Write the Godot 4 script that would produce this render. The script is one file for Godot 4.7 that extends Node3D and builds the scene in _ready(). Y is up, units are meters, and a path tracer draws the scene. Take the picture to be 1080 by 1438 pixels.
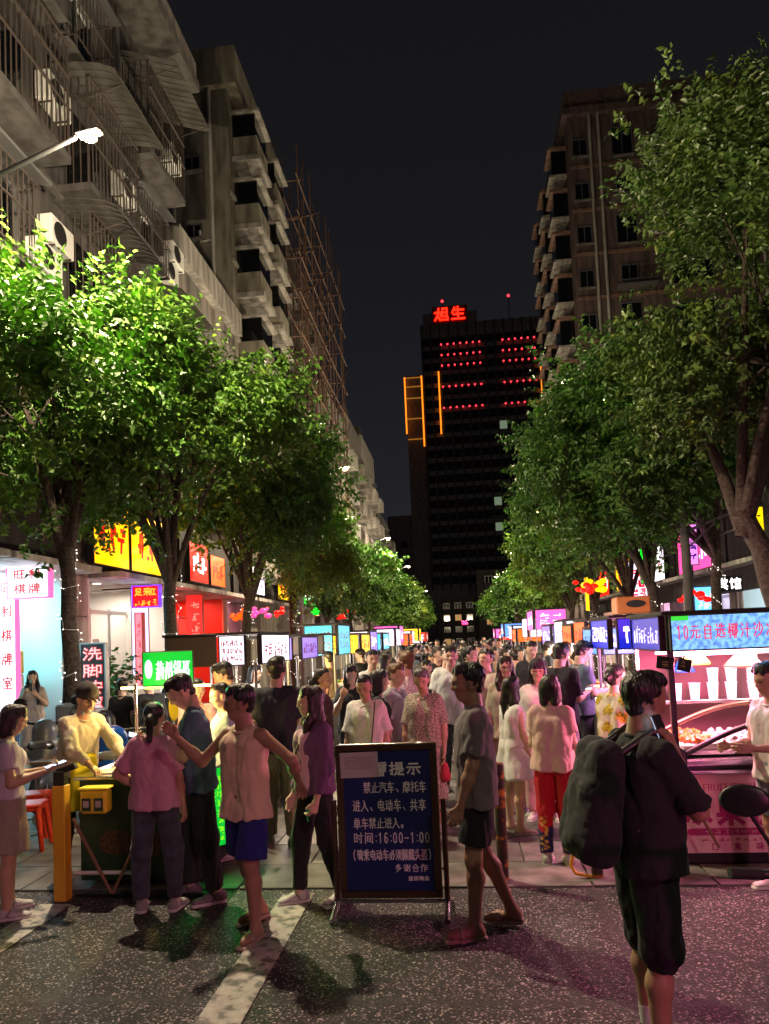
extends Node3D
# A night market street: asphalt in front, paved walk between two rows of lit stalls, street trees, old blocks and a dark tower.
func _ready() -> void:
	# camera: hand held at arm's height, slightly rolled, lens shifted up
	var cam := Camera3D.new()
	cam.name = "camera"
	add_child(cam)
	cam.projection = Camera3D.PROJECTION_FRUSTUM
	cam.near = 0.05
	cam.far = 900.0
	cam.size = 0.05 * 1438.0 / 1038.0
	cam.frustum_offset = Vector2(2.77, 124.07) * 0.05 / 1038.0
	cam.position = Vector3(0, 1.9, 0)
	cam.basis = Basis(Vector3.UP, deg_to_rad(5.8)) * Basis(Vector3.RIGHT, deg_to_rad(3.0)) * Basis(Vector3.BACK, deg_to_rad(-2.4))
	# night sky with a little city glow
	var we := WorldEnvironment.new()
	we.name = "world"
	var e := Environment.new()
	e.background_mode = Environment.BG_SKY
	var sky := Sky.new()
	var sm := ProceduralSkyMaterial.new()
	sm.sky_top_color = lin(0.0042, 0.0042, 0.005)
	sm.sky_horizon_color = lin(0.0135, 0.0138, 0.017)
	sm.sky_curve = 0.2
	sm.ground_bottom_color = lin(0.003, 0.003, 0.003)
	sm.ground_horizon_color = lin(0.0135, 0.0138, 0.017)
	sky.sky_material = sm
	e.sky = sky
	e.tonemap_mode = Environment.TONE_MAPPER_LINEAR
	e.tonemap_exposure = 1.65
	e.sdfgi_enabled = true
	e.ssao_enabled = true
	e.ssil_enabled = true
	we.environment = e
	add_child(we)
	rng.seed = 1
	make_materials()
	make_ground()
	left_buildings()
	right_buildings()
	tower()
	make_trees()
	street_lamps()
	make_stalls()
	make_props()
	make_shops()
	cast()
# ---------------------------------------------------------------- helpers
var M := {}
var names := {}
var rng := RandomNumberGenerator.new()

func lin(r: float, g: float, b: float) -> Color:
	return Color(r, g, b).linear_to_srgb()

func mat(key: String, c: Color, rough := 0.8, metal := 0.0) -> StandardMaterial3D:
	if M.has(key):
		return M[key]
	var m := StandardMaterial3D.new()
	m.resource_name = key
	m.albedo_color = c
	m.roughness = rough
	m.metallic = metal
	M[key] = m
	return m

func glow(key: String, c: Color, energy: float) -> StandardMaterial3D:
	if M.has(key):
		return M[key]
	var m := mat(key, Color(c.r * 0.8, c.g * 0.8, c.b * 0.8), 0.45)
	m.emission_enabled = true
	m.emission = c
	m.emission_energy_multiplier = energy
	return m

func noise_tex(size: int, freq: float, ramp: Array, type := FastNoiseLite.TYPE_SIMPLEX_SMOOTH, octaves := 4, sd := 1, normal := false, bump := 4.0) -> NoiseTexture2D:
	var n := FastNoiseLite.new()
	n.seed = sd
	n.noise_type = type
	n.frequency = freq
	n.fractal_octaves = octaves
	if type == FastNoiseLite.TYPE_CELLULAR:
		n.cellular_return_type = FastNoiseLite.RETURN_DISTANCE
	var t := NoiseTexture2D.new()
	t.width = size
	t.height = size
	t.seamless = true
	t.noise = n
	t.as_normal_map = normal
	t.bump_strength = bump
	if ramp.size():
		var g := Gradient.new()
		g.offsets = PackedFloat32Array(ramp.map(func(r): return r[0]))
		g.colors = PackedColorArray(ramp.map(func(r): return r[1]))
		t.color_ramp = g
	return t

func textured(m: StandardMaterial3D, t: Texture2D, scale: float, world := false) -> void:
	m.albedo_texture = t
	m.uv1_triplanar = true
	m.uv1_world_triplanar = world
	m.uv1_scale = Vector3.ONE * scale

func numbered(called: String) -> String:
	var n: int = names.get(called, 0)
	names[called] = n + 1
	return called if n == 0 else "%s_%03d" % [called, n]

func tag(o: Node, label: String, category: String, group := "", kind := "") -> void:
	o.set_meta("label", label)
	o.set_meta("category", category)
	if group:
		o.set_meta("group", group)
	if kind:
		o.set_meta("kind", kind)

func thing(called: String, label: String, category: String, at := Vector3.ZERO, turn := 0.0, group := "") -> Node3D:
	var o := Node3D.new()
	o.name = numbered(called)
	add_child(o)
	o.position = at
	o.rotation_degrees.y = turn
	tag(o, label, category, group)
	return o

func obj(called: String, mesh: Mesh, m: Material, parent: Node, at := Vector3.ZERO, rot := Vector3.ZERO) -> MeshInstance3D:
	var o := MeshInstance3D.new()
	o.name = numbered(called) if parent == self else called
	o.mesh = mesh
	o.material_override = m
	o.position = at
	o.rotation_degrees = rot
	parent.add_child(o, true)
	return o

func struct_node(called: String, parent: Node = self) -> Node3D:
	var o := Node3D.new()
	o.name = called
	parent.add_child(o, true)
	o.set_meta("kind", "structure")
	return o

func structure(called: String, mesh: Mesh, m: Material, at := Vector3.ZERO) -> MeshInstance3D:
	var o := obj(called, mesh, m, self, at)
	o.set_meta("kind", "structure")
	return o

# a collector of shapes that becomes one mesh
class Sh:
	var v := PackedVector3Array()
	var n := PackedVector3Array()
	var ix := PackedInt32Array()
	var cols := PackedColorArray()
	func quad(a: Vector3, b: Vector3, c: Vector3, d: Vector3) -> void:
		var nn := (c - a).cross(b - a)
		if nn.length() < 1e-12:
			nn = (d - a).cross(c - a)
		nn = nn.normalized()
		var s := v.size()
		v.append_array(PackedVector3Array([a, b, c, d]))
		n.append_array(PackedVector3Array([nn, nn, nn, nn]))
		ix.append_array(PackedInt32Array([s, s + 1, s + 2, s, s + 2, s + 3]))
	# box with chamfered edges when ch > 0; rotated by basis about its centre
	func box(c: Vector3, size: Vector3, ch := 0.0, bs := Basis.IDENTITY) -> Sh:
		var h := size * 0.5
		if ch <= 0.0:
			var p: Array[Vector3] = []
			for i in 8:
				p.append(c + bs * Vector3(h.x if i & 1 else -h.x, h.y if i & 2 else -h.y, h.z if i & 4 else -h.z))
			quad(p[0], p[2], p[3], p[1]); quad(p[4], p[5], p[7], p[6]); quad(p[0], p[4], p[6], p[2])
			quad(p[1], p[3], p[7], p[5]); quad(p[0], p[1], p[5], p[4]); quad(p[2], p[6], p[7], p[3])
			return self
		ch = minf(ch, minf(h.x, minf(h.y, h.z)) * 0.98)
		# each of 8 corners has 3 points
		var q := []
		for i in 8:
			var s := Vector3(1 if i & 1 else -1, 1 if i & 2 else -1, 1 if i & 4 else -1)
			q.append([c + bs * Vector3(s.x * h.x, s.y * (h.y - ch), s.z * (h.z - ch)), c + bs * Vector3(s.x * (h.x - ch), s.y * h.y, s.z * (h.z - ch)), c + bs * Vector3(s.x * (h.x - ch), s.y * (h.y - ch), s.z * h.z)])
		var fq := func(i: int, j: int, k: int, l: int, ax: int) -> void:
			quad(q[i][ax], q[j][ax], q[k][ax], q[l][ax])
		fq.call(0, 2, 3, 1, 2); fq.call(4, 5, 7, 6, 2); fq.call(0, 4, 6, 2, 0)
		fq.call(1, 3, 7, 5, 0); fq.call(0, 1, 5, 4, 1); fq.call(2, 6, 7, 3, 1)
		for e in [[0, 1, 1, 2], [2, 3, 2, 1], [4, 5, 2, 1], [6, 7, 1, 2], [0, 2, 2, 0], [1, 3, 0, 2], [4, 6, 0, 2], [5, 7, 2, 0], [0, 4, 0, 1], [1, 5, 1, 0], [2, 6, 1, 0], [3, 7, 0, 1]]:
			quad(q[e[0]][e[2]], q[e[1]][e[2]], q[e[1]][e[3]], q[e[0]][e[3]])
		for i in 8:
			quad(q[i][0], q[i][1], q[i][2], q[i][2])
		return self
	func bar(a: Vector3, b: Vector3, w: float, d: float) -> Sh:
		var z := (b - a).normalized()
		var up := Vector3.UP if absf(z.y) < 0.95 else Vector3.RIGHT
		var x := up.cross(z).normalized()
		return box((a + b) * 0.5, Vector3(w, d, a.distance_to(b)), 0.0, Basis(x, z.cross(x), z))
	# tube through points with radii, smooth sided
	func tube(pts: PackedVector3Array, rad: PackedFloat32Array, sides := 8, caps := true) -> Sh:
		var prev_x := Vector3.ZERO
		var base := v.size()
		var m := pts.size()
		for i in m:
			var t := (pts[mini(i + 1, m - 1)] - pts[maxi(i - 1, 0)]).normalized()
			var x := prev_x
			if i == 0 or x.cross(t).length() < 0.01:
				x = (Vector3.UP if absf(t.y) < 0.9 else Vector3.RIGHT).cross(t).normalized()
			x = (x - t * x.dot(t)).normalized()
			prev_x = x
			var y := t.cross(x)
			for s in sides:
				var a := TAU * s / sides
				var d := x * cos(a) + y * sin(a)
				v.append(pts[i] + d * rad[i])
				n.append(d)
		for i in m - 1:
			for s in sides:
				var a := base + i * sides + s
				var b := base + i * sides + (s + 1) % sides
				ix.append_array(PackedInt32Array([a, b, b + sides, a, b + sides, a + sides]))
		if caps:
			for e in [0, m - 1]:
				var t := (pts[1] - pts[0]).normalized() * -1.0 if e == 0 else (pts[m - 1] - pts[m - 2]).normalized()
				var c0 := v.size()
				for s in sides:
					v.append(v[base + e * sides + s])
					n.append(t)
				for s in range(1, sides - 1):
					ix.append_array(PackedInt32Array([c0, c0 + s, c0 + s + 1]))
		return self
	func rod(a: Vector3, b: Vector3, r: float, r2 := -1.0, sides := 8) -> Sh:
		return tube(PackedVector3Array([a, b]), PackedFloat32Array([r, r if r2 < 0.0 else r2]), sides)
	# lathe: profile of (radius, height) about an axis through c
	func lathe(c: Vector3, prof: Array, sides := 16, bs := Basis.IDENTITY) -> Sh:
		for i in prof.size() - 1:
			var p: Vector2 = prof[i]
			var q: Vector2 = prof[i + 1]
			var t := q - p
			var nn := Vector2(t.y, -t.x).normalized()
			var s0 := v.size()
			for s in sides + 1:
				var a := TAU * s / sides
				var d := Vector3(cos(a), 0, sin(a))
				v.append(c + bs * (d * p.x + Vector3(0, p.y, 0)))
				v.append(c + bs * (d * q.x + Vector3(0, q.y, 0)))
				var nv := (bs * (d * nn.x + Vector3(0, nn.y, 0))).normalized()
				n.append(nv)
				n.append(nv)
			for s in sides:
				var k := s0 + s * 2
				ix.append_array(PackedInt32Array([k, k + 1, k + 3, k, k + 3, k + 2]))
		return self
	func ball(c: Vector3, r: float, sides := 10, sq := Vector3.ONE) -> Sh:
		var s0 := v.size()
		var rows := sides / 2 + 1
		for i in rows + 1:
			var p := PI * i / rows
			for s in sides:
				var a := TAU * s / sides
				var d := Vector3(sin(p) * cos(a), cos(p), sin(p) * sin(a))
				v.append(c + d * sq * r)
				n.append((d / sq).normalized())
		for i in rows:
			for s in sides:
				var a := s0 + i * sides + s
				var b := s0 + i * sides + (s + 1) % sides
				ix.append_array(PackedInt32Array([a, b, b + sides, a, b + sides, a + sides]))
		return self
	# flat outline in the xy plane, extruded to depth d about z = 0
	func prism(poly: PackedVector2Array, d: float, at := Transform3D.IDENTITY) -> Sh:
		var tri := Geometry2D.triangulate_polygon(poly)
		for side in [-0.5, 0.5]:
			var s0 := v.size()
			var nn := (at.basis * Vector3(0, 0, signf(side))).normalized()
			for p in poly:
				v.append(at * Vector3(p.x, p.y, d * side))
				n.append(nn)
			for i in range(0, tri.size(), 3):
				ix.append_array(PackedInt32Array([s0 + tri[i], s0 + tri[i + 1], s0 + tri[i + 2]]))
		for i in poly.size():
			var p := poly[i]
			var q := poly[(i + 1) % poly.size()]
			quad(at * Vector3(p.x, p.y, -d / 2), at * Vector3(q.x, q.y, -d / 2), at * Vector3(q.x, q.y, d / 2), at * Vector3(p.x, p.y, d / 2))
		return self
	func mesh() -> ArrayMesh:
		# wind every face to agree with its normals
		for i in range(0, ix.size(), 3):
			var p := v[ix[i]]
			if (v[ix[i + 2]] - p).cross(v[ix[i + 1]] - p).dot(n[ix[i]] + n[ix[i + 1]] + n[ix[i + 2]]) < 0.0:
				var t := ix[i + 1]
				ix[i + 1] = ix[i + 2]
				ix[i + 2] = t
		var a := []
		a.resize(Mesh.ARRAY_MAX)
		a[Mesh.ARRAY_VERTEX] = v
		a[Mesh.ARRAY_NORMAL] = n
		if cols.size() == v.size() and v.size():
			a[Mesh.ARRAY_COLOR] = cols
		a[Mesh.ARRAY_INDEX] = ix
		var m := ArrayMesh.new()
		if v.size():
			m.add_surface_from_arrays(Mesh.PRIMITIVE_TRIANGLES, a)
		return m

func box_mesh(size: Vector3, ch := 0.0) -> ArrayMesh:
	return Sh.new().box(Vector3.ZERO, size, ch).mesh()

# ---------------------------------------------------------------- a field of tapered bones meshed as surface nets
class Field:
	var A := PackedVector3Array()
	var AB := PackedVector3Array()
	var inv := PackedFloat32Array()
	var ra := PackedFloat32Array()
	var dr := PackedFloat32Array()
	var flat := PackedByteArray()
	var k := 0.05
	var floor_y := -1e9
	var amp := 0.0
	var nz: FastNoiseLite
	var stretch := Vector3.ONE
	var holes := PackedVector3Array()
	var hole_r := PackedFloat32Array()
	var V := PackedVector3Array()
	var N := PackedVector3Array()
	var I := PackedInt32Array()
	var C := PackedColorArray()
	func cap(a: Vector3, b: Vector3, r1: float, r2: float, cut := 0) -> void:
		A.append(a)
		var d := b - a
		AB.append(d)
		inv.append(1.0 / maxf(d.length_squared(), 1e-9))
		ra.append(r1)
		dr.append(r2 - r1)
		flat.append(cut)
	func run(cell: float) -> void:
		var lo := Vector3.ONE * 1e9
		var hi := -lo
		for i in A.size():
			var r := maxf(ra[i], ra[i] + dr[i]) + k * 0.3 + amp
			for p in [A[i], A[i] + AB[i]]:
				lo = lo.min(p - Vector3.ONE * r)
				hi = hi.max(p + Vector3.ONE * r)
		lo.y = maxf(lo.y, floor_y - cell)
		lo -= Vector3.ONE * cell * 2.0
		var dim := ((hi - lo) / cell).ceil() + Vector3.ONE * 3.0
		const BS := 5
		var bx := int(dim.x) / BS + 1
		var by := int(dim.y) / BS + 1
		var bz := int(dim.z) / BS + 1
		var nx := bx * BS
		var ny := by * BS
		var nzz := bz * BS
		var sxy := nx * ny
		var val := PackedFloat32Array()
		val.resize(sxy * nzz)
		val.fill(1.0)
		var half := Vector3.ONE * (cell * (BS - 1) * 0.5)
		var R := half.length()
		var active := PackedInt32Array()
		var cnt := A.size()
		var di := PackedFloat32Array()
		di.resize(cnt)
		var has_n := amp > 0.0 and nz != null
		var nh := holes.size()
		for zb in bz:
			for yb in by:
				for xb in bx:
					var o := lo + Vector3(xb * BS, yb * BS, zb * BS) * cell
					var c := o + half
					var dm := 1e9
					for i in cnt:
						var pa := c - A[i]
						var ab := AB[i]
						var t := clampf(pa.dot(ab) * inv[i], 0.0, 1.0)
						var d := (pa - ab * t).length() - (ra[i] + dr[i] * t)
						di[i] = d
						if d < dm:
							dm = d
					if dm > R + k * 0.6 + amp + cell * 2.0:
						continue
					var ids := PackedInt32Array()
					for i in cnt:
						if di[i] < dm + 2.0 * R + k:
							ids.append(i)
					active.append(xb)
					active.append(yb)
					active.append(zb)
					var m := ids.size()
					for z in BS:
						for y in BS:
							var row := ((zb * BS + z) * ny + yb * BS + y) * nx + xb * BS
							var p := o + Vector3(0, y, z) * cell
							for x in BS:
								var d := 1e9
								for j in m:
									var i := ids[j]
									var pa := p - A[i]
									var ab := AB[i]
									var t := clampf(pa.dot(ab) * inv[i], 0.0, 1.0)
									var q := (pa - ab * t).length() - (ra[i] + dr[i] * t)
									if flat[i]:
										q = maxf(q, (pa - ab).dot(ab) * sqrt(inv[i]))
									var hh := k - absf(d - q)
									if hh > 0.0:
										d = minf(d, q) - hh * hh * 0.25 / k
									elif q < d:
										d = q
								if has_n and d < 0.05 and d > -0.05:
									d += amp * nz.get_noise_3dv(p * stretch)
								for j in nh:
									d = maxf(d, hole_r[j] - p.distance_to(holes[j]))
								if floor_y > -1e8:
									d = maxf(d, floor_y - p.y)
								val[row + x] = d
								p.x += cell
		# vertices
		var vid := PackedInt32Array()
		vid.resize(sxy * nzz)
		vid.fill(-1)
		var cells := PackedInt32Array()
		var off := PackedInt32Array([0, 1, nx, nx + 1, sxy, sxy + 1, sxy + nx, sxy + nx + 1])
		var E := PackedInt32Array([0, 1, 2, 3, 4, 5, 6, 7, 0, 2, 1, 3, 4, 6, 5, 7, 0, 4, 1, 5, 2, 6, 3, 7])
		var w := PackedFloat32Array()
		w.resize(8)
		for ai in range(0, active.size(), 3):
			for z in BS:
				var gz := active[ai + 2] * BS + z
				if gz >= nzz - 1:
					continue
				for y in BS:
					var gy := active[ai + 1] * BS + y
					if gy >= ny - 1:
						continue
					for x in BS:
						var gx := active[ai] * BS + x
						if gx >= nx - 1:
							continue
						var id := (gz * ny + gy) * nx + gx
						var inside := 0
						for j in 8:
							var q := val[id + off[j]]
							w[j] = q
							if q < 0.0:
								inside += 1
						if inside == 0 or inside == 8:
							continue
						var s := Vector3.ZERO
						var num := 0
						for e in range(0, 24, 2):
							var a := E[e]
							var b := E[e + 1]
							var da := w[a]
							var db := w[b]
							if (da < 0.0) != (db < 0.0):
								var t := da / (da - db)
								var pa := Vector3(a & 1, (a >> 1) & 1, a >> 2)
								s += pa + (Vector3(b & 1, (b >> 1) & 1, b >> 2) - pa) * t
								num += 1
						vid[id] = V.size()
						cells.append(id)
						V.append(lo + (Vector3(gx, gy, gz) + s / num) * cell)
						N.append(Vector3(w[1] + w[3] + w[5] + w[7] - w[0] - w[2] - w[4] - w[6], w[2] + w[3] + w[6] + w[7] - w[0] - w[1] - w[4] - w[5], w[4] + w[5] + w[6] + w[7] - w[0] - w[1] - w[2] - w[3]).normalized())
		var st := PackedInt32Array([1, nx, sxy])
		for id in cells:
			var in0 := val[id] < 0.0
			for ax in 3:
				if (val[id + st[ax]] < 0.0) == in0:
					continue
				var u := st[(ax + 1) % 3]
				var q := st[(ax + 2) % 3]
				if id - u - q < 0:
					continue
				var a := vid[id]
				var b := vid[id - u]
				var c := vid[id - u - q]
				var d := vid[id - q]
				if b < 0 or c < 0 or d < 0:
					continue
				if in0:
					I.append_array(PackedInt32Array([a, c, b, a, d, c]))
				else:
					I.append_array(PackedInt32Array([a, b, c, a, c, d]))

func fields_mesh(fs: Array) -> ArrayMesh:
	var v := PackedVector3Array()
	var n := PackedVector3Array()
	var ix := PackedInt32Array()
	var c := PackedColorArray()
	for f: Field in fs:
		var s := v.size()
		v.append_array(f.V)
		n.append_array(f.N)
		var more := f.I.duplicate()
		if s:
			for i in more.size():
				more[i] += s
		ix.append_array(more)
		if f.C.size() == f.V.size():
			c.append_array(f.C)
		else:
			var w := PackedColorArray()
			w.resize(f.V.size())
			w.fill(Color.WHITE)
			c.append_array(w)
	var a := []
	a.resize(Mesh.ARRAY_MAX)
	a[Mesh.ARRAY_VERTEX] = v
	a[Mesh.ARRAY_NORMAL] = n
	a[Mesh.ARRAY_COLOR] = c
	a[Mesh.ARRAY_INDEX] = ix
	var m := ArrayMesh.new()
	if v.size():
		m.add_surface_from_arrays(Mesh.PRIMITIVE_TRIANGLES, a)
	return m
# ---------------------------------------------------------------- people
var jobs: Array = []
var people_list: Array = []
var fold_noise := FastNoiseLite.new()
var hair_noise := FastNoiseLite.new()

func v3(a: Array) -> Vector3:
	return Vector3(a[0], a[1], a[2])

func job(f: Field, cell: float, paint := "", info = null) -> Field:
	jobs.append({"f": f, "cell": cell, "paint": paint, "info": info})
	return f

func run_job(i: int) -> void:
	var j: Dictionary = jobs[i]
	var f: Field = j.f
	f.run(j.cell)
	var n := f.V.size()
	if j.paint == "":
		return
	f.C.resize(n)
	var info: Dictionary = j.info
	if j.paint == "flat":
		f.C.fill(info.c)
	elif j.paint == "head":
		var ib: Basis = (info.b as Basis).inverse()
		var hc: Vector3 = info.c
		var s: float = info.s
		var skin: Color = info.skin
		var wid: float = 1.0
		var dark: float = info.dark
		for i2 in n:
			var q := ib * (f.V[i2] - hc) / s
			var c := skin
			if q.z > 0.03:
				var ax := absf(q.x)
				var e := Vector2((ax - 0.031) / 0.0155, (q.y - 0.006) / 0.0066).length()
				if e < 1.0:
					c = skin.lerp(Color(0.02, 0.015, 0.012), dark * smoothstep(1.0, 0.5, e))
				var br := Vector2((ax - 0.033) / 0.021, (q.y - 0.0275 + (ax - 0.033) * 0.12) / 0.0036).length()
				if br < 1.0:
					c = skin.lerp(Color(0.02, 0.015, 0.012), 0.75 * dark * smoothstep(1.0, 0.4, br))
				var lp := Vector2(q.x / 0.024, (q.y + 0.055) / (0.0075 * wid)).length()
				if lp < 1.0 and q.z > 0.06:
					c = skin.lerp(Color(skin.r * 0.78, skin.g * 0.36, skin.b * 0.36), smoothstep(1.0, 0.5, lp))
			f.C[i2] = c
	elif j.paint == "shoe":
		for i2 in n:
			var p := f.V[i2]
			var up: float = p.y - info.y
			var c: Color = info.c
			var along: float = (p - info.heel).dot(info.fd) / info.s
			if info.y < -1.0 or up < 0.026:
				c = info.sole if info.y > -1.0 else info.c
			elif up < 0.033:
				c = info.c * 0.35
			elif along > 0.075 and along < 0.15 and up > 0.05:
				c = info.c * (0.4 if fmod(along * 80.0, 1.0) < 0.4 else 1.15)
			elif along < 0.0:
				c = info.c * 0.55
			elif absf(along - 0.055 - (up - 0.05) * 0.6) < 0.011:
				c = info.c * 0.4
			f.C[i2] = c
	elif j.paint == "print":   # printed trousers: red with navy shins and a gold dragon scroll
		var s: float = info.s
		for i2 in n:
			var p := f.V[i2] / s
			var c: Color = Color(0.42, 0.006, 0.018)
			if p.y < 0.33 + 0.03 * sin(p.x * 40.0):
				c = Color(0.012, 0.014, 0.07)
			var w := sin(p.y * 75.0 + sin(p.y * 31.0) * 2.0) * 0.028 + 0.105
			if p.y < 0.46 and p.y > 0.14 and absf(absf(p.x) - w) < 0.013:
				c = Color(0.62, 0.36, 0.05)
			f.C[i2] = c
	elif j.paint == "blobs":   # shirt with big printed fruit patches
		for i2 in n:
			var p := f.V[i2]
			var g := Vector3(roundf(p.x / 0.15), roundf((p.y + (0.06 if int(roundf(p.x / 0.15)) % 2 else 0.0)) / 0.15), 0)
			var cx := g.x * 0.15
			var cy := g.y * 0.15 - (0.06 if int(g.x) % 2 else 0.0)
			var r := Vector2((p.x - cx) / 0.055, (p.y - cy) / 0.046).length() + 0.25 * sin(p.x * 90.0 + p.y * 50.0)
			var c := Color(0.6, 0.56, 0.47)
			if r < 1.0:
				c = Color(0.55, 0.42, 0.02) if fmod(absf(p.x * 43.0 + p.y * 57.0), 1.0) > 0.28 else Color(0.08, 0.09, 0.02)
			f.C[i2] = c

func run_jobs() -> void:
	var t0 := Time.get_ticks_msec()
	var id := WorkerThreadPool.add_group_task(run_job, jobs.size(), -1, true)
	WorkerThreadPool.wait_for_group_task_completion(id)
	print("fields: ", jobs.size(), " in ", Time.get_ticks_msec() - t0, " ms")

func cloth(key: String, c: Color) -> StandardMaterial3D:
	var k := "cloth_" + key
	if not M.has(k):
		var m := mat(k, c.linear_to_srgb(), 0.88)
		m.heightmap_enabled = true
		m.heightmap_texture = M.weave
		m.heightmap_scale = 0.12
		m.uv1_triplanar = true
		m.uv1_scale = Vector3.ONE * 3.0
		m.rim_enabled = true
		m.rim = 0.25
	return M[k]

func hand(p: Dictionary, w: Vector3, d: Vector3, pn: Vector3, sgn: float, s: float, curl: float, cell: float) -> Field:
	var f := Field.new()
	f.k = 0.009 * s
	d = d.normalized()
	var u := d.cross(pn).normalized()
	pn = u.cross(d).normalized()
	# index finger lies on the thumb side
	var side := -sgn
	f.cap(w - d * 0.03 * s, w + d * 0.02 * s, 0.024 * s, 0.022 * s)
	var lens := [0.072, 0.08, 0.075, 0.058]
	for i in 4:
		var o := (1.5 - i) * 0.0185 * s * side
		var root := w + d * (0.088 - absf(i - 1.0) * 0.004) * s + u * o
		f.cap(w + d * 0.012 * s + u * o * 0.55, root, 0.0145 * s, 0.0105 * s)
		var dir := (d + u * (1.5 - i) * 0.06 * side).normalized()
		var q := root
		var l: float = lens[i] * s
		for seg in 3:
			var ang: float = curl * [0.9, 1.25, 0.8][seg] + i * 0.03
			dir = dir.rotated(u, -ang if pn.dot(dir.rotated(u, -0.1)) > pn.dot(dir) else ang)
			var ll: float = l * [0.45, 0.31, 0.24][seg]
			f.cap(q, q + dir * ll, (0.0095 - seg * 0.001) * s, (0.0088 - seg * 0.001) * s)
			q += dir * ll
	var tr := w + d * 0.028 * s + u * 0.02 * s * side
	var td := (d * 0.75 + u * 0.62 * side + pn * (0.25 + curl * 0.35)).normalized()
	f.cap(tr, tr + td * 0.036 * s, 0.014 * s, 0.0115 * s)
	var td2 := (td + d * 0.45 + pn * curl * 0.5 - u * 0.3 * side * curl).normalized()
	f.cap(tr + td * 0.036 * s, tr + td * 0.036 * s + td2 * 0.028 * s, 0.0108 * s, 0.0085 * s)
	return job(f, cell, "flat", {"c": p.skin})

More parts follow.
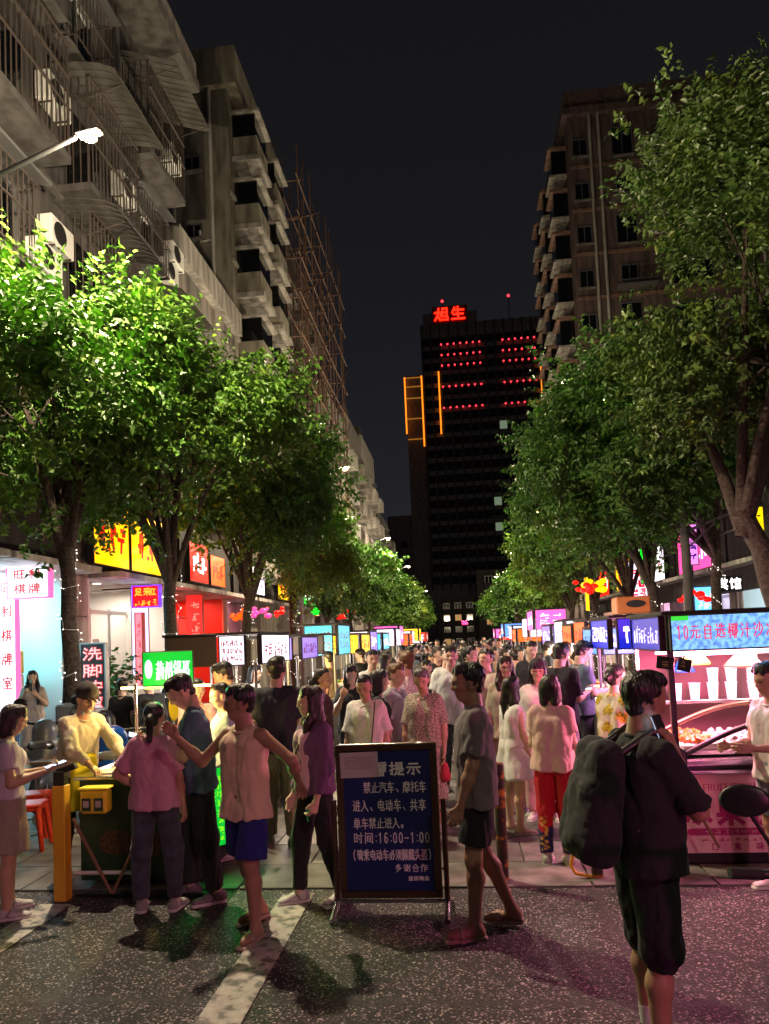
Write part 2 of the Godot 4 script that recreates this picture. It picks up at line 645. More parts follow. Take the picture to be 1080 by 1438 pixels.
func plan_person(p: Dictionary) -> Dictionary:
	var h: float = p.get("h", 1.7)
	var s := h / 1.72
	var fem: bool = p.get("fem", false)
	var b: float = p.get("b", 0.9 if fem else 1.0)
	var g: float = p.get("girth", 1.0)
	var lod: int = p.get("lod", 0)
	var cell: float = [0.0125, 0.016, 0.022][lod]
	var skin: Color = p.get("skin", Color(0.45, 0.26, 0.17))
	p["skin"] = skin
	var ll: Array = p.get("ll", [[0.06, -1, 0.03], [0.02, -1, -0.04]])
	var rl: Array = p.get("rl", [[-0.06, -1, 0.0], [-0.02, -1, -0.06]])
	var la: Array = p.get("la", [[0.2, -1, -0.03], [0.1, -1, 0.22]])
	var ra: Array = p.get("ra", [[-0.2, -1, -0.03], [-0.1, -1, 0.22]])
	var dirs := func(a: Array) -> Array: return a.map(func(x): return v3(x).normalized())
	ll = dirs.call(ll); rl = dirs.call(rl); la = dirs.call(la); ra = dirs.call(ra)
	var hipw := 0.088 if fem else 0.085
	var drop := maxf(-(ll[0].y * 0.425 + ll[1].y * 0.415), -(rl[0].y * 0.425 + rl[1].y * 0.415))
	var P := Vector3(0, (drop + 0.085 + 0.02) * s, 0)
	var lean: Array = p.get("lean", [0.0, 0.02])
	var L := Vector3(lean[0], 1, lean[1]).normalized()
	var S := Vector3.RIGHT.rotated(Vector3.UP, deg_to_rad(p.get("tw", 0.0)))
	S = (S - L * S.dot(L)).normalized()
	var Fw := S.cross(L)
	var at := func(x: float, y: float, z: float) -> Vector3: return P + (S * x * b + L * y + Fw * z) * s
	var neck: Vector3 = at.call(0, 0.495, -0.012)
	var hb := Basis.from_euler(Vector3(deg_to_rad(p.get("hp", 0.0)), deg_to_rad(p.get("hy", 0.0)) + deg_to_rad(p.get("tw", 0.0)), deg_to_rad(p.get("hr", 0.0))))
	var Hc: Vector3 = neck + (L * 0.07 + Fw * 0.012) * s + hb * Vector3(0, 0.085, 0.012) * s
	var hs: float = s * (0.97 if fem else 1.0) * p.get("head", 1.0)
	var sh := {1: at.call(0.158, 0.43, -0.012), -1: at.call(-0.158, 0.43, -0.012)}
	var el := {}; var wr := {}; var ank := {}; var kn := {}; var hip := {}; var fdir := {}; var adir := {}
	for sg in [1, -1]:
		var a: Array = la if sg == 1 else ra
		var l: Array = ll if sg == 1 else rl
		el[sg] = sh[sg] + a[0] * 0.285 * s
		wr[sg] = el[sg] + a[1] * 0.25 * s
		adir[sg] = a
		hip[sg] = P + Vector3(sg * hipw, -0.02, 0) * s
		kn[sg] = hip[sg] + l[0] * 0.425 * s
		ank[sg] = kn[sg] + l[1] * 0.415 * s
		var fy: float = p.get("fl" if sg == 1 else "fr", sg * 12.0)
		var lift := maxf(0.0, ank[sg].y - 0.085 * s)
		fdir[sg] = Vector3(0, -clampf(lift * 5.0, 0.0, 0.85), 1).normalized().rotated(Vector3.UP, deg_to_rad(fy))
	var parts: Array = []
	var bot: Dictionary = p.get("bot", {"t": "pants", "c": Color(0.02, 0.02, 0.03)})
	var top: Dictionary = p.get("top", {"t": "tee", "c": Color(0.5, 0.5, 0.5)})
	var shoe: Dictionary = p.get("shoe", {"t": "sneaker", "c": Color(0.5, 0.5, 0.48)})
	# ---- skin
	var f := Field.new()
	f.k = 0.035 * s
	var torso := func(q: Field, e: float) -> void:
		for sg in [1, -1]:
			q.cap(at.call(sg * 0.08, 0.345, 0.0), at.call(sg * (0.058 if fem else 0.066), 0.19, 0.005), (0.108 * g + e) * s, (0.093 * g + e) * s)
			q.cap(at.call(sg * (0.058 if fem else 0.066), 0.19, 0.005), at.call(sg * 0.074, 0.02, 0.0), (0.093 * g + e) * s, (0.108 * g + e) * s)
			q.cap(at.call(sg * 0.03, 0.462, -0.015), sh[sg], (0.05 + e) * s, (0.048 + e) * s)
			if fem:
				q.cap(at.call(sg * 0.07, 0.33, 0.05), at.call(sg * 0.07, 0.32, 0.065), (0.066 + e) * s, (0.058 + e) * s)
	torso.call(f, -0.014)
	f.cap(at.call(0, 0.47, -0.012), neck + (L * 0.07 + Fw * 0.005) * s, (0.056 if fem else 0.064) * s, (0.05 if fem else 0.057) * s)
	for sg in [1, -1]:
		f.cap(sh[sg], el[sg], 0.046 * s * g, 0.038 * s)
		f.cap(el[sg], el[sg].lerp(wr[sg], 0.35), 0.037 * s, 0.039 * s)
		f.cap(el[sg].lerp(wr[sg], 0.35), wr[sg], 0.039 * s, 0.024 * s)
		var thin := 0.88 if bot.t == "pants" else 1.0
		f.cap(hip[sg], kn[sg], 0.078 * s * g * thin, 0.053 * s * thin)
		var sk: Vector3 = (ank[sg] - kn[sg]).normalized()
		var back: Vector3 = -(Vector3(0, 0, 1) - sk * sk.z).normalized()
		var calf: Vector3 = kn[sg].lerp(ank[sg], 0.3) + back * 0.014 * s
		f.cap(kn[sg], calf, 0.05 * s * thin, 0.053 * s * thin)
		f.cap(calf, ank[sg], 0.053 * s * thin, 0.036 * s)
		var fd: Vector3 = fdir[sg]
		var heel: Vector3 = ank[sg] - Vector3(fd.x, 0, fd.z) * 0.03 * s + Vector3(0, -0.045, 0) * s
		f.cap(ank[sg], heel, 0.034 * s, 0.034 * s)
		if shoe.t != "slipper":
			f.cap(heel, heel + fd * 0.1 * s, 0.03 * s, 0.024 * s)
			continue
		f.cap(heel, heel + fd * 0.15 * s, 0.034 * s, 0.03 * s)
		f.cap(heel + fd * 0.12 * s, heel + fd * 0.195 * s, 0.031 * s, 0.023 * s)
	f.floor_y = 0.022
	job(f, cell, "flat", {"c": skin})
	var body: Array = [f]
	# ---- head
	var q := Field.new()
	q.k = 0.022 * hs
	var hp := func(x: float, y: float, z: float) -> Vector3: return Hc + hb * Vector3(x, y, z) * hs
	q.cap(hp.call(0, 0.042, -0.028), hp.call(0, 0.046, 0.018), 0.079 * hs, 0.076 * hs)
	q.cap(hp.call(0, 0.0, 0.022), hp.call(0, -0.072, 0.042), 0.069 * hs, (0.034 if fem else 0.04) * hs)
	q.cap(hp.call(0, -0.05, 0.02), hp.call(0, 0.0, -0.02), 0.052 * hs, 0.07 * hs)
	q.cap(hp.call(-0.012, -0.084, 0.05), hp.call(0.012, -0.084, 0.05), 0.024 * hs, 0.024 * hs)
	for sg in [1, -1]:
		q.cap(hp.call(sg * 0.012, 0.029, 0.089), hp.call(sg * 0.045, 0.026, 0.072), 0.008 * hs, 0.009 * hs)
		q.cap(hp.call(sg * 0.038, -0.018, 0.063), hp.call(sg * 0.048, -0.012, 0.05), 0.02 * hs, 0.018 * hs)
		q.cap(hp.call(sg * 0.077, 0.008, -0.012), hp.call(sg * 0.074, -0.026, -0.004), 0.016 * hs, 0.011 * hs)
	q.cap(hp.call(0, 0.014, 0.09), hp.call(0, -0.02, 0.103), 0.009 * hs, 0.0125 * hs)
	q.cap(hp.call(-0.011, -0.025, 0.092), hp.call(0.011, -0.025, 0.092), 0.0095 * hs, 0.0095 * hs)
	q.cap(hp.call(-0.016, -0.055, 0.077), hp.call(0.016, -0.055, 0.077), 0.0105 * hs, 0.0105 * hs)
	q.cap(hp.call(0, -0.06, 0.0), neck, (0.046 if fem else 0.054) * s, (0.05 if fem else 0.058) * s)
	job(q, [0.0055, 0.007, 0.0105][lod], "head", {"b": hb, "c": Hc, "s": hs, "skin": skin, "dark": [0.92, 0.92, 0.7][lod]})
	body.append(q)
	for sg in [1, -1]:
		var fd: Vector3 = adir[sg][1]
		var pn: Vector3 = v3(p.get("pl" if sg == 1 else "pr", [-sg, 0, 0.15]))
		if pn.cross(fd).length() < 0.2:
			pn = pn + Vector3(0.3, 0.5, 0.4)
		body.append(hand(p, wr[sg], fd, pn, sg, s, p.get("cl" if sg == 1 else "cr", 0.32), [0.0048, 0.0065, 0.0095][lod]))
	parts.append(["body", body, "skin"])
	# ---- top
	var t := Field.new()
	t.k = 0.036 * s
	t.nz = fold_noise
	t.amp = top.get("fold", 0.017) * s
	t.stretch = Vector3(1, 0.5, 1)
	var len: float = top.get("len", 0.06)
	var e: float = top.get("ease", 0.013)
	if top.t == "tank":
		e = 0.012
	for sg in [1, -1]:
		t.cap(at.call(sg * 0.08, 0.345, 0.0), at.call(sg * 0.072, 0.16, 0.004), (0.103 * g + e) * s, (0.1 * g + e) * s)
		var hem: Vector3 = at.call(sg * (0.085 if fem else 0.08), 0.0, 0.004)
		hem.y = P.y - len * s
		t.cap(at.call(sg * 0.072, 0.16, 0.004), hem, (0.1 * g + e) * s, (0.108 * g + e + top.get("flare", 0.008)) * s, 1)
		if top.t == "tank":
			t.cap(at.call(sg * 0.05, 0.44, -0.012), at.call(sg * 0.09, 0.435, -0.012), (0.052 + e) * s, (0.046 + e) * s)
		else:
			t.cap(at.call(sg * 0.028, 0.456, -0.015), sh[sg], (0.046 + e) * s, (0.046 + e) * s)
		if fem:
			t.cap(at.call(sg * 0.07, 0.33, 0.05), at.call(sg * 0.07, 0.32, 0.065), (0.063 + e) * s, (0.055 + e) * s)
		if top.t != "tank" and top.t != "strap":
			var sl: float = top.get("sl", 0.62)
			var end: Vector3 = sh[sg].lerp(el[sg], minf(sl, 1.0))
			t.cap(sh[sg], end, (0.047 + e) * s, (0.049 + e + top.get("sflare", 0.008)) * s, 1 if sl <= 1.0 else 0)
			if sl > 1.0:
				t.cap(el[sg], el[sg].lerp(wr[sg], sl - 1.0), (0.053 + e * 0.8) * s, (0.038 + e * 0.7) * s, 1)
	t.cap(at.call(0, 0.33, 0.0), at.call(0, 0.1, 0.0), (0.098 * g + e) * s, (0.098 * g + e) * s)
	job(t, cell, top.get("paint", ""), {"s": s})
	parts.append([top.get("name", "shirt"), [t], top])
	# ---- bottom
	if bot.t != "none":
		var w := Field.new()
		w.k = 0.04 * s
		w.nz = fold_noise
		w.amp = bot.get("fold", 0.015) * s
		w.stretch = Vector3(1.2, 0.45, 1.2)
		if bot.t == "skirt" or bot.t == "dress":
			var fl: float = bot.get("flare", 0.05)
			var hy: float = bot.get("hem", 0.5) * s
			for sg in [1, -1]:
				for zz in [0.03, -0.03]:
					w.cap(at.call(sg * 0.05, 0.13, zz * 0.4), at.call(sg * 0.07, 0.0, zz * 0.6), 0.085 * g * s, 0.095 * g * s)
					var mid: Vector3 = (kn[1] + kn[-1]) * 0.5
					w.cap(at.call(sg * 0.075, 0.0, zz), Vector3(mid.x * 0.6 + sg * (0.075 + fl) * s, hy, mid.z * 0.6 + zz * 1.6 * s), 0.1 * g * s, (0.1 + fl * 0.5) * s, 1)
			w.cap(at.call(0, 0.05, 0), Vector3(0, hy, 0), 0.11 * s, 0.12 * s, 1)
		else:
			for sg in [1, -1]:
				w.cap(at.call(sg * 0.055, 0.1, 0.0), at.call(sg * 0.068, 0.0, -0.002), 0.09 * g * s, 0.103 * g * s)
				if bot.t == "shorts":
					var end: Vector3 = hip[sg].lerp(kn[sg], bot.get("len", 0.85))
					if bot.get("len", 0.85) > 1.0:
						end = kn[sg].lerp(ank[sg], bot.len - 1.0)
						w.cap(hip[sg], kn[sg], 0.1 * g * s, 0.092 * s)
						w.cap(kn[sg], end, 0.092 * s, 0.09 * s, 1)
					else:
						w.cap(hip[sg], end, 0.1 * g * s, bot.get("wide", 0.102) * s, 1)
				else:
					var wd: float = bot.get("wide", 0.0)
					w.cap(hip[sg], kn[sg], 0.096 * g * s, (0.076 + wd) * s)
					w.cap(kn[sg], kn[sg].lerp(ank[sg], bot.get("len", 0.96)), (0.076 + wd) * s, (0.058 + wd) * s, 1)
			w.cap(at.call(0, 0.08, 0), at.call(0, -0.03, -0.01), 0.09 * g * s, 0.09 * g * s)
		job(w, cell, bot.get("paint", ""), {"s": s})
		parts.append([bot.get("name", bot.t if bot.t in ["shorts", "skirt"] else ("skirt" if bot.t == "dress" else "trousers")), [w], bot])
	# ---- shoes
	for sg in [1, -1]:
		var fd: Vector3 = fdir[sg]
		var heel: Vector3 = ank[sg] - Vector3(fd.x, 0, fd.z) * 0.035 * s + Vector3(0, -0.05, 0) * s
		var z := Field.new()
		z.floor_y = maxf(0.0, heel.y - 0.05 * s) if ank[sg].y < 0.12 * s else -1e9
		if shoe.t == "slipper":
			z.k = 0.01
			var lo: Vector3 = heel + Vector3(0, -0.034, 0) * s
			for x in [-0.02, 0.0, 0.02]:
				var sx: Vector3 = Vector3(fd.z, 0, -fd.x) * x * s
				z.cap(lo + sx * 0.8 - fd * 0.02 * s, lo + fd * 0.215 * s + sx * 1.2, 0.026 * s, 0.025 * s)
			var st: Vector3 = heel + fd * 0.125 * s
			var sv := Vector3(fd.z, 0, -fd.x)
			z.cap(st + sv * 0.043 * s - Vector3(0, 0.03, 0) * s, st + sv * 0.024 * s + Vector3(0, 0.03, 0) * s, 0.018 * s, 0.016 * s)
			z.cap(st - sv * 0.043 * s - Vector3(0, 0.03, 0) * s, st - sv * 0.024 * s + Vector3(0, 0.03, 0) * s, 0.018 * s, 0.016 * s)
			z.cap(st + sv * 0.024 * s + Vector3(0, 0.03, 0) * s, st - sv * 0.024 * s + Vector3(0, 0.03, 0) * s, 0.016 * s, 0.016 * s)
		else:
			z.k = 0.02
			var sv := Vector3(fd.z, 0, -fd.x) * 0.012 * s
			z.cap(heel, heel + fd * 0.1 * s, 0.041 * s, 0.039 * s)
			# toe box, low and a little wider than the heel
			z.cap(heel + fd * 0.09 * s - Vector3(0, 0.004, 0) * s, heel + fd * 0.19 * s - Vector3(0, 0.014, 0) * s + sv, 0.037 * s, 0.028 * s)
			z.cap(heel + fd * 0.09 * s - Vector3(0, 0.004, 0) * s, heel + fd * 0.19 * s - Vector3(0, 0.014, 0) * s - sv, 0.037 * s, 0.028 * s)
			# sole
			for x in [-1.6, 0.0, 1.6]:
				z.cap(heel - Vector3(0, 0.03, 0) * s + sv * x * 0.8 - fd * 0.012 * s, heel - Vector3(0, 0.033, 0) * s + sv * x * 1.1 + fd * 0.205 * s, 0.022 * s, 0.019 * s)
			if shoe.t == "sneaker":
				z.cap(ank[sg] - Vector3(0, 0.008, 0) * s, heel + fd * 0.1 * s, 0.038 * s, 0.035 * s)
				z.cap(heel + Vector3(0, 0.02, 0) * s, ank[sg] + Vector3(0, 0.0, 0), 0.043 * s, 0.041 * s, 1)
		job(z, [0.0065, 0.011, 0.018][lod], "shoe", {"c": shoe.c, "sole": shoe.get("sole", Color(0.6, 0.59, 0.56)), "y": z.floor_y, "heel": heel, "fd": fd, "s": s})
		parts.append(["slipper" if shoe.t == "slipper" else "shoe", [z], "shoe"])
		if shoe.has("sock"):
			var so := Field.new()
			so.cap(ank[sg] - Vector3(0, 0.02, 0), ank[sg].lerp(kn[sg], shoe.sock), 0.042 * s, 0.05 * s, 1)
			job(so, cell, "flat", {"c": Color(0.5, 0.5, 0.5)})
			parts.append(["sock", [so], "shoe"])
	# ---- hair
	var hair: String = p.get("hair", "short")
	var hr := Field.new()
	hr.k = 0.03 * hs
	hr.nz = hair_noise
	hr.amp = 0.0055 * hs
	hr.stretch = Vector3(1, 0.14, 1)
	hr.cap(hp.call(0, 0.056, -0.032), hp.call(0, 0.073, 0.014), 0.085 * hs, 0.071 * hs)
	hr.cap(hp.call(0, 0.04, -0.045), hp.call(0, -0.03, -0.05), 0.073 * hs, 0.05 * hs)
	if hair in ["short", "bob", "long", "fringe"] and not p.get("bald", false):
		for x in [-0.04, 0.0, 0.04]:
			var drop_y: float = (0.07 - x * 0.25 + absf(sin(h * 91.0 + x * 300.0)) * 0.016) if hair == "short" else 0.046 + absf(sin(h * 70.0 + x * 250.0)) * 0.012
			hr.cap(hp.call(x, 0.108, 0.045), hp.call(x * 1.25, drop_y, 0.083 - absf(x) * 0.35), 0.022 * hs, 0.011 * hs)
	match hair:
		"short":
			for sg in [1, -1]:
				hr.cap(hp.call(sg * 0.062, 0.05, 0.0), hp.call(sg * 0.07, 0.0, -0.02), 0.026 * hs, 0.014 * hs)
		"bob":
			for sg in [1, -1]:
				hr.cap(hp.call(sg * 0.068, 0.04, 0.01), hp.call(sg * 0.08, -0.1, 0.005), 0.028 * hs, 0.03 * hs)
				hr.cap(hp.call(sg * 0.05, 0.02, -0.05), hp.call(sg * 0.05, -0.115, -0.05), 0.05 * hs, 0.046 * hs)
		"long":
			var ln: float = p.get("hairlen", 0.3)
			for sg in [1, -1]:
				hr.cap(hp.call(sg * 0.068, 0.04, 0.005), hp.call(sg * 0.082, -0.12, -0.005), 0.027 * hs, 0.03 * hs)
				hr.cap(hp.call(sg * 0.045, 0.0, -0.055), hp.call(sg * 0.06, -0.15, -0.065), 0.048 * hs, 0.05 * hs)
				hr.cap(hp.call(sg * 0.06, -0.15, -0.065), Hc + hb * Vector3(sg * 0.055, -0.12, -0.09) * hs - Vector3(0, ln - 0.12, 0) * hs, 0.05 * hs, 0.022 * hs)
				if p.get("hairfront", false):
					hr.cap(hp.call(sg * 0.082, -0.1, 0.0), hp.call(sg * 0.095, -0.16, 0.04), 0.03 * hs, 0.034 * hs)
					hr.cap(hp.call(sg * 0.095, -0.16, 0.04), Hc + hb * Vector3(sg * 0.09, -0.1, 0.1) * hs - Vector3(0, ln, 0) * hs, 0.034 * hs, 0.018 * hs)
		"pony":
			hr.cap(hp.call(0, 0.01, -0.11), hp.call(0, -0.03, -0.145), 0.028 * hs, 0.034 * hs)
			hr.cap(hp.call(0, -0.03, -0.145), hp.call(0, -0.2, -0.13), 0.036 * hs, 0.022 * hs)
		"bun":
			hr.cap(hp.call(0, 0.0, -0.115), hp.call(0, -0.01, -0.13), 0.035 * hs, 0.035 * hs)
	for c in p.get("bangs", []):
		hr.cap(hp.call(c[0], c[1], c[2]), hp.call(c[3], c[4], c[5]), c[6] * hs, c[6] * hs)
	job(hr, [0.0065, 0.0085, 0.013][lod])
	parts.append(["hair", [hr], "hair"])
	var d := {"spec": p, "parts": parts, "wr": wr, "el": el, "sh": sh, "P": P, "Hc": Hc, "hb": hb, "hs": hs, "s": s, "neck": neck, "adir": adir, "L": L, "S": S, "Fw": Fw, "ank": ank, "kn": kn}
	people_list.append(d)
	return d

func place_person(d: Dictionary, label := "", at = null, yaw = null, group := "") -> Node3D:
	var p: Dictionary = d.spec
	var pos: Vector3 = p.pos if at == null else at
	var root := thing("person", label if label else p.label, "person", pos, p.yaw if yaw == null else yaw, group if group else p.get("group", ""))
	if not d.has("meshes"):
		d.meshes = d.parts.map(func(q): return fields_mesh(q[1]))
	for i in d.parts.size():
		var q: Array = d.parts[i]
		var m: StandardMaterial3D
		if q[2] is Dictionary:
			var g: Dictionary = q[2]
			if g.has("m"):
				m = M[g.m]
			elif g.has("paint"):
				m = M.cloth_painted
			else:
				m = cloth(str(g.c), g.c)
		elif q[2] == "hair":
			m = M[p.get("haircol", "hair_black")]
		elif q[2] == "shoe":
			m = M.shoe
		else:
			m = M.skin
		obj(q[0], d.meshes[i], m, root)
	d.root = root
	if p.get("lod", 0) < 2 and p.get("top", {}).get("t", "tee") in ["tee", "tank", "long"]:
		# ribbed neckband
		var ring := PackedVector3Array()
		var rr := PackedFloat32Array()
		for i in 17:
			var a := TAU * i / 16
			ring.append(d.neck + (d.S * cos(a) * 0.064 + d.Fw * (sin(a) * 0.066 + 0.004) - d.L * (0.022 + 0.02 * sin(a))) * d.s)
			rr.append(0.009)
		var tp: Dictionary = p.get("top", {})
		var bm: StandardMaterial3D = M[tp.m] if tp.has("m") else (cloth("band_cream", Color(0.5, 0.46, 0.38)) if tp.has("paint") else cloth(str(tp.c), tp.c))
		obj("neckband", Sh.new().tube(ring, rr, 6, false).mesh(), bm, root)
	return root

func local_thing(called: String, label: String, category: String, root: Node3D) -> Node3D:
	# a thing of its own standing in a person's own axes
	var o := thing(called, label, category)
	o.transform = root.transform
	return o

func phone(d: Dictionary, sg: int, label: String, along := 0.11, up := 0.02) -> void:
	var root: Node3D = d.root
	var w: Vector3 = d.wr[sg]
	var f: Vector3 = d.adir[sg][1]
	var pn: Vector3 = v3(d.spec.get("pl" if sg == 1 else "pr", [-sg, 0, 0.15]))
	var u := f.cross(pn).normalized()
	pn = u.cross(f).normalized()
	var o := local_thing("smartphone", label, "phone", root)
	var bs := Basis(u, f, u.cross(f))
	obj("case", Sh.new().box(Vector3.ZERO, Vector3(0.074, 0.152, 0.009), 0.003).mesh(), M.black_plastic, o)
	obj("screen", Sh.new().box(Vector3(0, 0, 0.0052 if (bs * Vector3(0, 0, 1)).dot(pn) > 0 else -0.0052), Vector3(0.068, 0.144, 0.002)).mesh(), M.phone_screen, o)
	o.transform = root.transform * Transform3D(bs, w + f * along * d.s + pn * up * d.s)

func glasses(d: Dictionary) -> void:
	var sh := Sh.new()
	var hs: float = d.hs
	var hb: Basis = d.hb
	var hp := func(x: float, y: float, z: float) -> Vector3: return d.Hc + hb * Vector3(x, y, z) * hs
	for sg in [1, -1]:
		var pts := PackedVector3Array()
		var rad := PackedFloat32Array()
		for i in 13:
			var a := TAU * i / 12
			pts.append(hp.call(sg * 0.033 + cos(a) * 0.025, 0.002 + sin(a) * 0.02, 0.108 - absf(cos(a) * 0.025 + 0.033 * 1) * 0.12))
			rad.append(0.0014)
		sh.tube(pts, rad, 5, false)
		sh.rod(hp.call(sg * 0.058, 0.006, 0.1), hp.call(sg * 0.079, 0.008, -0.01), 0.002, -1.0, 5)
	sh.rod(hp.call(-0.009, 0.006, 0.108), hp.call(0.009, 0.006, 0.108), 0.002, -1.0, 5)
	obj("spectacles", sh.mesh(), M.black_plastic, d.root)
# ---------------------------------------------------------------- materials
func make_materials() -> void:
	fold_noise.seed = 5
	fold_noise.frequency = 5.5
	fold_noise.fractal_type = FastNoiseLite.FRACTAL_RIDGED
	fold_noise.fractal_octaves = 3
	fold_noise.noise_type = FastNoiseLite.TYPE_SIMPLEX_SMOOTH
	hair_noise.seed = 9
	hair_noise.frequency = 70.0
	hair_noise.fractal_octaves = 2
	M.weave = noise_tex(256, 0.16, [[0.0, Color(0.3, 0.3, 0.3)], [1.0, Color(0.7, 0.7, 0.7)]], FastNoiseLite.TYPE_SIMPLEX, 2, 3)
	var m := mat("skin", Color.WHITE, 0.48)
	m.vertex_color_use_as_albedo = true
	m.heightmap_enabled = true
	m.heightmap_texture = M.weave
	m.heightmap_scale = 0.04
	m.uv1_triplanar = true
	m.uv1_scale = Vector3.ONE * 4.0
	m = mat("shoe", Color.WHITE, 0.6)
	m.vertex_color_use_as_albedo = true
	m = mat("cloth_painted", Color.WHITE, 0.88)
	m.vertex_color_use_as_albedo = true
	for a in [["hair_black", Color(0.011, 0.009, 0.009)], ["hair_dark", Color(0.02, 0.012, 0.009)], ["hair_brown", Color(0.1, 0.04, 0.015)], ["hair_grey", Color(0.09, 0.085, 0.085)], ["hair_plum", Color(0.028, 0.01, 0.014)]]:
		m = mat(a[0], a[1].linear_to_srgb(), 0.42)
		m.heightmap_enabled = true
		m.heightmap_texture = M.weave
		m.heightmap_scale = 0.25
		m.uv1_triplanar = true
		m.uv1_scale = Vector3(9, 0.7, 9)
	# printed cloths
	m = cloth("floral", Color.WHITE)
	textured(m, noise_tex(512, 0.045, [[0.0, Color(0.11, 0.09, 0.08)], [0.47, Color(0.13, 0.11, 0.1)], [0.5, Color(0.78, 0.72, 0.64)], [1.0, Color(0.84, 0.8, 0.72)]], FastNoiseLite.TYPE_SIMPLEX_SMOOTH, 3, 12), 3.4)
	m = cloth("spots", Color.WHITE)
	textured(m, noise_tex(512, 0.03, [[0.0, Color(0.9, 0.86, 0.84)], [0.66, Color(0.88, 0.85, 0.84)], [0.68, Color(0.1, 0.1, 0.13)], [1.0, Color(0.1, 0.1, 0.13)]], FastNoiseLite.TYPE_SIMPLEX_SMOOTH, 2, 15), 3.2)
	m = cloth("plaid", Color.WHITE)
	textured(m, noise_tex(256, 0.05, [[0.0, Color(0.3, 0.31, 0.36)], [0.5, Color(0.45, 0.45, 0.5)], [1.0, Color(0.62, 0.62, 0.66)]], FastNoiseLite.TYPE_VALUE, 1, 15), 3.0)
	m = cloth("denim", Color.WHITE)
	textured(m, noise_tex(256, 0.02, [[0.0, Color(0.16, 0.17, 0.21)], [1.0, Color(0.3, 0.32, 0.38)]], FastNoiseLite.TYPE_SIMPLEX_SMOOTH, 4, 8), 1.5)
	# asphalt: pale and dark stones in bitumen
	m = mat("asphalt", Color.WHITE, 0.62)
	var stones := noise_tex(1024, 0.16, [[0.0, Color(0.07, 0.062, 0.07)], [0.5, Color(0.12, 0.105, 0.115)], [0.72, Color(0.19, 0.17, 0.18)], [0.85, Color(0.36, 0.325, 0.335)], [0.94, Color(0.62, 0.57, 0.57)], [1.0, Color(0.78, 0.73, 0.72)]], FastNoiseLite.TYPE_CELLULAR, 1, 4)
	(stones.noise as FastNoiseLite).cellular_return_type = FastNoiseLite.RETURN_CELL_VALUE
	(stones.noise as FastNoiseLite).fractal_type = FastNoiseLite.FRACTAL_NONE
	textured(m, stones, 0.62, true)
	m.heightmap_enabled = true
	m.heightmap_texture = noise_tex(1024, 0.16, [[0.0, Color.WHITE], [1.0, Color.BLACK]], FastNoiseLite.TYPE_CELLULAR, 1, 4)
	m.heightmap_scale = 1.3
	# worn road paint
	m = mat("road_paint", Color.WHITE, 0.7)
	textured(m, noise_tex(1024, 0.012, [[0.0, Color(0.3, 0.28, 0.28)], [0.3, Color(0.42, 0.4, 0.39)], [0.42, Color(0.6, 0.57, 0.55)], [1.0, Color(0.72, 0.69, 0.66)]], FastNoiseLite.TYPE_SIMPLEX_SMOOTH, 6, 22), 0.7, true)
	m.heightmap_enabled = true
	m.heightmap_texture = noise_tex(512, 0.07, [[0.0, Color.WHITE], [1.0, Color.BLACK]], FastNoiseLite.TYPE_CELLULAR, 1, 4)
	m.heightmap_scale = 0.7
	# paving slabs, four tones
	for i in 4:
		m = mat("slab%d" % i, lin(0.13 + 0.035 * i, 0.125 + 0.033 * i, 0.12 + 0.03 * i), 0.6)
		m.albedo_texture = M.get_or_add("slab_tex", noise_tex(512, 0.01, [[0.0, Color(0.55, 0.53, 0.51)], [0.5, Color(0.82, 0.8, 0.79)], [1.0, Color(1, 1, 1)]], FastNoiseLite.TYPE_SIMPLEX_SMOOTH, 6, 2))
		m.uv1_triplanar = true
		m.uv1_world_triplanar = true
		m.uv1_scale = Vector3.ONE * 0.6
	mat("grout", lin(0.03, 0.03, 0.03), 0.9)
	# walls
	var grime := noise_tex(1024, 0.004, [[0.0, Color(0.55, 0.53, 0.51)], [0.35, Color(0.76, 0.745, 0.73)], [0.6, Color(0.9, 0.89, 0.88)], [1.0, Color(1, 1, 1)]], FastNoiseLite.TYPE_SIMPLEX_SMOOTH, 7, 7)
	for a in [["wall_grey", Color(0.085, 0.08, 0.08)], ["wall_beige", Color(0.26, 0.245, 0.2)], ["wall_tile", Color(0.24, 0.22, 0.21)], ["wall_dark", Color(0.07, 0.066, 0.07)], ["wall_brick", Color(0.12, 0.082, 0.08)], ["wall_pale", Color(0.36, 0.35, 0.33)], ["wall_tower", Color(0.3, 0.28, 0.3)], ["concrete", Color(0.14, 0.135, 0.13)], ["plaster_white", Color(0.5, 0.49, 0.47)], ["awning_sheet", Color(0.1, 0.095, 0.09)], ["fascia_dark", Color(0.035, 0.033, 0.034)], ["wall_brown", Color(0.22, 0.13, 0.1)]]:
		m = mat(a[0], a[1].linear_to_srgb(), 0.85)
		textured(m, grime, 0.23, true)
		m.uv1_scale = Vector3(0.42, 0.09, 0.42)
	mat("interior_white", lin(0.55, 0.54, 0.52), 0.7)
	mat("interior_teal", lin(0.12, 0.45, 0.46), 0.5)
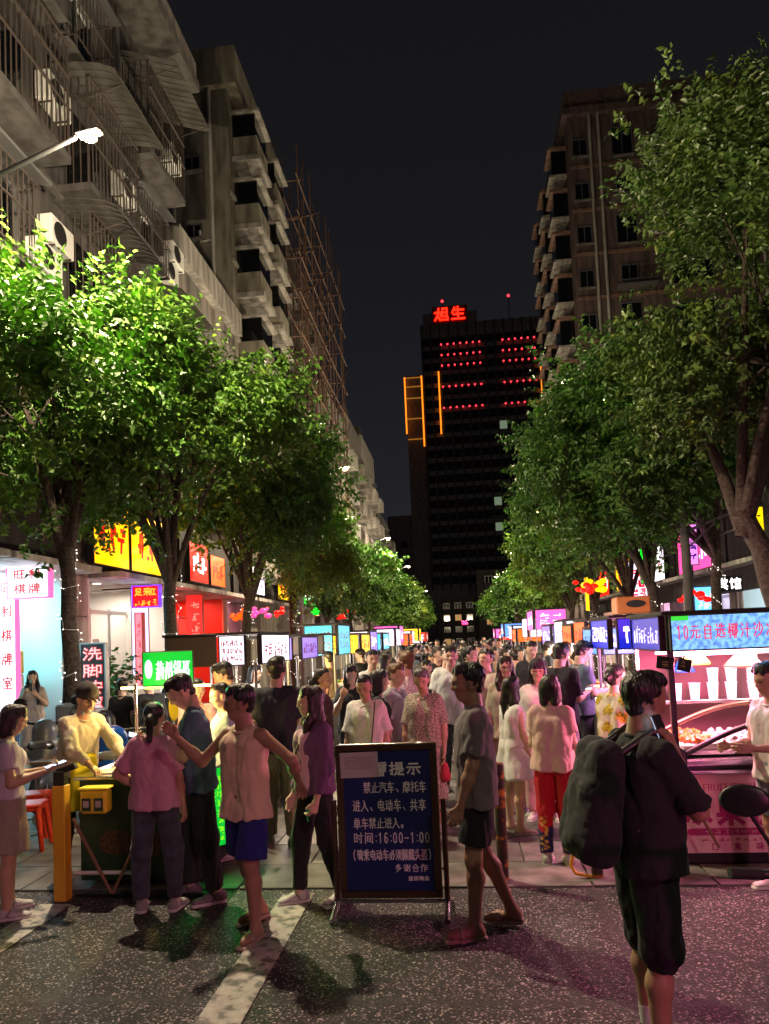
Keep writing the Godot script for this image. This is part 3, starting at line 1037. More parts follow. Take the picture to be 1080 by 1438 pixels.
	for a in [["metal_grey", Color(0.3, 0.3, 0.31), 0.35, 0.8], ["lamp_pole", Color(0.12, 0.12, 0.12), 0.5, 0.5], ["post_grey", Color(0.25, 0.25, 0.25), 0.6, 0.0], ["steel", Color(0.55, 0.55, 0.56), 0.25, 1.0], ["rust_bar", Color(0.065, 0.05, 0.045), 0.7, 0.3], ["black_metal", Color(0.02, 0.02, 0.022), 0.4, 0.6], ["bamboo", Color(0.12, 0.065, 0.045), 0.7, 0.0], ["black_plastic", Color(0.013, 0.013, 0.014), 0.4, 0.0], ["white_plastic", Color(0.62, 0.62, 0.6), 0.4, 0.0], ["red_plastic", Color(0.6, 0.045, 0.02), 0.4, 0.0], ["yellow_paint", Color(0.62, 0.33, 0.02), 0.5, 0.0], ["yellow_plastic", Color(0.7, 0.55, 0.03), 0.4, 0.0], ["black_rubber", Color(0.012, 0.012, 0.012), 0.8, 0.0], ["blue_paint", Color(0.01, 0.07, 0.42), 0.25, 0.0], ["navy_board", Color(0.006, 0.016, 0.11), 0.35, 0.0], ["paper", Color(0.4, 0.37, 0.37), 0.8, 0.0], ["white_print", Color(0.72, 0.72, 0.72), 0.6, 0.0], ["frame_bronze", Color(0.13, 0.085, 0.06), 0.3, 0.85], ["teal_shutter", Color(0.1, 0.3, 0.25), 0.5, 0.2], ["magenta_print", Color(0.33, 0.008, 0.13), 0.6, 0.0], ["pink_banner", Color(0.62, 0.4, 0.42), 0.6, 0.0], ["cup_clear", Color(0.75, 0.73, 0.7), 0.25, 0.0], ["green_banner", Color(0.012, 0.045, 0.02), 0.5, 0.0], ["red_cloth", Color(0.6, 0.03, 0.02), 0.6, 0.0], ["orange_food", Color(0.6, 0.16, 0.03), 0.35, 0.0], ["green_food", Color(0.1, 0.3, 0.04), 0.4, 0.0], ["cream_food", Color(0.65, 0.5, 0.3), 0.5, 0.0], ["wood", Color(0.2, 0.11, 0.06), 0.6, 0.0], ["cardboard", Color(0.35, 0.2, 0.1), 0.8, 0.0], ["lilac_cloth", Color(0.4, 0.36, 0.52), 0.8, 0.0], ["teal_paint", Color(0.05, 0.3, 0.32), 0.5, 0.0], ["water_blue", Color(0.05, 0.14, 0.4), 0.3, 0.0]]:
		mat(a[0], a[1].linear_to_srgb(), a[2], a[3])
	m = mat("bollard_paint", Color.WHITE, 0.55)
	textured(m, noise_tex(512, 0.006, [[0.0, Color(0.1, 0.085, 0.08)], [0.5, Color(0.2, 0.14, 0.11)], [0.62, Color(0.3, 0.19, 0.1)], [0.66, Color(0.66, 0.42, 0.08)], [1.0, Color(0.76, 0.5, 0.1)]], FastNoiseLite.TYPE_SIMPLEX_SMOOTH, 5, 19), 1.5)
	# glass
	m = mat("window_glass", Color(0.05, 0.055, 0.06, 1.0), 0.08)
	m = mat("shop_glass", Color(0.9, 1.0, 1.0, 0.12), 0.03)
	m.transparency = BaseMaterial3D.TRANSPARENCY_ALPHA
	m = mat("water", Color(0.6, 0.7, 0.75, 0.3), 0.05)
	# leaves and bark
	m = mat("leaf", Color.WHITE, 0.42)
	m.vertex_color_use_as_albedo = true
	m.backlight_enabled = true
	m.backlight = Color(0.42, 0.6, 0.22)
	m = mat("plant_leaf", lin(0.05, 0.14, 0.03), 0.4)
	m = mat("bark", lin(0.1, 0.075, 0.06), 0.9)
	textured(m, noise_tex(512, 0.02, [[0.0, Color(0.35, 0.32, 0.3)], [0.5, Color(0.7, 0.67, 0.64)], [1.0, Color(1, 1, 1)]], FastNoiseLite.TYPE_SIMPLEX_SMOOTH, 6, 6), 1.3)
	m.heightmap_enabled = true
	m.heightmap_texture = m.albedo_texture
	m.heightmap_scale = 2.5
	glow("phone_screen", Color(0.75, 0.85, 1.0), 1.2)
# ---------------------------------------------------------------- lettering: strokes on a 100 x 100 grid, y down
const GLYPH := {
	"旺": "6 18 36 18|6 18 6 82|36 18 36 82|6 48 36 48|6 82 36 82|48 16 94 16|52 48 90 48|44 86 98 86|71 16 71 86",
	"利": "46 8 12 22|4 34 56 34|30 18 30 94|30 36 8 72|30 36 54 66|68 18 68 68|92 6 92 90 80 84",
	"棋": "2 30 40 30|20 6 20 96|20 34 4 68|20 36 38 58|44 20 98 20|56 6 56 66|84 6 84 66|56 36 84 36|56 52 84 52|42 68 98 68|60 74 46 94|80 74 96 94",
	"牌": "10 10 10 50 4 94|10 38 44 38|32 8 32 38|10 62 34 62 34 94|54 14 92 14|54 14 54 50|92 14 92 50|54 32 92 32|54 50 92 50|72 4 72 50|62 52 48 66|44 70 98 70|76 52 76 98",
	"室": "50 2 50 12|8 30 8 16 92 16 92 30|20 34 80 34|50 36 28 54 74 52|66 42 82 60|50 54 50 92|22 72 78 72|6 94 94 94",
	"洗": "10 10 22 20|4 36 16 46|4 92 22 62|50 8 38 32|44 24 90 24|66 6 66 46|32 48 96 48|54 50 50 74 32 94|76 50 76 88 96 88 96 74",
	"脚": "6 10 6 70 2 94|6 10 28 10 28 94|6 38 28 38|6 62 28 62|36 28 64 28|50 8 50 50|34 50 66 50|50 52 38 82 62 80|74 14 74 96|74 14 96 14 96 66 84 62",
	"按": "2 28 36 28|20 4 20 92 10 86|2 66 36 54|66 2 66 14|44 30 44 18 96 18 96 30|42 50 98 50|64 30 54 64 88 92|82 52 66 80 44 94",
	"摩": "50 2 50 12|10 14 96 14|10 14 10 60 2 96|18 28 50 28|34 18 34 50|34 30 20 46|54 28 94 28|74 18 74 50|74 30 90 46|30 58 88 54|26 70 90 70|20 82 96 82|56 58 56 96 46 92",
	"足": "20 8 80 8|20 8 20 38|80 8 80 38|20 38 80 38|50 38 50 84|50 60 82 60|26 52 26 78 6 96|20 76 50 88 96 92",
	"采": "84 6 16 14|22 22 30 36|48 20 52 34|80 18 70 36|6 48 94 48|50 38 50 98|48 52 10 90|52 52 92 90",
	"红": "32 6 8 36 30 36 6 64 36 58|4 92 40 80|46 16 94 16|70 16 70 90|42 90 98 90",
	"提": "2 28 34 28|18 4 18 92 8 86|2 64 34 52|48 8 88 8|48 8 48 40|88 8 88 40|48 24 88 24|48 40 88 40|40 52 98 52|68 52 68 86|68 68 92 68|52 60 46 80 36 96|44 80 64 92 98 94",
	"示": "20 16 80 16|4 42 96 42|50 42 50 94 38 88|26 56 8 84|74 56 92 84",
	"馨": "6 8 48 8|28 2 28 26|10 18 46 18|10 28 46 28|6 38 48 38|60 4 92 4|56 22 96 22|62 24 92 44|90 24 58 44|10 52 90 52|50 46 50 62|48 54 10 66|52 54 90 66|28 68 74 68|28 68 28 98|74 68 74 98|28 82 74 82|28 98 74 98",
	"禁": "6 14 46 14|26 2 26 42|26 16 8 36|26 16 44 32|54 14 96 14|74 2 74 42|74 16 56 36|74 16 94 34|22 50 78 50|6 64 94 64|50 64 50 96 40 92|28 72 12 92|72 72 90 92",
	"止": "52 6 52 90|52 44 88 44|24 36 24 90|4 90 96 90",
	"汽": "10 8 22 20|4 34 16 46|4 92 22 62|48 4 34 34|44 18 94 18|46 34 88 34|34 52 80 52 84 84 98 92 98 74",
	"车": "10 20 88 20|44 2 20 50 86 50|4 72 96 72|54 34 54 98",
	"托": "2 28 38 28|20 4 20 92 10 86|2 66 38 52|88 8 48 22|40 50 98 42|66 18 66 88 96 88 96 72",
	"进": "12 8 22 22|4 40 22 40 22 76 6 90|22 76 46 90 98 90|36 26 96 26|34 52 98 52|54 6 54 52 44 78|80 6 80 80",
	"入": "36 8 50 14 40 56 6 94|50 22 64 62 96 94",
	"电": "16 20 82 20|16 20 16 68|82 20 82 68|16 44 82 44|16 68 82 68|49 4 49 90 92 90 92 76",
	"动": "8 16 44 16|2 38 50 38|26 40 8 78 44 74|36 60 48 86|52 30 92 30 86 90 74 84|72 6 70 46 50 94",
	"共": "6 30 94 30|30 6 30 64|70 6 70 64|2 64 98 64|34 72 10 94|66 72 90 94",
	"享": "50 2 50 12|6 16 94 16|26 28 74 28|26 28 26 44|74 28 74 44|26 44 74 44|20 56 80 56 52 68|52 68 52 94 40 90|4 74 96 74",
	"单": "28 4 38 18|72 4 62 18|18 24 82 24|18 24 18 62|82 24 82 62|18 43 82 43|18 62 82 62|4 78 96 78|50 24 50 98",
	"时": "6 16 34 16|6 16 6 80|34 16 34 80|6 48 34 48|6 80 34 80|42 30 98 30|80 6 80 92 66 86|54 48 64 64",
	"间": "12 4 22 14|10 22 10 96|34 12 90 12 90 92 78 88|32 34 68 34|32 34 32 78|68 34 68 78|32 56 68 56|32 78 68 78",
	"骑": "8 10 34 10 30 50|12 10 10 50 40 50 38 88 28 84|4 70 32 66|66 2 66 14|44 20 96 20|64 22 48 38|68 22 90 38|42 44 98 44|84 44 84 94 72 90|50 56 70 56|50 56 50 78|70 56 70 78|50 78 70 78",
	"乘": "80 4 20 12|6 24 94 24|50 8 50 98|34 24 34 58|14 36 34 36|10 54 34 50|66 24 66 52 90 52|88 34 66 40|48 60 8 92|52 60 94 92",
	"必": "14 40 8 66|34 30 36 80 44 90 72 88 76 68|48 12 58 28|78 38 92 64|82 8 54 54 8 92",
	"须": "30 8 8 26|32 32 8 52|36 56 6 92|44 12 98 12|70 12 64 24|50 26 92 26|50 26 50 72|92 26 92 72|70 34 70 56 48 96|74 76 94 94",
	"佩": "22 4 4 46|14 34 14 98|30 8 30 70 24 94|30 8 88 8 88 80 98 94|38 26 80 26|42 42 42 80|42 42 76 42 76 78|59 28 59 96",
	"戴": "6 14 58 14|32 2 32 28|4 28 96 28|12 36 52 36|12 36 12 60|52 36 52 60|32 36 32 60|12 48 52 48|12 60 52 60|6 70 58 70|20 62 20 80|44 62 44 80|4 80 60 80|24 84 10 96|40 84 54 96|68 4 74 60 94 96 98 80|92 44 64 92|80 8 92 20",
	"头": "20 10 36 24|10 32 26 44|4 60 96 60|56 4 54 58 12 96|58 66 90 92",
	"盔": "4 10 96 10|24 10 22 34 4 62|26 26 44 26 40 52 26 58|64 14 64 38 40 60|50 24 54 36|82 20 74 36|66 40 92 58|16 66 84 66|16 66 16 92|84 66 84 92|38 66 38 92|62 66 62 92|2 94 98 94",
	"多": "48 2 16 28|36 14 72 14 14 52|34 22 46 32|62 36 26 64|50 48 92 48 20 98|48 58 60 68",
	"谢": "8 8 18 20|2 36 18 36 18 86 30 76|48 2 42 14|36 14 60 14 60 90 50 86|36 14 36 64|36 30 60 30|36 46 60 46|32 64 60 64 34 88|64 28 98 28|86 4 86 92 76 88|70 46 76 58",
	"合": "50 4 6 46|50 4 94 46|30 42 70 42|22 58 78 58|22 58 22 94|78 58 78 94|22 94 78 94",
	"作": "26 4 4 48|16 34 16 98|46 4 32 42|42 22 98 22|58 22 58 98|58 46 92 46|58 68 92 68",
	"益": "26 4 36 18|74 4 62 18|6 26 94 26|34 32 10 56|64 32 92 56|18 62 82 62|18 62 18 92|82 62 82 92|40 62 40 92|60 62 60 92|2 94 98 94",
	"田": "10 12 90 12|10 12 10 90|90 12 90 90|10 50 90 50|50 12 50 90|10 90 90 90",
	"物": "14 10 6 36|4 30 40 30|24 4 24 98|2 66 42 54|58 4 44 40|52 22 96 22 90 92 78 86|66 26 48 70|80 26 56 88",
	"业": "34 6 34 88|64 6 64 88|8 28 20 66|92 28 78 66|2 90 98 90",
	"元": "20 14 80 14|4 40 96 40|36 40 32 70 4 96|62 40 62 88 96 88 96 70",
	"自": "52 2 42 18|20 18 80 18|20 18 20 96|80 18 80 96|20 42 80 42|20 66 80 66|20 94 80 94",
	"选": "12 6 22 20|4 38 22 38 22 76 6 90|22 76 46 90 98 90|50 6 40 24|44 20 90 20|66 2 66 42|34 42 98 42|54 44 50 62 34 78|76 44 76 74 96 74 96 62",
	"椰": "2 28 34 28|18 4 18 96|18 32 4 64|20 34 32 52|36 10 70 10|44 10 44 80|62 10 62 98|44 32 62 32|44 54 62 54|34 82 70 76|78 8 78 98|78 8 96 8 86 38 96 58 82 74",
	"汁": "10 8 24 20|4 38 18 48|4 92 26 60|34 44 98 44|66 6 66 98",
	"沙": "10 8 24 20|4 38 18 48|4 92 26 60|64 4 64 56 54 52|44 20 34 46|80 18 94 42|94 48 66 80 30 96",
	"冰": "8 18 22 34|4 88 24 56|64 4 64 92 52 86|34 30 56 30 32 76|92 20 68 42|66 42 98 82",
	"水": "50 4 50 92 36 86|6 32 40 32 8 82|90 18 58 42|54 36 96 84",
	"果": "18 8 82 8|18 8 18 50|82 8 82 50|18 29 82 29|18 50 82 50|4 64 96 64|50 8 50 98|46 66 8 94|54 66 94 94",
	"捞": "2 28 36 28|20 4 20 92 10 86|2 66 36 52|42 16 98 16|56 4 56 28|84 4 84 28|42 46 42 34 96 34 96 46|42 60 90 60 84 92 72 88|66 46 62 66 38 96",
	"口": "14 16 86 16|14 16 14 90|86 16 86 90|14 90 86 90",
	"意": "50 2 50 10|14 14 86 14|34 18 40 28|66 18 60 28|4 32 96 32|24 40 76 40|24 40 24 66|76 40 76 66|24 53 76 53|24 66 76 66|16 74 8 92|34 74 36 94 70 94 74 84|54 72 60 82|82 74 94 90",
	"味": "4 20 32 20|4 20 4 74|32 20 32 74|4 74 32 74|44 24 92 24|38 48 98 48|68 4 68 98|66 50 38 84|70 50 98 84",
	"旭": "4 36 50 36 48 66|32 6 28 50 4 92|24 60 40 92 98 92 98 78|60 8 92 8|60 8 60 66|92 8 92 66|60 37 92 37|60 66 92 66",
	"生": "26 6 8 44|20 26 90 26|50 4 50 92|16 56 86 56|4 92 96 92",
	"宾": "50 2 50 12|8 30 8 16 92 16 92 30|76 28 26 34 26 70|26 50 82 50|64 50 64 70|6 72 94 72|34 80 12 96|66 80 90 96",
	"馆": "22 4 6 36|16 20 38 20 32 34|18 38 18 90 36 78|68 2 68 12|46 28 46 16 96 16 96 28|54 30 54 96|54 30 88 30 88 54|54 54 88 54|54 70 92 70 92 94|54 94 92 94",
	"荆": "4 18 96 18|32 4 32 30|66 4 66 30|6 40 52 40|2 62 56 62|20 40 20 62 6 96|40 40 40 96|68 40 68 74|92 32 92 92 80 88",
	"州": "26 8 24 60 6 94|54 12 54 88|90 6 90 98|8 38 4 60|38 36 44 56|70 34 78 56",
	"锅": "22 4 4 34|16 20 40 20|8 40 38 40|2 60 42 60|22 40 22 92 42 80|54 8 90 8|54 8 54 36|90 8 90 36|54 36 90 36|48 50 48 98|48 50 96 50 96 92 86 90|72 38 70 62 56 84|72 62 88 82",
	"、": "20 66 40 88", "。": "20 70 36 70 40 80 34 92 22 92 16 80 20 70", ":": "48 34 52 34|48 78 52 78", "-": "14 54 86 54",
	"(": "72 4 54 30 54 70 72 96", ")": "28 4 46 30 46 70 28 96",
	"0": "50 8 78 22 84 52 78 82 50 94 22 82 16 52 22 22 50 8", "1": "26 26 52 8 52 94", "6": "76 18 54 8 28 22 18 58 28 86 52 94 76 84 82 66 72 50 52 44 28 54 20 66",
}

# one glyph as flat raised strokes, in a cell of size w x h with its lower left corner at o
func glyph(sh: Sh, ch: String, o: Vector2, w: float, h: float, stroke: float, z: float) -> void:
	if not GLYPH.has(ch):
		return
	var lift := 0
	for line: String in (GLYPH[ch] as String).split("|"):
		var n := line.split_floats(" ")
		var zz := z + lift * stroke * 0.012
		lift += 1
		for i in range(0, n.size() - 2, 2):
			var a := Vector2(o.x + n[i] * 0.01 * w, o.y + (100.0 - n[i + 1]) * 0.01 * h)
			var b := Vector2(o.x + n[i + 2] * 0.01 * w, o.y + (100.0 - n[i + 3]) * 0.01 * h)
			stroke_bar(sh, a, b, stroke, zz + (i % 4) * stroke * 0.004)

func stroke_bar(sh: Sh, a: Vector2, b: Vector2, st: float, z: float) -> void:
	var d := (b - a).normalized() * st * 0.5
	var p := Vector2(-d.y, d.x)
	a -= d * 0.85
	b += d * 0.85
	var q: Array[Vector3] = []
	for c in [a + p, b + p, b - p, a - p]:
		q.append(Vector3(c.x, c.y, z))
	sh.quad(q[0], q[1], q[2], q[3])
	var dz := Vector3(0, 0, -st * 0.25)
	for i in 4:
		sh.quad(q[i], q[i] + dz, q[(i + 1) % 4] + dz, q[(i + 1) % 4])

# rows: array of [text, x, y, cell width, cell height, advance]
func lettering(rows: Array, stroke: float, z: float) -> ArrayMesh:
	var sh := Sh.new()
	for r in rows:
		var x: float = r[1]
		var text: String = r[0]
		for i in text.length():
			var slim := 0.5 if text[i] in "016-" else 1.0
			glyph(sh, text[i], Vector2(x - (r[3] * 0.35 if text[i] == ":" else 0.0), r[2]), r[3] * slim, r[4], stroke, z)
			x += r[5] * (0.55 if text[i] in "016-" else (0.3 if text[i] == ":" else 1.0))
	return sh.mesh()

# strokes that stand for lettering too small to read
func scribble(w: float, h: float, cols: int, rows: int, stroke: float, z: float, sd: int) -> ArrayMesh:
	var sh := Sh.new()
	var r := RandomNumberGenerator.new()
	r.seed = sd
	for i in cols:
		for j in rows:
			var cx := (-0.5 + (i + 0.5) / cols) * w
			var cy := (-0.5 + (j + 0.5) / rows) * h
			var cw := w / cols * 0.72
			var chh := h / rows * 0.76
			for k in r.randi_range(4, 6):
				var a := Vector2(cx + r.randf_range(-0.5, 0.5) * cw, cy + r.randf_range(-0.5, 0.5) * chh)
				var b := a + (Vector2(r.randf_range(0.4, 0.9) * cw, 0) if r.randf() < 0.55 else Vector2(r.randf_range(-0.1, 0.1) * cw, -r.randf_range(0.4, 0.8) * chh))
				b.x = clampf(b.x, cx - cw * 0.5, cx + cw * 0.5)
				b.y = clampf(b.y, cy - chh * 0.5, cy + chh * 0.5)
				stroke_bar(sh, a, b, stroke, z + k * stroke * 0.01)
	return sh.mesh()

func area_light(called: String, parent: Node, at: Vector3, turn: Vector3, size: Vector2, c: Color, energy: float) -> void:
	var l := AreaLight3D.new()
	l.name = called
	l.area_size = size
	l.light_color = c
	l.light_energy = energy
	l.shadow_enabled = true
	l.position = at
	l.rotation_degrees = turn
	parent.add_child(l, true)


func sign_parts(root: Node3D, w: float, h: float, d: float, face: Material, housing: Material, letters: Mesh, ink: Material, rim := 0.02) -> void:
	# frame of four bars and a back, the panel set in it, letters on the panel
	var f := Sh.new()
	f.box(Vector3(0, h / 2 - rim / 2, 0), Vector3(w, rim, d), 0.004)
	f.box(Vector3(0, -h / 2 + rim / 2, 0), Vector3(w, rim, d), 0.004)
	f.box(Vector3(-w / 2 + rim / 2, 0, 0), Vector3(rim, h - rim * 2, d), 0.0)
	f.box(Vector3(w / 2 - rim / 2, 0, 0), Vector3(rim, h - rim * 2, d), 0.0)
	f.box(Vector3(0, 0, -d * 0.4), Vector3(w - rim * 2, h - rim * 2, d * 0.15))
	obj("sign_housing", f.mesh(), housing, root)
	var pz := d * 0.5 - 0.012
	obj("sign_panel", Sh.new().box(Vector3(0, 0, pz - 0.01), Vector3(w - rim * 2 - 0.002, h - rim * 2 - 0.002, 0.02)).mesh(), face, root)
	if letters:
		var l := obj("sign_lettering", letters, ink, root)
		l.position.z = pz + 0.003
# ---------------------------------------------------------------- ground, buildings
func make_ground() -> void:
	structure("ground", Sh.new().box(Vector3(0, -0.09, -220), Vector3(700, 0.1, 640)).mesh(), mat("far_ground", lin(0.05, 0.05, 0.05), 0.9))
	structure("road", Sh.new().box(Vector3(0, -0.02, 2.15), Vector3(40, 0.04, 15.7)).mesh(), M.asphalt)
	# worn white lane lines, each its own sheet
	for a in [[-1.3, -3.0, 5.2, 0.24], [-3.12, -2.6, 5.6, 0.24]]:
		var line := structure("lane_line", Sh.new().box(Vector3.ZERO, Vector3(a[3], 0.004, a[2])).mesh(), M.road_paint, Vector3(a[0], 0.006, a[1]))
		line.set_meta("label", "worn white lane line painted along the asphalt")
	var pave := structure("pavement", Sh.new().box(Vector3(0, -0.02, -80.7), Vector3(34, 0.04, 150)).mesh(), mat("pavement_far", lin(0.1, 0.095, 0.09), 0.7))
	textured(M.pavement_far, M.slab_tex, 0.4, true)
	var r := RandomNumberGenerator.new()
	r.seed = 3
	var meshes := []
	for i in 3:
		meshes.append(Sh.new().box(Vector3.ZERO, Vector3(0.892 - i * 0.003, 0.02, 0.594 - i * 0.002), 0.004).mesh())
	for row in 15:
		var off := 0.45 if row % 2 else 0.0
		for c in 11:
			var p := Vector3(-4.95 + c * 0.9 + off, 0.004 + r.randf() * 0.004, -6.0 - row * 0.6)
			var s := obj("paving_slab", meshes[r.randi() % 3], M["slab%d" % (r.randi() % 4)], pave, p)
			s.rotation_degrees = Vector3(r.randf_range(-0.15, 0.15), r.randf_range(-0.3, 0.3), r.randf_range(-0.15, 0.15))

var win_cache := {}
# a window: frame, panes, sill; optional steel cage and hood. Faces +z of the building's own axes
func window(root: Node3D, at: Vector3, w: float, h: float, cage := false, hood := false, pane: Material = null, turn := 0.0) -> Node3D:
	var o := Node3D.new()
	o.name = "window"
	root.add_child(o, true)
	o.position = at
	o.rotation_degrees.y = turn
	var k := "%.2f %.2f" % [w, h]
	if not win_cache.has(k):
		var f := Sh.new()
		f.box(Vector3(0, h / 2, 0.02), Vector3(w + 0.1, 0.06, 0.14)).box(Vector3(-w / 2 - 0.02, 0, 0.02), Vector3(0.06, h - 0.06, 0.14)).box(Vector3(w / 2 + 0.02, 0, 0.02), Vector3(0.06, h - 0.06, 0.14))
		f.box(Vector3(0, 0, 0.03), Vector3(0.05, h - 0.06, 0.08))
		var s := Sh.new().box(Vector3(0, -h / 2 - 0.04, 0.1), Vector3(w + 0.25, 0.08, 0.3), 0.01)
		var p := Sh.new().box(Vector3(0, 0, 0.01), Vector3(w - 0.02, h - 0.06, 0.02))
		var c := Sh.new()
		var n := int(w / 0.14)
		for i in n + 1:
			c.box(Vector3(-w / 2 - 0.08 + (w + 0.16) * i / n, -0.06, 0.48), Vector3(0.018, h + 0.2, 0.018))
		for y in [-h / 2 - 0.14, 0.0, h / 2 + 0.02]:
			c.box(Vector3(0, y, 0.5), Vector3(w + 0.2, 0.03, 0.03))
			for sx in [-1, 1]:
				c.box(Vector3(sx * (w / 2 + 0.09), y, 0.28), Vector3(0.025, 0.025, 0.42))
		var hd := Sh.new().box(Vector3(0, h / 2 + 0.2, 0.34), Vector3(w + 0.35, 0.05, 0.72), 0.0, Basis(Vector3.RIGHT, 0.25))
		win_cache[k] = [f.mesh(), p.mesh(), s.mesh(), c.mesh(), hd.mesh()]
	var q: Array = win_cache[k]
	obj("window_frame", q[0], M.metal_grey, o)
	obj("pane", q[1], pane if pane else M.window_glass, o)
	obj("sill", q[2], M.concrete, o)
	if cage:
		obj("security_cage", q[3], M.rust_bar, o)
	if hood:
		obj("window_hood", q[4], M.metal_grey, o)
	return o

func balcony(root: Node3D, at: Vector3, w: float, d := 1.1, solid := false, wallm: Material = null, caged := true) -> void:
	var o := Node3D.new()
	o.name = "balcony"
	root.add_child(o, true)
	o.position = at
	var m: Material = wallm if wallm else M.concrete
	obj("balcony_slab", Sh.new().box(Vector3(0, -0.08, d / 2), Vector3(w, 0.16, d)).mesh(), m, o)
	if solid:
		obj("parapet", Sh.new().box(Vector3(0, 0.45, d - 0.06), Vector3(w, 0.9, 0.12)).box(Vector3(-w / 2 + 0.06, 0.45, d / 2 - 0.06), Vector3(0.12, 0.9, d - 0.12)).box(Vector3(w / 2 - 0.06, 0.45, d / 2 - 0.06), Vector3(0.12, 0.9, d - 0.12)).mesh(), m, o)
	if caged:
		var c := Sh.new()
		var y0 := 0.9 if solid else 0.0
		var n := int(w / 0.16)
		for i in n + 1:
			c.box(Vector3(-w / 2 + w * i / n, (y0 + 2.3) / 2, d - 0.03), Vector3(0.02, 2.3 - y0, 0.02))
		for i in int(d / 0.16):
			for sx in [-1, 1]:
				c.box(Vector3(sx * w / 2, (y0 + 2.3) / 2, 0.1 + i * 0.16), Vector3(0.02, 2.3 - y0, 0.02))
		for y in [0.95, 1.6, 2.3]:
			c.box(Vector3(0, y, d), Vector3(w, 0.035, 0.035))
		obj("balcony_cage", c.mesh(), M.rust_bar, o)
	obj("balcony_door", Sh.new().box(Vector3(0, 1.05, 0.04), Vector3(w * 0.6, 2.1, 0.06)).mesh(), M.window_glass, o)

func air_conditioner(root: Node3D, at: Vector3, turn := 0.0) -> void:
	var o := Node3D.new()
	o.name = "air_conditioner"
	root.add_child(o, true)
	o.position = at
	o.rotation_degrees.y = turn
	obj("casing", win_cache.get_or_add("ac_case", Sh.new().box(Vector3(0, 0.3, 0.25), Vector3(0.85, 0.58, 0.32), 0.02).mesh()), M.white_plastic, o)
	obj("fan_grille", win_cache.get_or_add("ac_fan", Sh.new().lathe(Vector3(-0.12, 0.3, 0.415), [Vector2(0.23, 0), Vector2(0.23, 0.012), Vector2(0.05, 0.016), Vector2(0, 0.016)], 14, Basis(Vector3.RIGHT, PI / 2)).mesh()), M.black_plastic, o)
	for x in [-0.3, 0.3]:
		obj("bracket", win_cache.get_or_add("ac_br", Sh.new().box(Vector3(0, 0.0, 0.2), Vector3(0.03, 0.03, 0.4)).mesh()), M.rust_bar, o, Vector3(x, 0, 0))

func awning(root: Node3D, at: Vector3, w: float, d: float, drop := 0.35, arc := false) -> void:
	# corrugated sheet on two arms
	var s := Sh.new()
	var n := 4 if arc else 1
	var ribs := int(w / 0.11)
	for i in n:
		var f := func(t: float) -> Vector3:
			return Vector3(0, -drop * (t * t if arc else t), d * (sin(t * PI / 2) if arc else t))
		var a: Vector3 = f.call(float(i) / n)
		var b: Vector3 = f.call(float(i + 1) / n)
		for k in ribs:
			s.box((a + b) / 2 + Vector3((k + 0.5) / ribs * w - w / 2, 0.012 * (k % 2), 0), Vector3(w / ribs - 0.002, 0.012, a.distance_to(b) + 0.01), 0.0, Basis(Vector3.RIGHT, atan2(a.y - b.y, b.z - a.z)))
	var o := obj("awning", s.mesh(), M.awning_sheet, root, at)
	for sx in [-0.42, 0.42]:
		obj("awning_arm", Sh.new().rod(Vector3(sx * w, -drop - 0.35, 0), Vector3(sx * w, -drop, d * 0.95), 0.012, -1, 5).mesh(), M.rust_bar, o)

func pipe(root: Node3D, a: Vector3, b: Vector3, r := 0.06, m: Material = null) -> void:
	obj("drain_pipe", Sh.new().rod(a, b, r, -1, 8).mesh(), m if m else M.wall_pale, root)

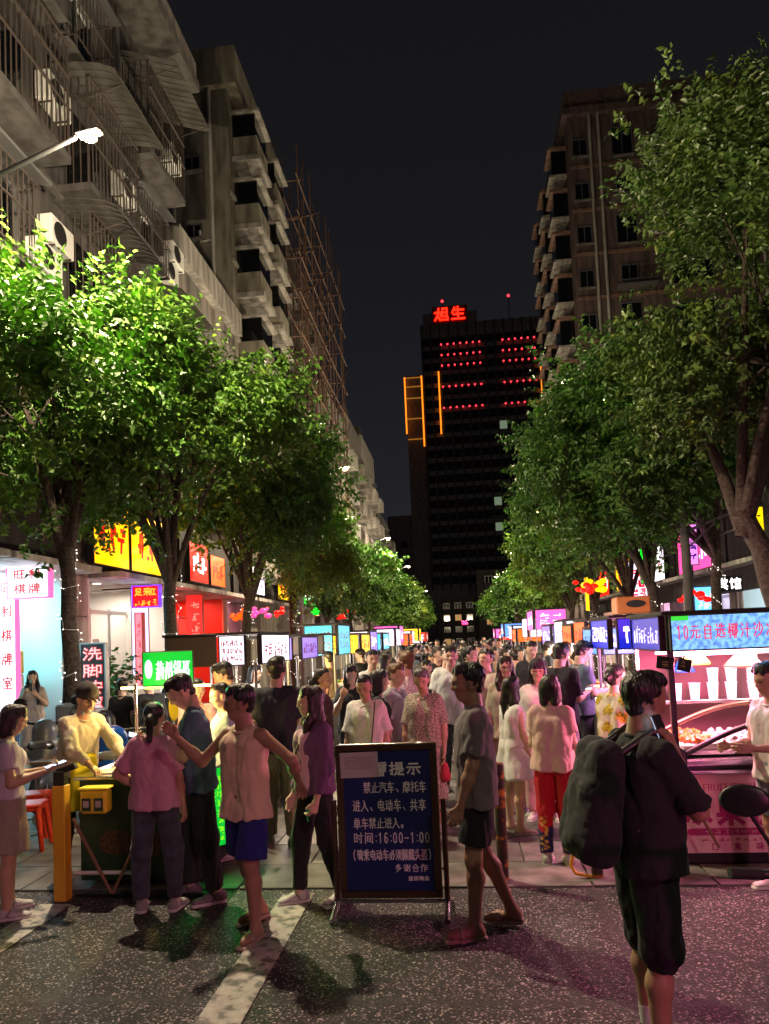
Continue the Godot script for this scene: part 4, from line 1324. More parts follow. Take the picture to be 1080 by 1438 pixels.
func left_buildings() -> void:
	var r := RandomNumberGenerator.new()
	r.seed = 11
	# A: nearest old block above the shops
	var a := thing("apartment_block", "old grey apartment block with caged balconies and awnings above the mahjong shop", "building", Vector3(-8, 0, -1), 90)
	obj("wall", Sh.new().box(Vector3(9.7, 11.8, -4), Vector3(19.4, 13.0, 8)).mesh(), M.wall_grey, a)
	obj("roof", Sh.new().box(Vector3(9.7, 18.45, -3.4), Vector3(19.6, 0.3, 9.0)).mesh(), M.concrete, a)
	obj("roof_parapet", Sh.new().box(Vector3(9.7, 18.9, 0.95), Vector3(19.6, 0.6, 0.14)).mesh(), M.wall_tile, a)
	for st in 4:
		var y := 6.1 + st * 2.95
		obj("floor_band", Sh.new().box(Vector3(9.7, y - 0.45, 0.04), Vector3(19.38, 0.16, 0.09)).mesh(), M.concrete, a)
		for bay in 6:
			var x := 1.7 + bay * 3.2
			if (st + bay) % 3 != 1:
				balcony(a, Vector3(x, y - 0.3, 0.0), 2.4, 0.8, (st * 7 + bay * 5) % 4 == 0, M.wall_grey)
				if r.randf() < 0.7:
					awning(a, Vector3(x, y + 2.25, 0.05), 2.7, 1.5, 0.5, bay % 2 == 0)
			else:
				window(a, Vector3(x - 0.3, y + 0.9, 0.02), 1.5, 1.4, true, true)
				air_conditioner(a, Vector3(x + 1.05, y + 0.2, 0.02))
			if r.randf() < 0.5:
				air_conditioner(a, Vector3(x + 1.5, y + 0.9, 0.03))
	for x in [3.3, 9.7, 16.2]:
		pipe(a, Vector3(x, 5.4, 0.12), Vector3(x, 18.2, 0.12), 0.055, M.metal_grey)
	# A2: lower block with a plain parapet
	var a2 := thing("apartment_block", "lower grey block with plain tiled parapet between the old block and the beige tower", "building", Vector3(-8, 0, -20.6), 90)
	obj("wall", Sh.new().box(Vector3(3.1, 9.4, -4), Vector3(6.2, 8.2, 8)).mesh(), M.wall_tile, a2)
	for c in 5:
		for row in 3:
			obj("facing_panel", win_cache.get_or_add("panel", Sh.new().box(Vector3.ZERO, Vector3(1.2, 0.86, 0.06), 0.01).mesh()), M.wall_tile if (c + row) % 3 else M.concrete, a2, Vector3(0.65 + c * 1.22, 11.6 + row * 0.88, 0.04))
	obj("parapet", Sh.new().box(Vector3(3.1, 14.0, 0.1), Vector3(6.3, 0.85, 0.5)).mesh(), M.wall_pale, a2)
	for st in 2:
		window(a2, Vector3(1.5, 6.9 + st * 2.9, 0.03), 1.5, 1.4, true, true)
		balcony(a2, Vector3(4.3, 6.0 + st * 2.9, 0.0), 2.4, 1.0, true, M.wall_tile)
	# B: beige block with drain pipes on its end wall
	var b := thing("apartment_block", "tall beige apartment block with long drain pipes down its end wall", "building", Vector3(-8, 0, -27.0), 90)
	obj("wall", Sh.new().box(Vector3(3.1, 12.2, -5), Vector3(6.2, 24.4, 10)).mesh(), M.wall_beige, b)
	obj("roof_parapet", Sh.new().box(Vector3(3.1, 24.3, -4.9), Vector3(6.7, 1.5, 10.6)).mesh(), M.wall_beige, b)
	for z in [-0.7, -2.2, -4.0]:
		pipe(b, Vector3(-0.1, 5, z), Vector3(-0.1, 23.5, z), 0.075, M.plaster_white)
		for y in [10.0, 13.6, 17.5]:
			obj("pipe_branch", Sh.new().tube(PackedVector3Array([Vector3(-0.1, y, z), Vector3(-0.1, y - 0.05, z - 0.45), Vector3(-0.1, y + 0.4, z - 0.5)]), PackedFloat32Array([0.06, 0.06, 0.06]), 6).mesh(), M.plaster_white, b)
	for y in [8.9, 11.9, 14.9, 17.9, 20.6]:
		window(b, Vector3(-0.02, y, -1.45), 0.6, 0.6, false, false, null, -90)
		window(b, Vector3(-0.02, y, -3.1), 1.2, 1.5, y < 15, false, null, -90)
		obj("floor_band", Sh.new().box(Vector3(3.1, y - 1.2, 0.05), Vector3(6.18, 0.14, 0.1)).mesh(), M.wall_pale, b)
	for st in 7:
		var y := 4.6 + st * 2.75
		for x in [1.4, 4.5]:
			# projecting bay boxes with pale slabs
			var o := Node3D.new()
			o.name = "bay_window"
			b.add_child(o, true)
			o.position = Vector3(x, y, 0)
			obj("bay_slab", Sh.new().box(Vector3(0, -0.1, 0.55), Vector3(1.9, 0.2, 1.1)).mesh(), M.wall_pale, o)
			obj("bay_wall", Sh.new().box(Vector3(0, 0.42, 0.5), Vector3(1.7, 0.82, 0.96)).mesh(), M.wall_beige, o)
			obj("pane", Sh.new().box(Vector3(0, 1.3, 0.48), Vector3(1.66, 0.9, 0.9)).mesh(), M.window_glass, o)
			obj("bay_hood", Sh.new().box(Vector3(0, 1.82, 0.55), Vector3(1.9, 0.1, 1.15)).mesh(), M.wall_pale, o)
		air_conditioner(b, Vector3(3.0, y + 0.2, 0.02))
	# C: block behind bamboo scaffolding
	var c := thing("scaffolded_block", "dark block wrapped in bamboo scaffolding beyond the beige block", "building", Vector3(-8.6, 0, -33.8), 90)
	obj("wall", Sh.new().box(Vector3(6.8, 12.2, -4), Vector3(13.6, 24.4, 8)).mesh(), M.wall_brick, c)
	for st in 7:
		for x in [1.8, 5.2, 8.6, 12.0]:
			window(c, Vector3(x, 5.2 + st * 2.8, 0.02), 1.4, 1.4)
			if st % 2 == 0:
				obj("ledge", Sh.new().box(Vector3(x, 4.2 + st * 2.8, 0.3), Vector3(2.0, 0.9, 0.6)).mesh(), M.concrete, c)
	for zz in [0.9, 1.9]:
		for i in 10:
			var x := -0.1 + i * 1.5
			var jit := r.randf_range(-0.12, 0.12)
			obj("scaffold_pole", Sh.new().rod(Vector3(x + jit, 4, zz), Vector3(x - jit, 25.2 + r.randf() * 1.6, zz + jit), 0.05, 0.035, 5).mesh(), M.bamboo, c)
		for j in 11:
			var y := 5.0 + j * 1.9
			obj("scaffold_rail", Sh.new().rod(Vector3(-0.6, y + r.randf_range(-0.1, 0.1), zz + 0.06), Vector3(14.2, y + r.randf_range(-0.1, 0.1), zz + 0.06), 0.04, -1, 5).mesh(), M.bamboo, c)
	for j in 11:
		var y := 5.0 + j * 1.9
		for i in 5:
			obj("scaffold_brace", Sh.new().rod(Vector3(-0.1 + i * 3.0, y, 1.98), Vector3(2.9 + i * 3.0, y + 1.9, 1.98) if (i + j) % 2 else Vector3(1.4 + i * 3.0, y + 1.9, 1.98), 0.032, -1, 5).mesh(), M.bamboo, c)
		for i in 5:
			obj("scaffold_tie", Sh.new().rod(Vector3(-0.1 + i * 3.0, y - 0.05, 0.2), Vector3(-0.1 + i * 3.0, y - 0.05, 2.1), 0.035, -1, 5).mesh(), M.bamboo, c)
	# far row
	var far := [[-48.5, 9.0, 19.0, "wall_pale", "pale block with stacked balconies just past the scaffolding"], [-58.0, 9.0, 20.2, "wall_tile", "second pale block down the street past the scaffolding"], [-67.5, 10.0, 21.0, "wall_pale", "farthest pale block at the end of the row of flats"], [-79.0, 12.0, 16.0, "wall_grey", "low dark block closing the row of flats"]]
	for q in far:
		var o := thing("apartment_block", q[4], "building", Vector3(-8.2, 0, q[0]), 90, "flats along the far street")
		obj("wall", Sh.new().box(Vector3(q[1] / 2, q[2] / 2, -4), Vector3(q[1], q[2], 8)).mesh(), M[q[3]], o)
		for st in int((q[2] - 5) / 2.7):
			for x in [q[1] * 0.25, q[1] * 0.74]:
				balcony(o, Vector3(x, 4.4 + st * 2.7, 0), 2.6, 1.0, true, M[q[3]], false)
			window(o, Vector3(q[1] * 0.5, 5.6 + st * 2.7, 0.02), 1.2, 1.3, false, true)
			window(o, Vector3(-0.02, 5.6 + st * 2.7, -2.0), 1.2, 1.3, false, false, null, -90)
		obj("roof_shed", Sh.new().box(Vector3(q[1] * 0.4, q[2] + 0.8, -2), Vector3(3, 1.6, 3)).mesh(), M.wall_grey, o)

func right_buildings() -> void:
	# D: brown block whose end wall faces down the street
	var d := thing("apartment_block", "tall brown apartment block with pipes and small windows above the trees", "building", Vector3(9, 0, -50))
	obj("wall", Sh.new().box(Vector3(7, 19, -7), Vector3(14, 38, 14)).mesh(), M.wall_brick, d)
	obj("cornice", Sh.new().box(Vector3(7, 37.2, -6.9), Vector3(14.8, 0.5, 14.6)).box(Vector3(7, 38.3, -6.9), Vector3(14.4, 0.7, 14.3)).mesh(), M.wall_brick, d)
	for x in [1.4, 2.0, 11.0, 12.2]:
		pipe(d, Vector3(x, 12, 0.15), Vector3(x, 37, 0.15), 0.11, M.wall_pale)
	for st in 9:
		var y := 10.3 + st * 3.05
		obj("floor_band", Sh.new().box(Vector3(7, y - 1.3, 0.06), Vector3(13.98, 0.2, 0.14)).mesh(), M.wall_brown, d)
		window(d, Vector3(0.7, y, 0.02), 0.9, 1.2)
		window(d, Vector3(3.5, y + 0.2, 0.02), 1.0 if st % 2 else 1.3, 1.1 if st % 2 else 2.0)
		window(d, Vector3(7.6, y, 0.02), 2.6, 1.8)
		window(d, Vector3(10.2, y + 0.2, 0.02), 1.0, 1.1)
		if st % 2 == 0:
			air_conditioner(d, Vector3(5.4, y - 0.4, 0.02))
		else:
			obj("drying_rack", Sh.new().box(Vector3(3.8, y - 1.0, 0.6), Vector3(2.6, 0.06, 1.1)).box(Vector3(3.8, y - 0.75, 1.15), Vector3(2.6, 0.04, 0.04)).mesh(), M.metal_grey, d)
		# street side bays
		for z in [-2.5, -7.5, -12.0]:
			var o := Node3D.new()
			o.name = "bay_window"
			d.add_child(o, true)
			o.position = Vector3(0, y, z)
			obj("bay_slab", Sh.new().box(Vector3(-0.6, -0.9, 0), Vector3(1.2, 0.16, 2.4)).mesh(), M.wall_pale, o)
			obj("pane", Sh.new().box(Vector3(-0.5, 0.1, 0), Vector3(1.0, 1.7, 2.0)).mesh(), M.window_glass, o)
			obj("bay_hood", Sh.new().box(Vector3(-0.6, 1.1, 0), Vector3(1.25, 0.2, 2.4)).mesh(), M.wall_brown, o)
	obj("roof_tank", Sh.new().box(Vector3(2.6, 39.4, -4), Vector3(2.4, 1.5, 2.4)).mesh(), M.wall_grey, d)
	obj("antenna", Sh.new().rod(Vector3(12, 38.6, -2), Vector3(12, 42, -2), 0.04, -1, 5).mesh(), M.metal_grey, d)
	# low shop rows on the right
	var rows := [[-8.0, -17.5, 7.2, "wall_brown", "brown two storey shop house beside the big leaning tree"], [-17.7, -26.0, 6.8, "wall_tile", "grey shop house with the small hotel at street level"], [-26.2, -36.0, 7.0, "wall_grey", "shop house with bright pink and white hoardings"], [-36.2, -48.0, 6.5, "wall_dark", "dark shop house before the brown apartment block"]]
	for q in rows:
		var len: float = q[0] - q[1]
		var o := thing("shop_house", q[4], "building", Vector3(8.2, 0, q[0]), -90)
		# local x runs towards the camera, so the house lies at negative x
		obj("wall", Sh.new().box(Vector3(-len / 2, 3.6 + (q[2] - 3.6) / 2, -3), Vector3(len, q[2] - 3.6, 6)).mesh(), M[q[3]], o)
		obj("back_wall", Sh.new().box(Vector3(-len / 2, 1.8, -4.2), Vector3(len, 3.6, 0.2)).mesh(), M.plaster_white, o)
		obj("fascia", Sh.new().box(Vector3(-len / 2, 3.3, 0.12), Vector3(len, 0.9, 0.25)).mesh(), M.fascia_dark, o)
		for i in 4:
			obj("pillar", Sh.new().box(Vector3(-0.25 - i * (len - 0.5) / 3, 1.8, -0.25), Vector3(0.45, 3.6, 0.5)).mesh(), M.wall_tile, o)
			if i < 3:
				window(o, Vector3(-len * (0.17 + i * 0.33), 5.3, 0.02), 1.7, 1.3, true, true)
	# behind: taller mass closing the right hand side
	var e := thing("apartment_block", "dark tall block half hidden behind the right hand trees", "building", Vector3(14.6, 0, -8), -90)
	obj("wall", Sh.new().box(Vector3(-12, 6.5, -5), Vector3(24, 13, 10)).mesh(), M.wall_dark, e)
	for st in 3:
		for i in 6:
			window(e, Vector3(-2.5 - i * 3.8, 5.0 + st * 2.9, 0.02), 1.6, 1.5, true, true)

func tower() -> void:
	var t := thing("office_tower", "dark glass office tower with red rooftop characters and rows of red lights", "building", Vector3(-9, 0, -266))
	var w := 47.0
	obj("core", Sh.new().box(Vector3(w / 2, 58, -12), Vector3(w, 116, 24)).mesh(), M.wall_tower, t)
	obj("crown_wall", Sh.new().box(Vector3(11, 118.5, -8), Vector3(20, 6, 10)).mesh(), M.wall_tower, t)
	obj("side_wing", Sh.new().box(Vector3(-3.6, 50, -30), Vector3(7, 106, 30)).mesh(), M.wall_tower, t)
	obj("podium", Sh.new().box(Vector3(w / 2, 9, 3), Vector3(w + 10, 18, 10)).mesh(), M.wall_tower, t)
	for i in 15:
		obj("fin", Sh.new().box(Vector3(0.4 + i * (w - 0.8) / 14.0, 64, 0.35), Vector3(0.5, 104, 0.7)).mesh(), M.wall_dark, t)
	# glass bays, floor by floor
	var bay := Sh.new().box(Vector3.ZERO, Vector3(2.6, 2.9, 0.1)).mesh()
	var r := RandomNumberGenerator.new()
	r.seed = 21
	var lit := glow("office_light", Color(0.75, 0.85, 0.7), 0.16)
	for i in 14:
		for j in 20:
			var y := 22.0 + j * 4.6
			var m: Material = M.window_glass
			if (i == 7 and j in [4, 6]) or (i == 8 and j == 12) or (i == 6 and j == 12 and false):
				m = lit
			obj("window", bay, m, t, Vector3(2.0 + i * (w - 0.8) / 14.0, y, 0.08))
	var red := glow("red_led_light", Color(1.0, 0.2, 0.25), 2.0)
	var dot := Sh.new().ball(Vector3.ZERO, 0.34, 6).mesh()
	for y in [108.0, 104.1, 100.2, 92.4, 84.6]:
		for i in 7:
			obj("led_light", dot, red, t, Vector3(7.4 + i * 2.3, y, 0.9))
		for i in 8:
			obj("led_light", dot, red, t, Vector3(29.5 + i * 2.25, y, 0.9))
	var amber := glow("amber_strip_light", Color(1.0, 0.5, 0.1), 1.3)
	for q in [[6.0, 86.6, 23.0, 0.4], [-0.3, 84.0, 26.0, 0.4], [-7.3, 91.0, 22.0, -14.0], [42.6, 86.6, 23.0, 0.4], [46.6, 90.0, 16.0, 0.4]]:
		obj("strip_light", Sh.new().box(Vector3(q[0], q[1], q[3] + 0.6), Vector3(0.5, q[2], 0.4)).mesh(), amber, t)
	var dim := glow("dim_amber_light", Color(0.7, 0.45, 0.15), 0.5)
	for y in [102.0, 98.5, 94.0, 86.0, 78.0]:
		obj("strip_light", Sh.new().box(Vector3(-3.8, y, -14.4), Vector3(6.4, 0.3, 0.3)).mesh(), dim, t)
	var s := obj("rooftop_sign", lettering([["旭生", 0, 0, 5.0, 5.0, 6.2]], 0.62, 0.0), glow("red_sign_light", Color(1.0, 0.1, 0.04), 3.5), t, Vector3(5.4, 118.2, 0.4))
	s.position.z = -2.4
	obj("sign_scaffold", Sh.new().box(Vector3(11, 119.9, -2.8), Vector3(13, 7.6, 0.3)).mesh(), mat("sign_backing", lin(0.12, 0.008, 0.006), 0.7), t)
	for x in [8.5, 33.0]:
		obj("mast", Sh.new().rod(Vector3(x, 114, -6), Vector3(x, 127, -6), 0.15, -1, 5).mesh(), M.black_metal, t)
		obj("beacon_light", Sh.new().ball(Vector3(x, 127.2, -6), 0.55, 8).mesh(), red, t)
	for j in 3:
		obj("meeting_room", Sh.new().box(Vector3(24.6, 44 + j * 11.0 + (18 if j == 2 else 0), 0.5), Vector3(5.4, 0.25, 0.9)).mesh(), M.wall_pale, t)
	var fa := thing("office_block", "dim dark block far down the street left of the tower", "building", Vector3(-26, 0, -300))
	obj("wall", Sh.new().box(Vector3(4, 26, -5), Vector3(10, 52, 10)).mesh(), M.wall_tower, fa)
	for j in 6:
		obj("window", bay, M.window_glass, fa, Vector3(2 + (j % 2) * 3.5, 20 + j * 4.0, 0.1))
	for q in [[4.0, -150.0, 12.0, 15.0, "old mid rise flats below the tower"], [-4.5, -175.0, 9.0, 11.0, "low flats at the very end of the street"], [11.0, -120.0, 9.0, 17.0, "far flats rising over the last right hand trees"]]:
		var o := thing("apartment_block", q[4], "building", Vector3(q[0], 0, q[1]))
		obj("wall", Sh.new().box(Vector3(q[2] / 2, q[3] / 2, -5), Vector3(q[2], q[3], 10)).mesh(), M.wall_grey, o)
		for i in 3:
			for j in 4:
				window(o, Vector3(q[2] * (0.2 + i * 0.3), q[3] - 2.0 - j * 2.8, 0.02), 1.4, 1.4, false, false, glow("dim_window_light", Color(1.0, 0.75, 0.45), 0.25) if (i * 3 + j * 5) % 7 == 1 else null)
# ---------------------------------------------------------------- trees
var leaf_meshes: Array = []

func make_leaf_meshes() -> void:
	# sprays of pointed, folded leaves on a twig
	for kind in 4:
		var r := RandomNumberGenerator.new()
		r.seed = 40 + kind
		var sh := Sh.new()
		for i in 13:
			var t := i / 12.0
			var o := Vector3(0, 0, 0).lerp(Vector3(0, 0.1, 0.34), t) + Vector3(r.randf_range(-0.05, 0.05), r.randf_range(-0.05, 0.05), 0)
			var az := (i % 2 * 2 - 1) * r.randf_range(0.5, 1.5)
			var d := Vector3(sin(az), r.randf_range(-0.65, 0.25), cos(az)).normalized()
			var l := r.randf_range(0.075, 0.125)
			var side := d.cross(Vector3.UP).normalized().rotated(d, r.randf_range(-0.7, 0.7)) * l * 0.29
			var up := side.cross(d).normalized()
			var sag := -up * l * 0.14
			var m := o + d * l * 0.45
			var tip := o + d * l + sag * 1.6
			for sg in [1.0, -1.0]:
				var e: Vector3 = m + side * sg + up * l * 0.05
				var s0 := sh.v.size()
				var nn: Vector3 = (tip - o).cross(e - o).normalized() * -sg
				if nn.dot(up) < 0:
					nn = -nn
				sh.v.append_array(PackedVector3Array([o, e, tip, m + sag * 0.4]))
				sh.n.append_array(PackedVector3Array([nn, nn, nn, nn]))
				sh.ix.append_array(PackedInt32Array([s0, s0 + 1, s0 + 3, s0 + 1, s0 + 2, s0 + 3]))
				var sh_c := 0.8 + r.randf() * 0.4
				for q in 4:
					sh.cols.append(Color(sh_c, sh_c, sh_c * 0.9))
		leaf_meshes.append(sh.mesh())

# base, height of crown centre, crown radii, number of sprays, colour, lean of trunk, fork height
func tree(label: String, at: Vector3, trunk_r: float, fork: float, crown: Vector3, rad: Vector3, sprays: int, tint: Color, sd: int, lean := Vector3.ZERO, lights := false, scale := 1.0, dip := 0.0) -> Node3D:
	var r := RandomNumberGenerator.new()
	r.seed = sd
	var o := thing("street_tree", label, "tree", at, 0.0, "street trees")
	var tr := Sh.new()
	var base := PackedVector3Array()
	var rr := PackedFloat32Array()
	for i in 7:
		var t := i / 6.0
		base.append(Vector3(lean.x * t * t, fork * t, lean.z * t * t) + Vector3(r.randf_range(-1, 1), 0, r.randf_range(-1, 1)) * trunk_r * 0.3 * (1.0 if i else 0.0))
		rr.append(trunk_r * (1.3 - 0.45 * t if i == 0 else 1.05 - 0.3 * t))
	tr.tube(base, rr, 10, false)
	obj("trunk", tr.mesh(), M.bark, o)
	var top := base[6]
	# limbs reach into clumps spread over the crown
	var clumps: Array = []
	var n_cl := 26
	for i in n_cl:
		var u := Vector3.ZERO
		while true:
			u = Vector3(r.randf_range(-1, 1), r.randf_range(-1, 1), r.randf_range(-1, 1))
			if u.length() < 1.0 and u.length() > 0.35:
				break
		# broad below, narrower above
		var taper := 1.0 - 0.35 * maxf(0.0, u.y)
		clumps.append([crown + Vector3(u.x * rad.x * taper, u.y * rad.y, u.z * rad.z * taper), r.randf_range(0.55, 1.0)])
	var limbs := Sh.new()
	for i in 9:
		var c: Vector3 = clumps[i * 2][0]
		var b := top - Vector3(0, r.randf_range(0, fork * 0.12), 0)
		var mid := b.lerp(c, 0.45) + Vector3(r.randf_range(-0.2, 0.2), 0.25, r.randf_range(-0.2, 0.2))
		var k := trunk_r * r.randf_range(0.4, 0.62)
		limbs.tube(PackedVector3Array([b, b.lerp(mid, 0.5) + Vector3(0, 0.12, 0), mid, mid.lerp(c, 0.5), c]), PackedFloat32Array([k, k * 0.8, k * 0.6, k * 0.4, k * 0.15]), 6, false)
		for j in 2:
			var e: Vector3 = clumps[(i * 2 + 1 + j * 7) % n_cl][0]
			limbs.tube(PackedVector3Array([mid, mid.lerp(e, 0.5) + Vector3(0, 0.1, 0), e]), PackedFloat32Array([k * 0.35, k * 0.22, k * 0.08]), 5, false)
	obj("limbs", limbs.mesh(), M.bark, o)
	var count := [0, 0, 0, 0]
	var tf: Array = [[], [], [], []]
	var cl: Array = [[], [], [], []]
	for i in sprays:
		var c: Array = clumps[r.randi() % n_cl]
		var u := Vector3(r.randfn(0, 0.5), r.randfn(0, 0.42), r.randfn(0, 0.5))
		if u.length() > 1.25:
			u = u.normalized() * 1.25
		var cr: float = c[1] * minf(rad.x, rad.y) * 0.52
		var p: Vector3 = c[0] + u * cr
		if r.randf() < 0.12:
			p.y -= r.randf() * dip
		var out := (p - crown).normalized()
		var dir := (out + Vector3(r.randf_range(-0.8, 0.8), r.randf_range(-0.7, 0.5), r.randf_range(-0.8, 0.8))).normalized()
		var b := Basis.looking_at(-dir, Vector3.UP if absf(dir.y) < 0.95 else Vector3.RIGHT).rotated(dir, r.randf_range(-0.8, 0.8)).scaled(Vector3.ONE * r.randf_range(0.85, 1.45) * scale)
		var kind := r.randi() % 4
		tf[kind].append(Transform3D(b, p))
		var f := r.randf_range(0.65, 1.35)
		var yel := 1.0 + maxf(0.0, r.randfn(0, 0.4))
		cl[kind].append(Color(tint.r * f * yel, tint.g * f * (0.5 + 0.5 * yel), tint.b * f))
	# one crown: four spray shapes joined under it as one mass of leaves
	var crown_node := Node3D.new()
	crown_node.name = "crown"
	o.add_child(crown_node)
	for kind in 4:
		var mm := MultiMesh.new()
		mm.transform_format = MultiMesh.TRANSFORM_3D
		mm.use_colors = true
		mm.mesh = leaf_meshes[kind]
		mm.instance_count = tf[kind].size()
		for i in tf[kind].size():
			mm.set_instance_transform(i, tf[kind][i])
			mm.set_instance_color(i, cl[kind][i])
		var mi := MultiMeshInstance3D.new()
		mi.name = "leaves"
		mi.multimesh = mm
		mi.material_override = M.leaf
		mi.set_meta("kind", "stuff")
		crown_node.add_child(mi, true)
	if lights:
		var fl := Sh.new()
		var wire := PackedVector3Array()
		var wr := PackedFloat32Array()
		for i in 60:
			var t := i / 59.0
			var a := t * TAU * 5.0 + r.randf_range(-0.7, 0.7)
			var rad2 := trunk_r * r.randf_range(1.1, 1.22)
			var q := Vector3(lean.x * t * t + cos(a) * rad2, fork * clampf(0.08 + 0.9 * t + r.randf_range(-0.025, 0.025), 0.03, 1.0), lean.z * t * t + sin(a) * rad2)
			wire.append(q)
			wr.append(0.004)
			fl.ball(q + Vector3(cos(a), 0, sin(a)) * 0.012, r.randf_range(0.006, 0.011), 5)
		var fo := obj("fairy_lights", fl.mesh(), glow("fairy_light", Color(1.0, 0.95, 0.9), 3.0), o)
		fo.set_meta("kind", "stuff")
		obj("fairy_light_wire", Sh.new().tube(wire, wr, 4, false).mesh(), M.white_plastic, o)
	return o

func make_trees() -> void:
	make_leaf_meshes()
	var g1 := Color(0.07, 0.165, 0.02)
	var g2 := Color(0.055, 0.14, 0.026)
	var g3 := Color(0.1, 0.175, 0.02)
	tree("street tree outside the mahjong shop with fairy lights round its trunk", Vector3(-5.48, 0, -10), 0.13, 3.4, Vector3(-0.6, 5.8, -0.1), Vector3(2.2, 1.65, 2.2), 3000, g1, 101, Vector3(-0.05, 0, 0), true, 1.0, 1.2)
	tree("second street tree by the massage shop with a forked trunk", Vector3(-5.46, 0, -13.5), 0.14, 3.3, Vector3(0.35, 6.25, 0.3), Vector3(2.3, 1.7, 2.2), 3200, g1, 102, Vector3(0.1, 0, 0), true, 1.0, 0.9)
	tree("third street tree with dense dark leaves by the red shop", Vector3(-5.3, 0, -18), 0.14, 3.2, Vector3(0.35, 6.35, 0), Vector3(1.75, 1.75, 1.7), 2900, g2, 103, Vector3(0.1, 0, 0), true, 1.1, 1.2)
	tree("round yellow green street tree beside the second street lamp", Vector3(-5.2, 0, -23), 0.13, 3.0, Vector3(0.75, 4.9, 0), Vector3(1.2, 1.25, 1.3), 1700, g3, 104, Vector3.ZERO, true, 1.1, 1.2)
	var r := RandomNumberGenerator.new()
	r.seed = 77
	var names_l := ["fifth tree of the row past the second street lamp", "sixth tree of the row before the far flats", "seventh tree of the row before the far flats", "eighth tree of the row, small and far", "ninth tree of the row, near the vanishing end", "tenth tree of the row, near the vanishing end"]
	var zl := [-29.5, -36.0, -44.0, -54.0, -67.0, -84.0]
	for i in 6:
		tree("leafy " + names_l[i], Vector3(-5.3, 0, zl[i]), 0.14, 2.9, Vector3(0.5, 4.7 + r.randf() * 0.4, 0), Vector3(1.4, 1.3, 1.7), [2200, 1900, 1600, 1300, 1100, 900][i], [g2, g1, g2, g1, g3, g1][i], 110 + i, Vector3.ZERO, i < 1, [1.25, 1.35, 1.5, 1.7, 1.9, 2.2][i])
	tree("big leaning tree with a split trunk behind the blue smoothie stall", Vector3(5.6, 0, -13.0), 0.21, 3.8, Vector3(0.2, 7.9, -0.3), Vector3(3.0, 2.7, 2.7), 5800, Color(0.08, 0.145, 0.035), 120, Vector3(-0.75, 0, 0), false, 1.0, 0.7)
	tree("thin tree with pale fairy lights beside the hotel door", Vector3(5.75, 0, -17.2), 0.13, 3.6, Vector3(-1.5, 6.6, 0), Vector3(2.0, 1.8, 2.0), 2600, g2, 121, Vector3(0.1, 0, 0), true, 1.05, 0.8)
	tree("dark street tree with twin trunks before the green sign", Vector3(4.9, 0, -18.8), 0.16, 3.0, Vector3(-0.6, 6.2, 0), Vector3(2.3, 1.9, 2.2), 3000, g2, 122, Vector3(-0.15, 0, 0), true, 1.1, 1.0)
	var names_r := ["second tree past the lamp along the stalls", "third tree past the lamp along the stalls", "fourth tree past the lamp along the stalls", "fifth tree past the lamp, far down", "sixth tree past the lamp, far down", "seventh tree past the lamp, near the vanishing end", "last tree past the lamp, near the vanishing end"]
	var zr := [-23.5, -29.5, -35.5, -43.0, -53.0, -66.0, -84.0]
	for i in 7:
		tree("tall " + names_r[i], Vector3(5.3, 0, zr[i]), 0.15, 2.9, Vector3(-0.3, [6.8, 6.6, 5.6, 5.3, 5.1, 5.0, 5.0][i], 0), Vector3([2.1, 2.0, 1.9, 1.9, 1.9, 1.9, 1.9][i], [2.2, 2.1, 1.6, 1.4, 1.3, 1.2, 1.2][i], 2.2), [3200, 2800, 2200, 1700, 1400, 1100, 900][i], [g3, g2, g3, g1, g2, g1, g2][i], 130 + i, Vector3.ZERO, i < 2, [1.2, 1.25, 1.35, 1.5, 1.7, 1.9, 2.2][i], 1.0)
# ---------------------------------------------------------------- street lamps
func street_lamp(label: String, base: Vector3, head: Vector3, energy: float, warm: Color) -> void:
	var o := thing("street_lamp", label, "street lamp", base, 0.0, "street lamps")
	var h := head - base
	obj("pole", Sh.new().tube(PackedVector3Array([Vector3.ZERO, Vector3(0, 3, 0), Vector3(0, h.y - 0.45, 0)]), PackedFloat32Array([0.085, 0.07, 0.05]), 10).mesh(), M.lamp_pole, o)
	obj("base_plate", Sh.new().box(Vector3(0, 0.015, 0), Vector3(0.32, 0.03, 0.32), 0.004).mesh(), M.metal_grey, o)
	obj("arm", Sh.new().tube(PackedVector3Array([Vector3(0, h.y - 0.5, 0), Vector3(h.x * 0.4, h.y - 0.25, h.z * 0.4), Vector3(h.x, h.y + 0.05, h.z)]), PackedFloat32Array([0.04, 0.035, 0.03]), 8).mesh(), M.black_metal, o)
	var dir := Vector3(h.x, 0, h.z).normalized()
	obj("lamp_head", Sh.new().box(Vector3(h.x, h.y + 0.06, h.z) + dir * 0.2, Vector3(0.36, 0.06, 0.15), 0.025, Basis(Vector3.UP, atan2(-dir.z, dir.x))).mesh(), M.black_metal, o)
	var lens := h + dir * 0.22 + Vector3(0, -0.015, 0)
	obj("lamp_lens", Sh.new().ball(lens, 0.06, 12, Vector3(1.5, 0.7, 1.0)).mesh(), glow("lamp_light", Color(1.0, 0.86, 0.55), 30.0), o)
	var l := OmniLight3D.new()
	l.name = "lamp_glow"
	l.light_color = warm
	l.light_energy = energy
	l.light_size = 0.12
	l.omni_range = 60
	l.omni_attenuation = 2.0
	l.shadow_enabled = true
	l.position = lens + Vector3(0, -0.1, 0)
	o.add_child(l, true)

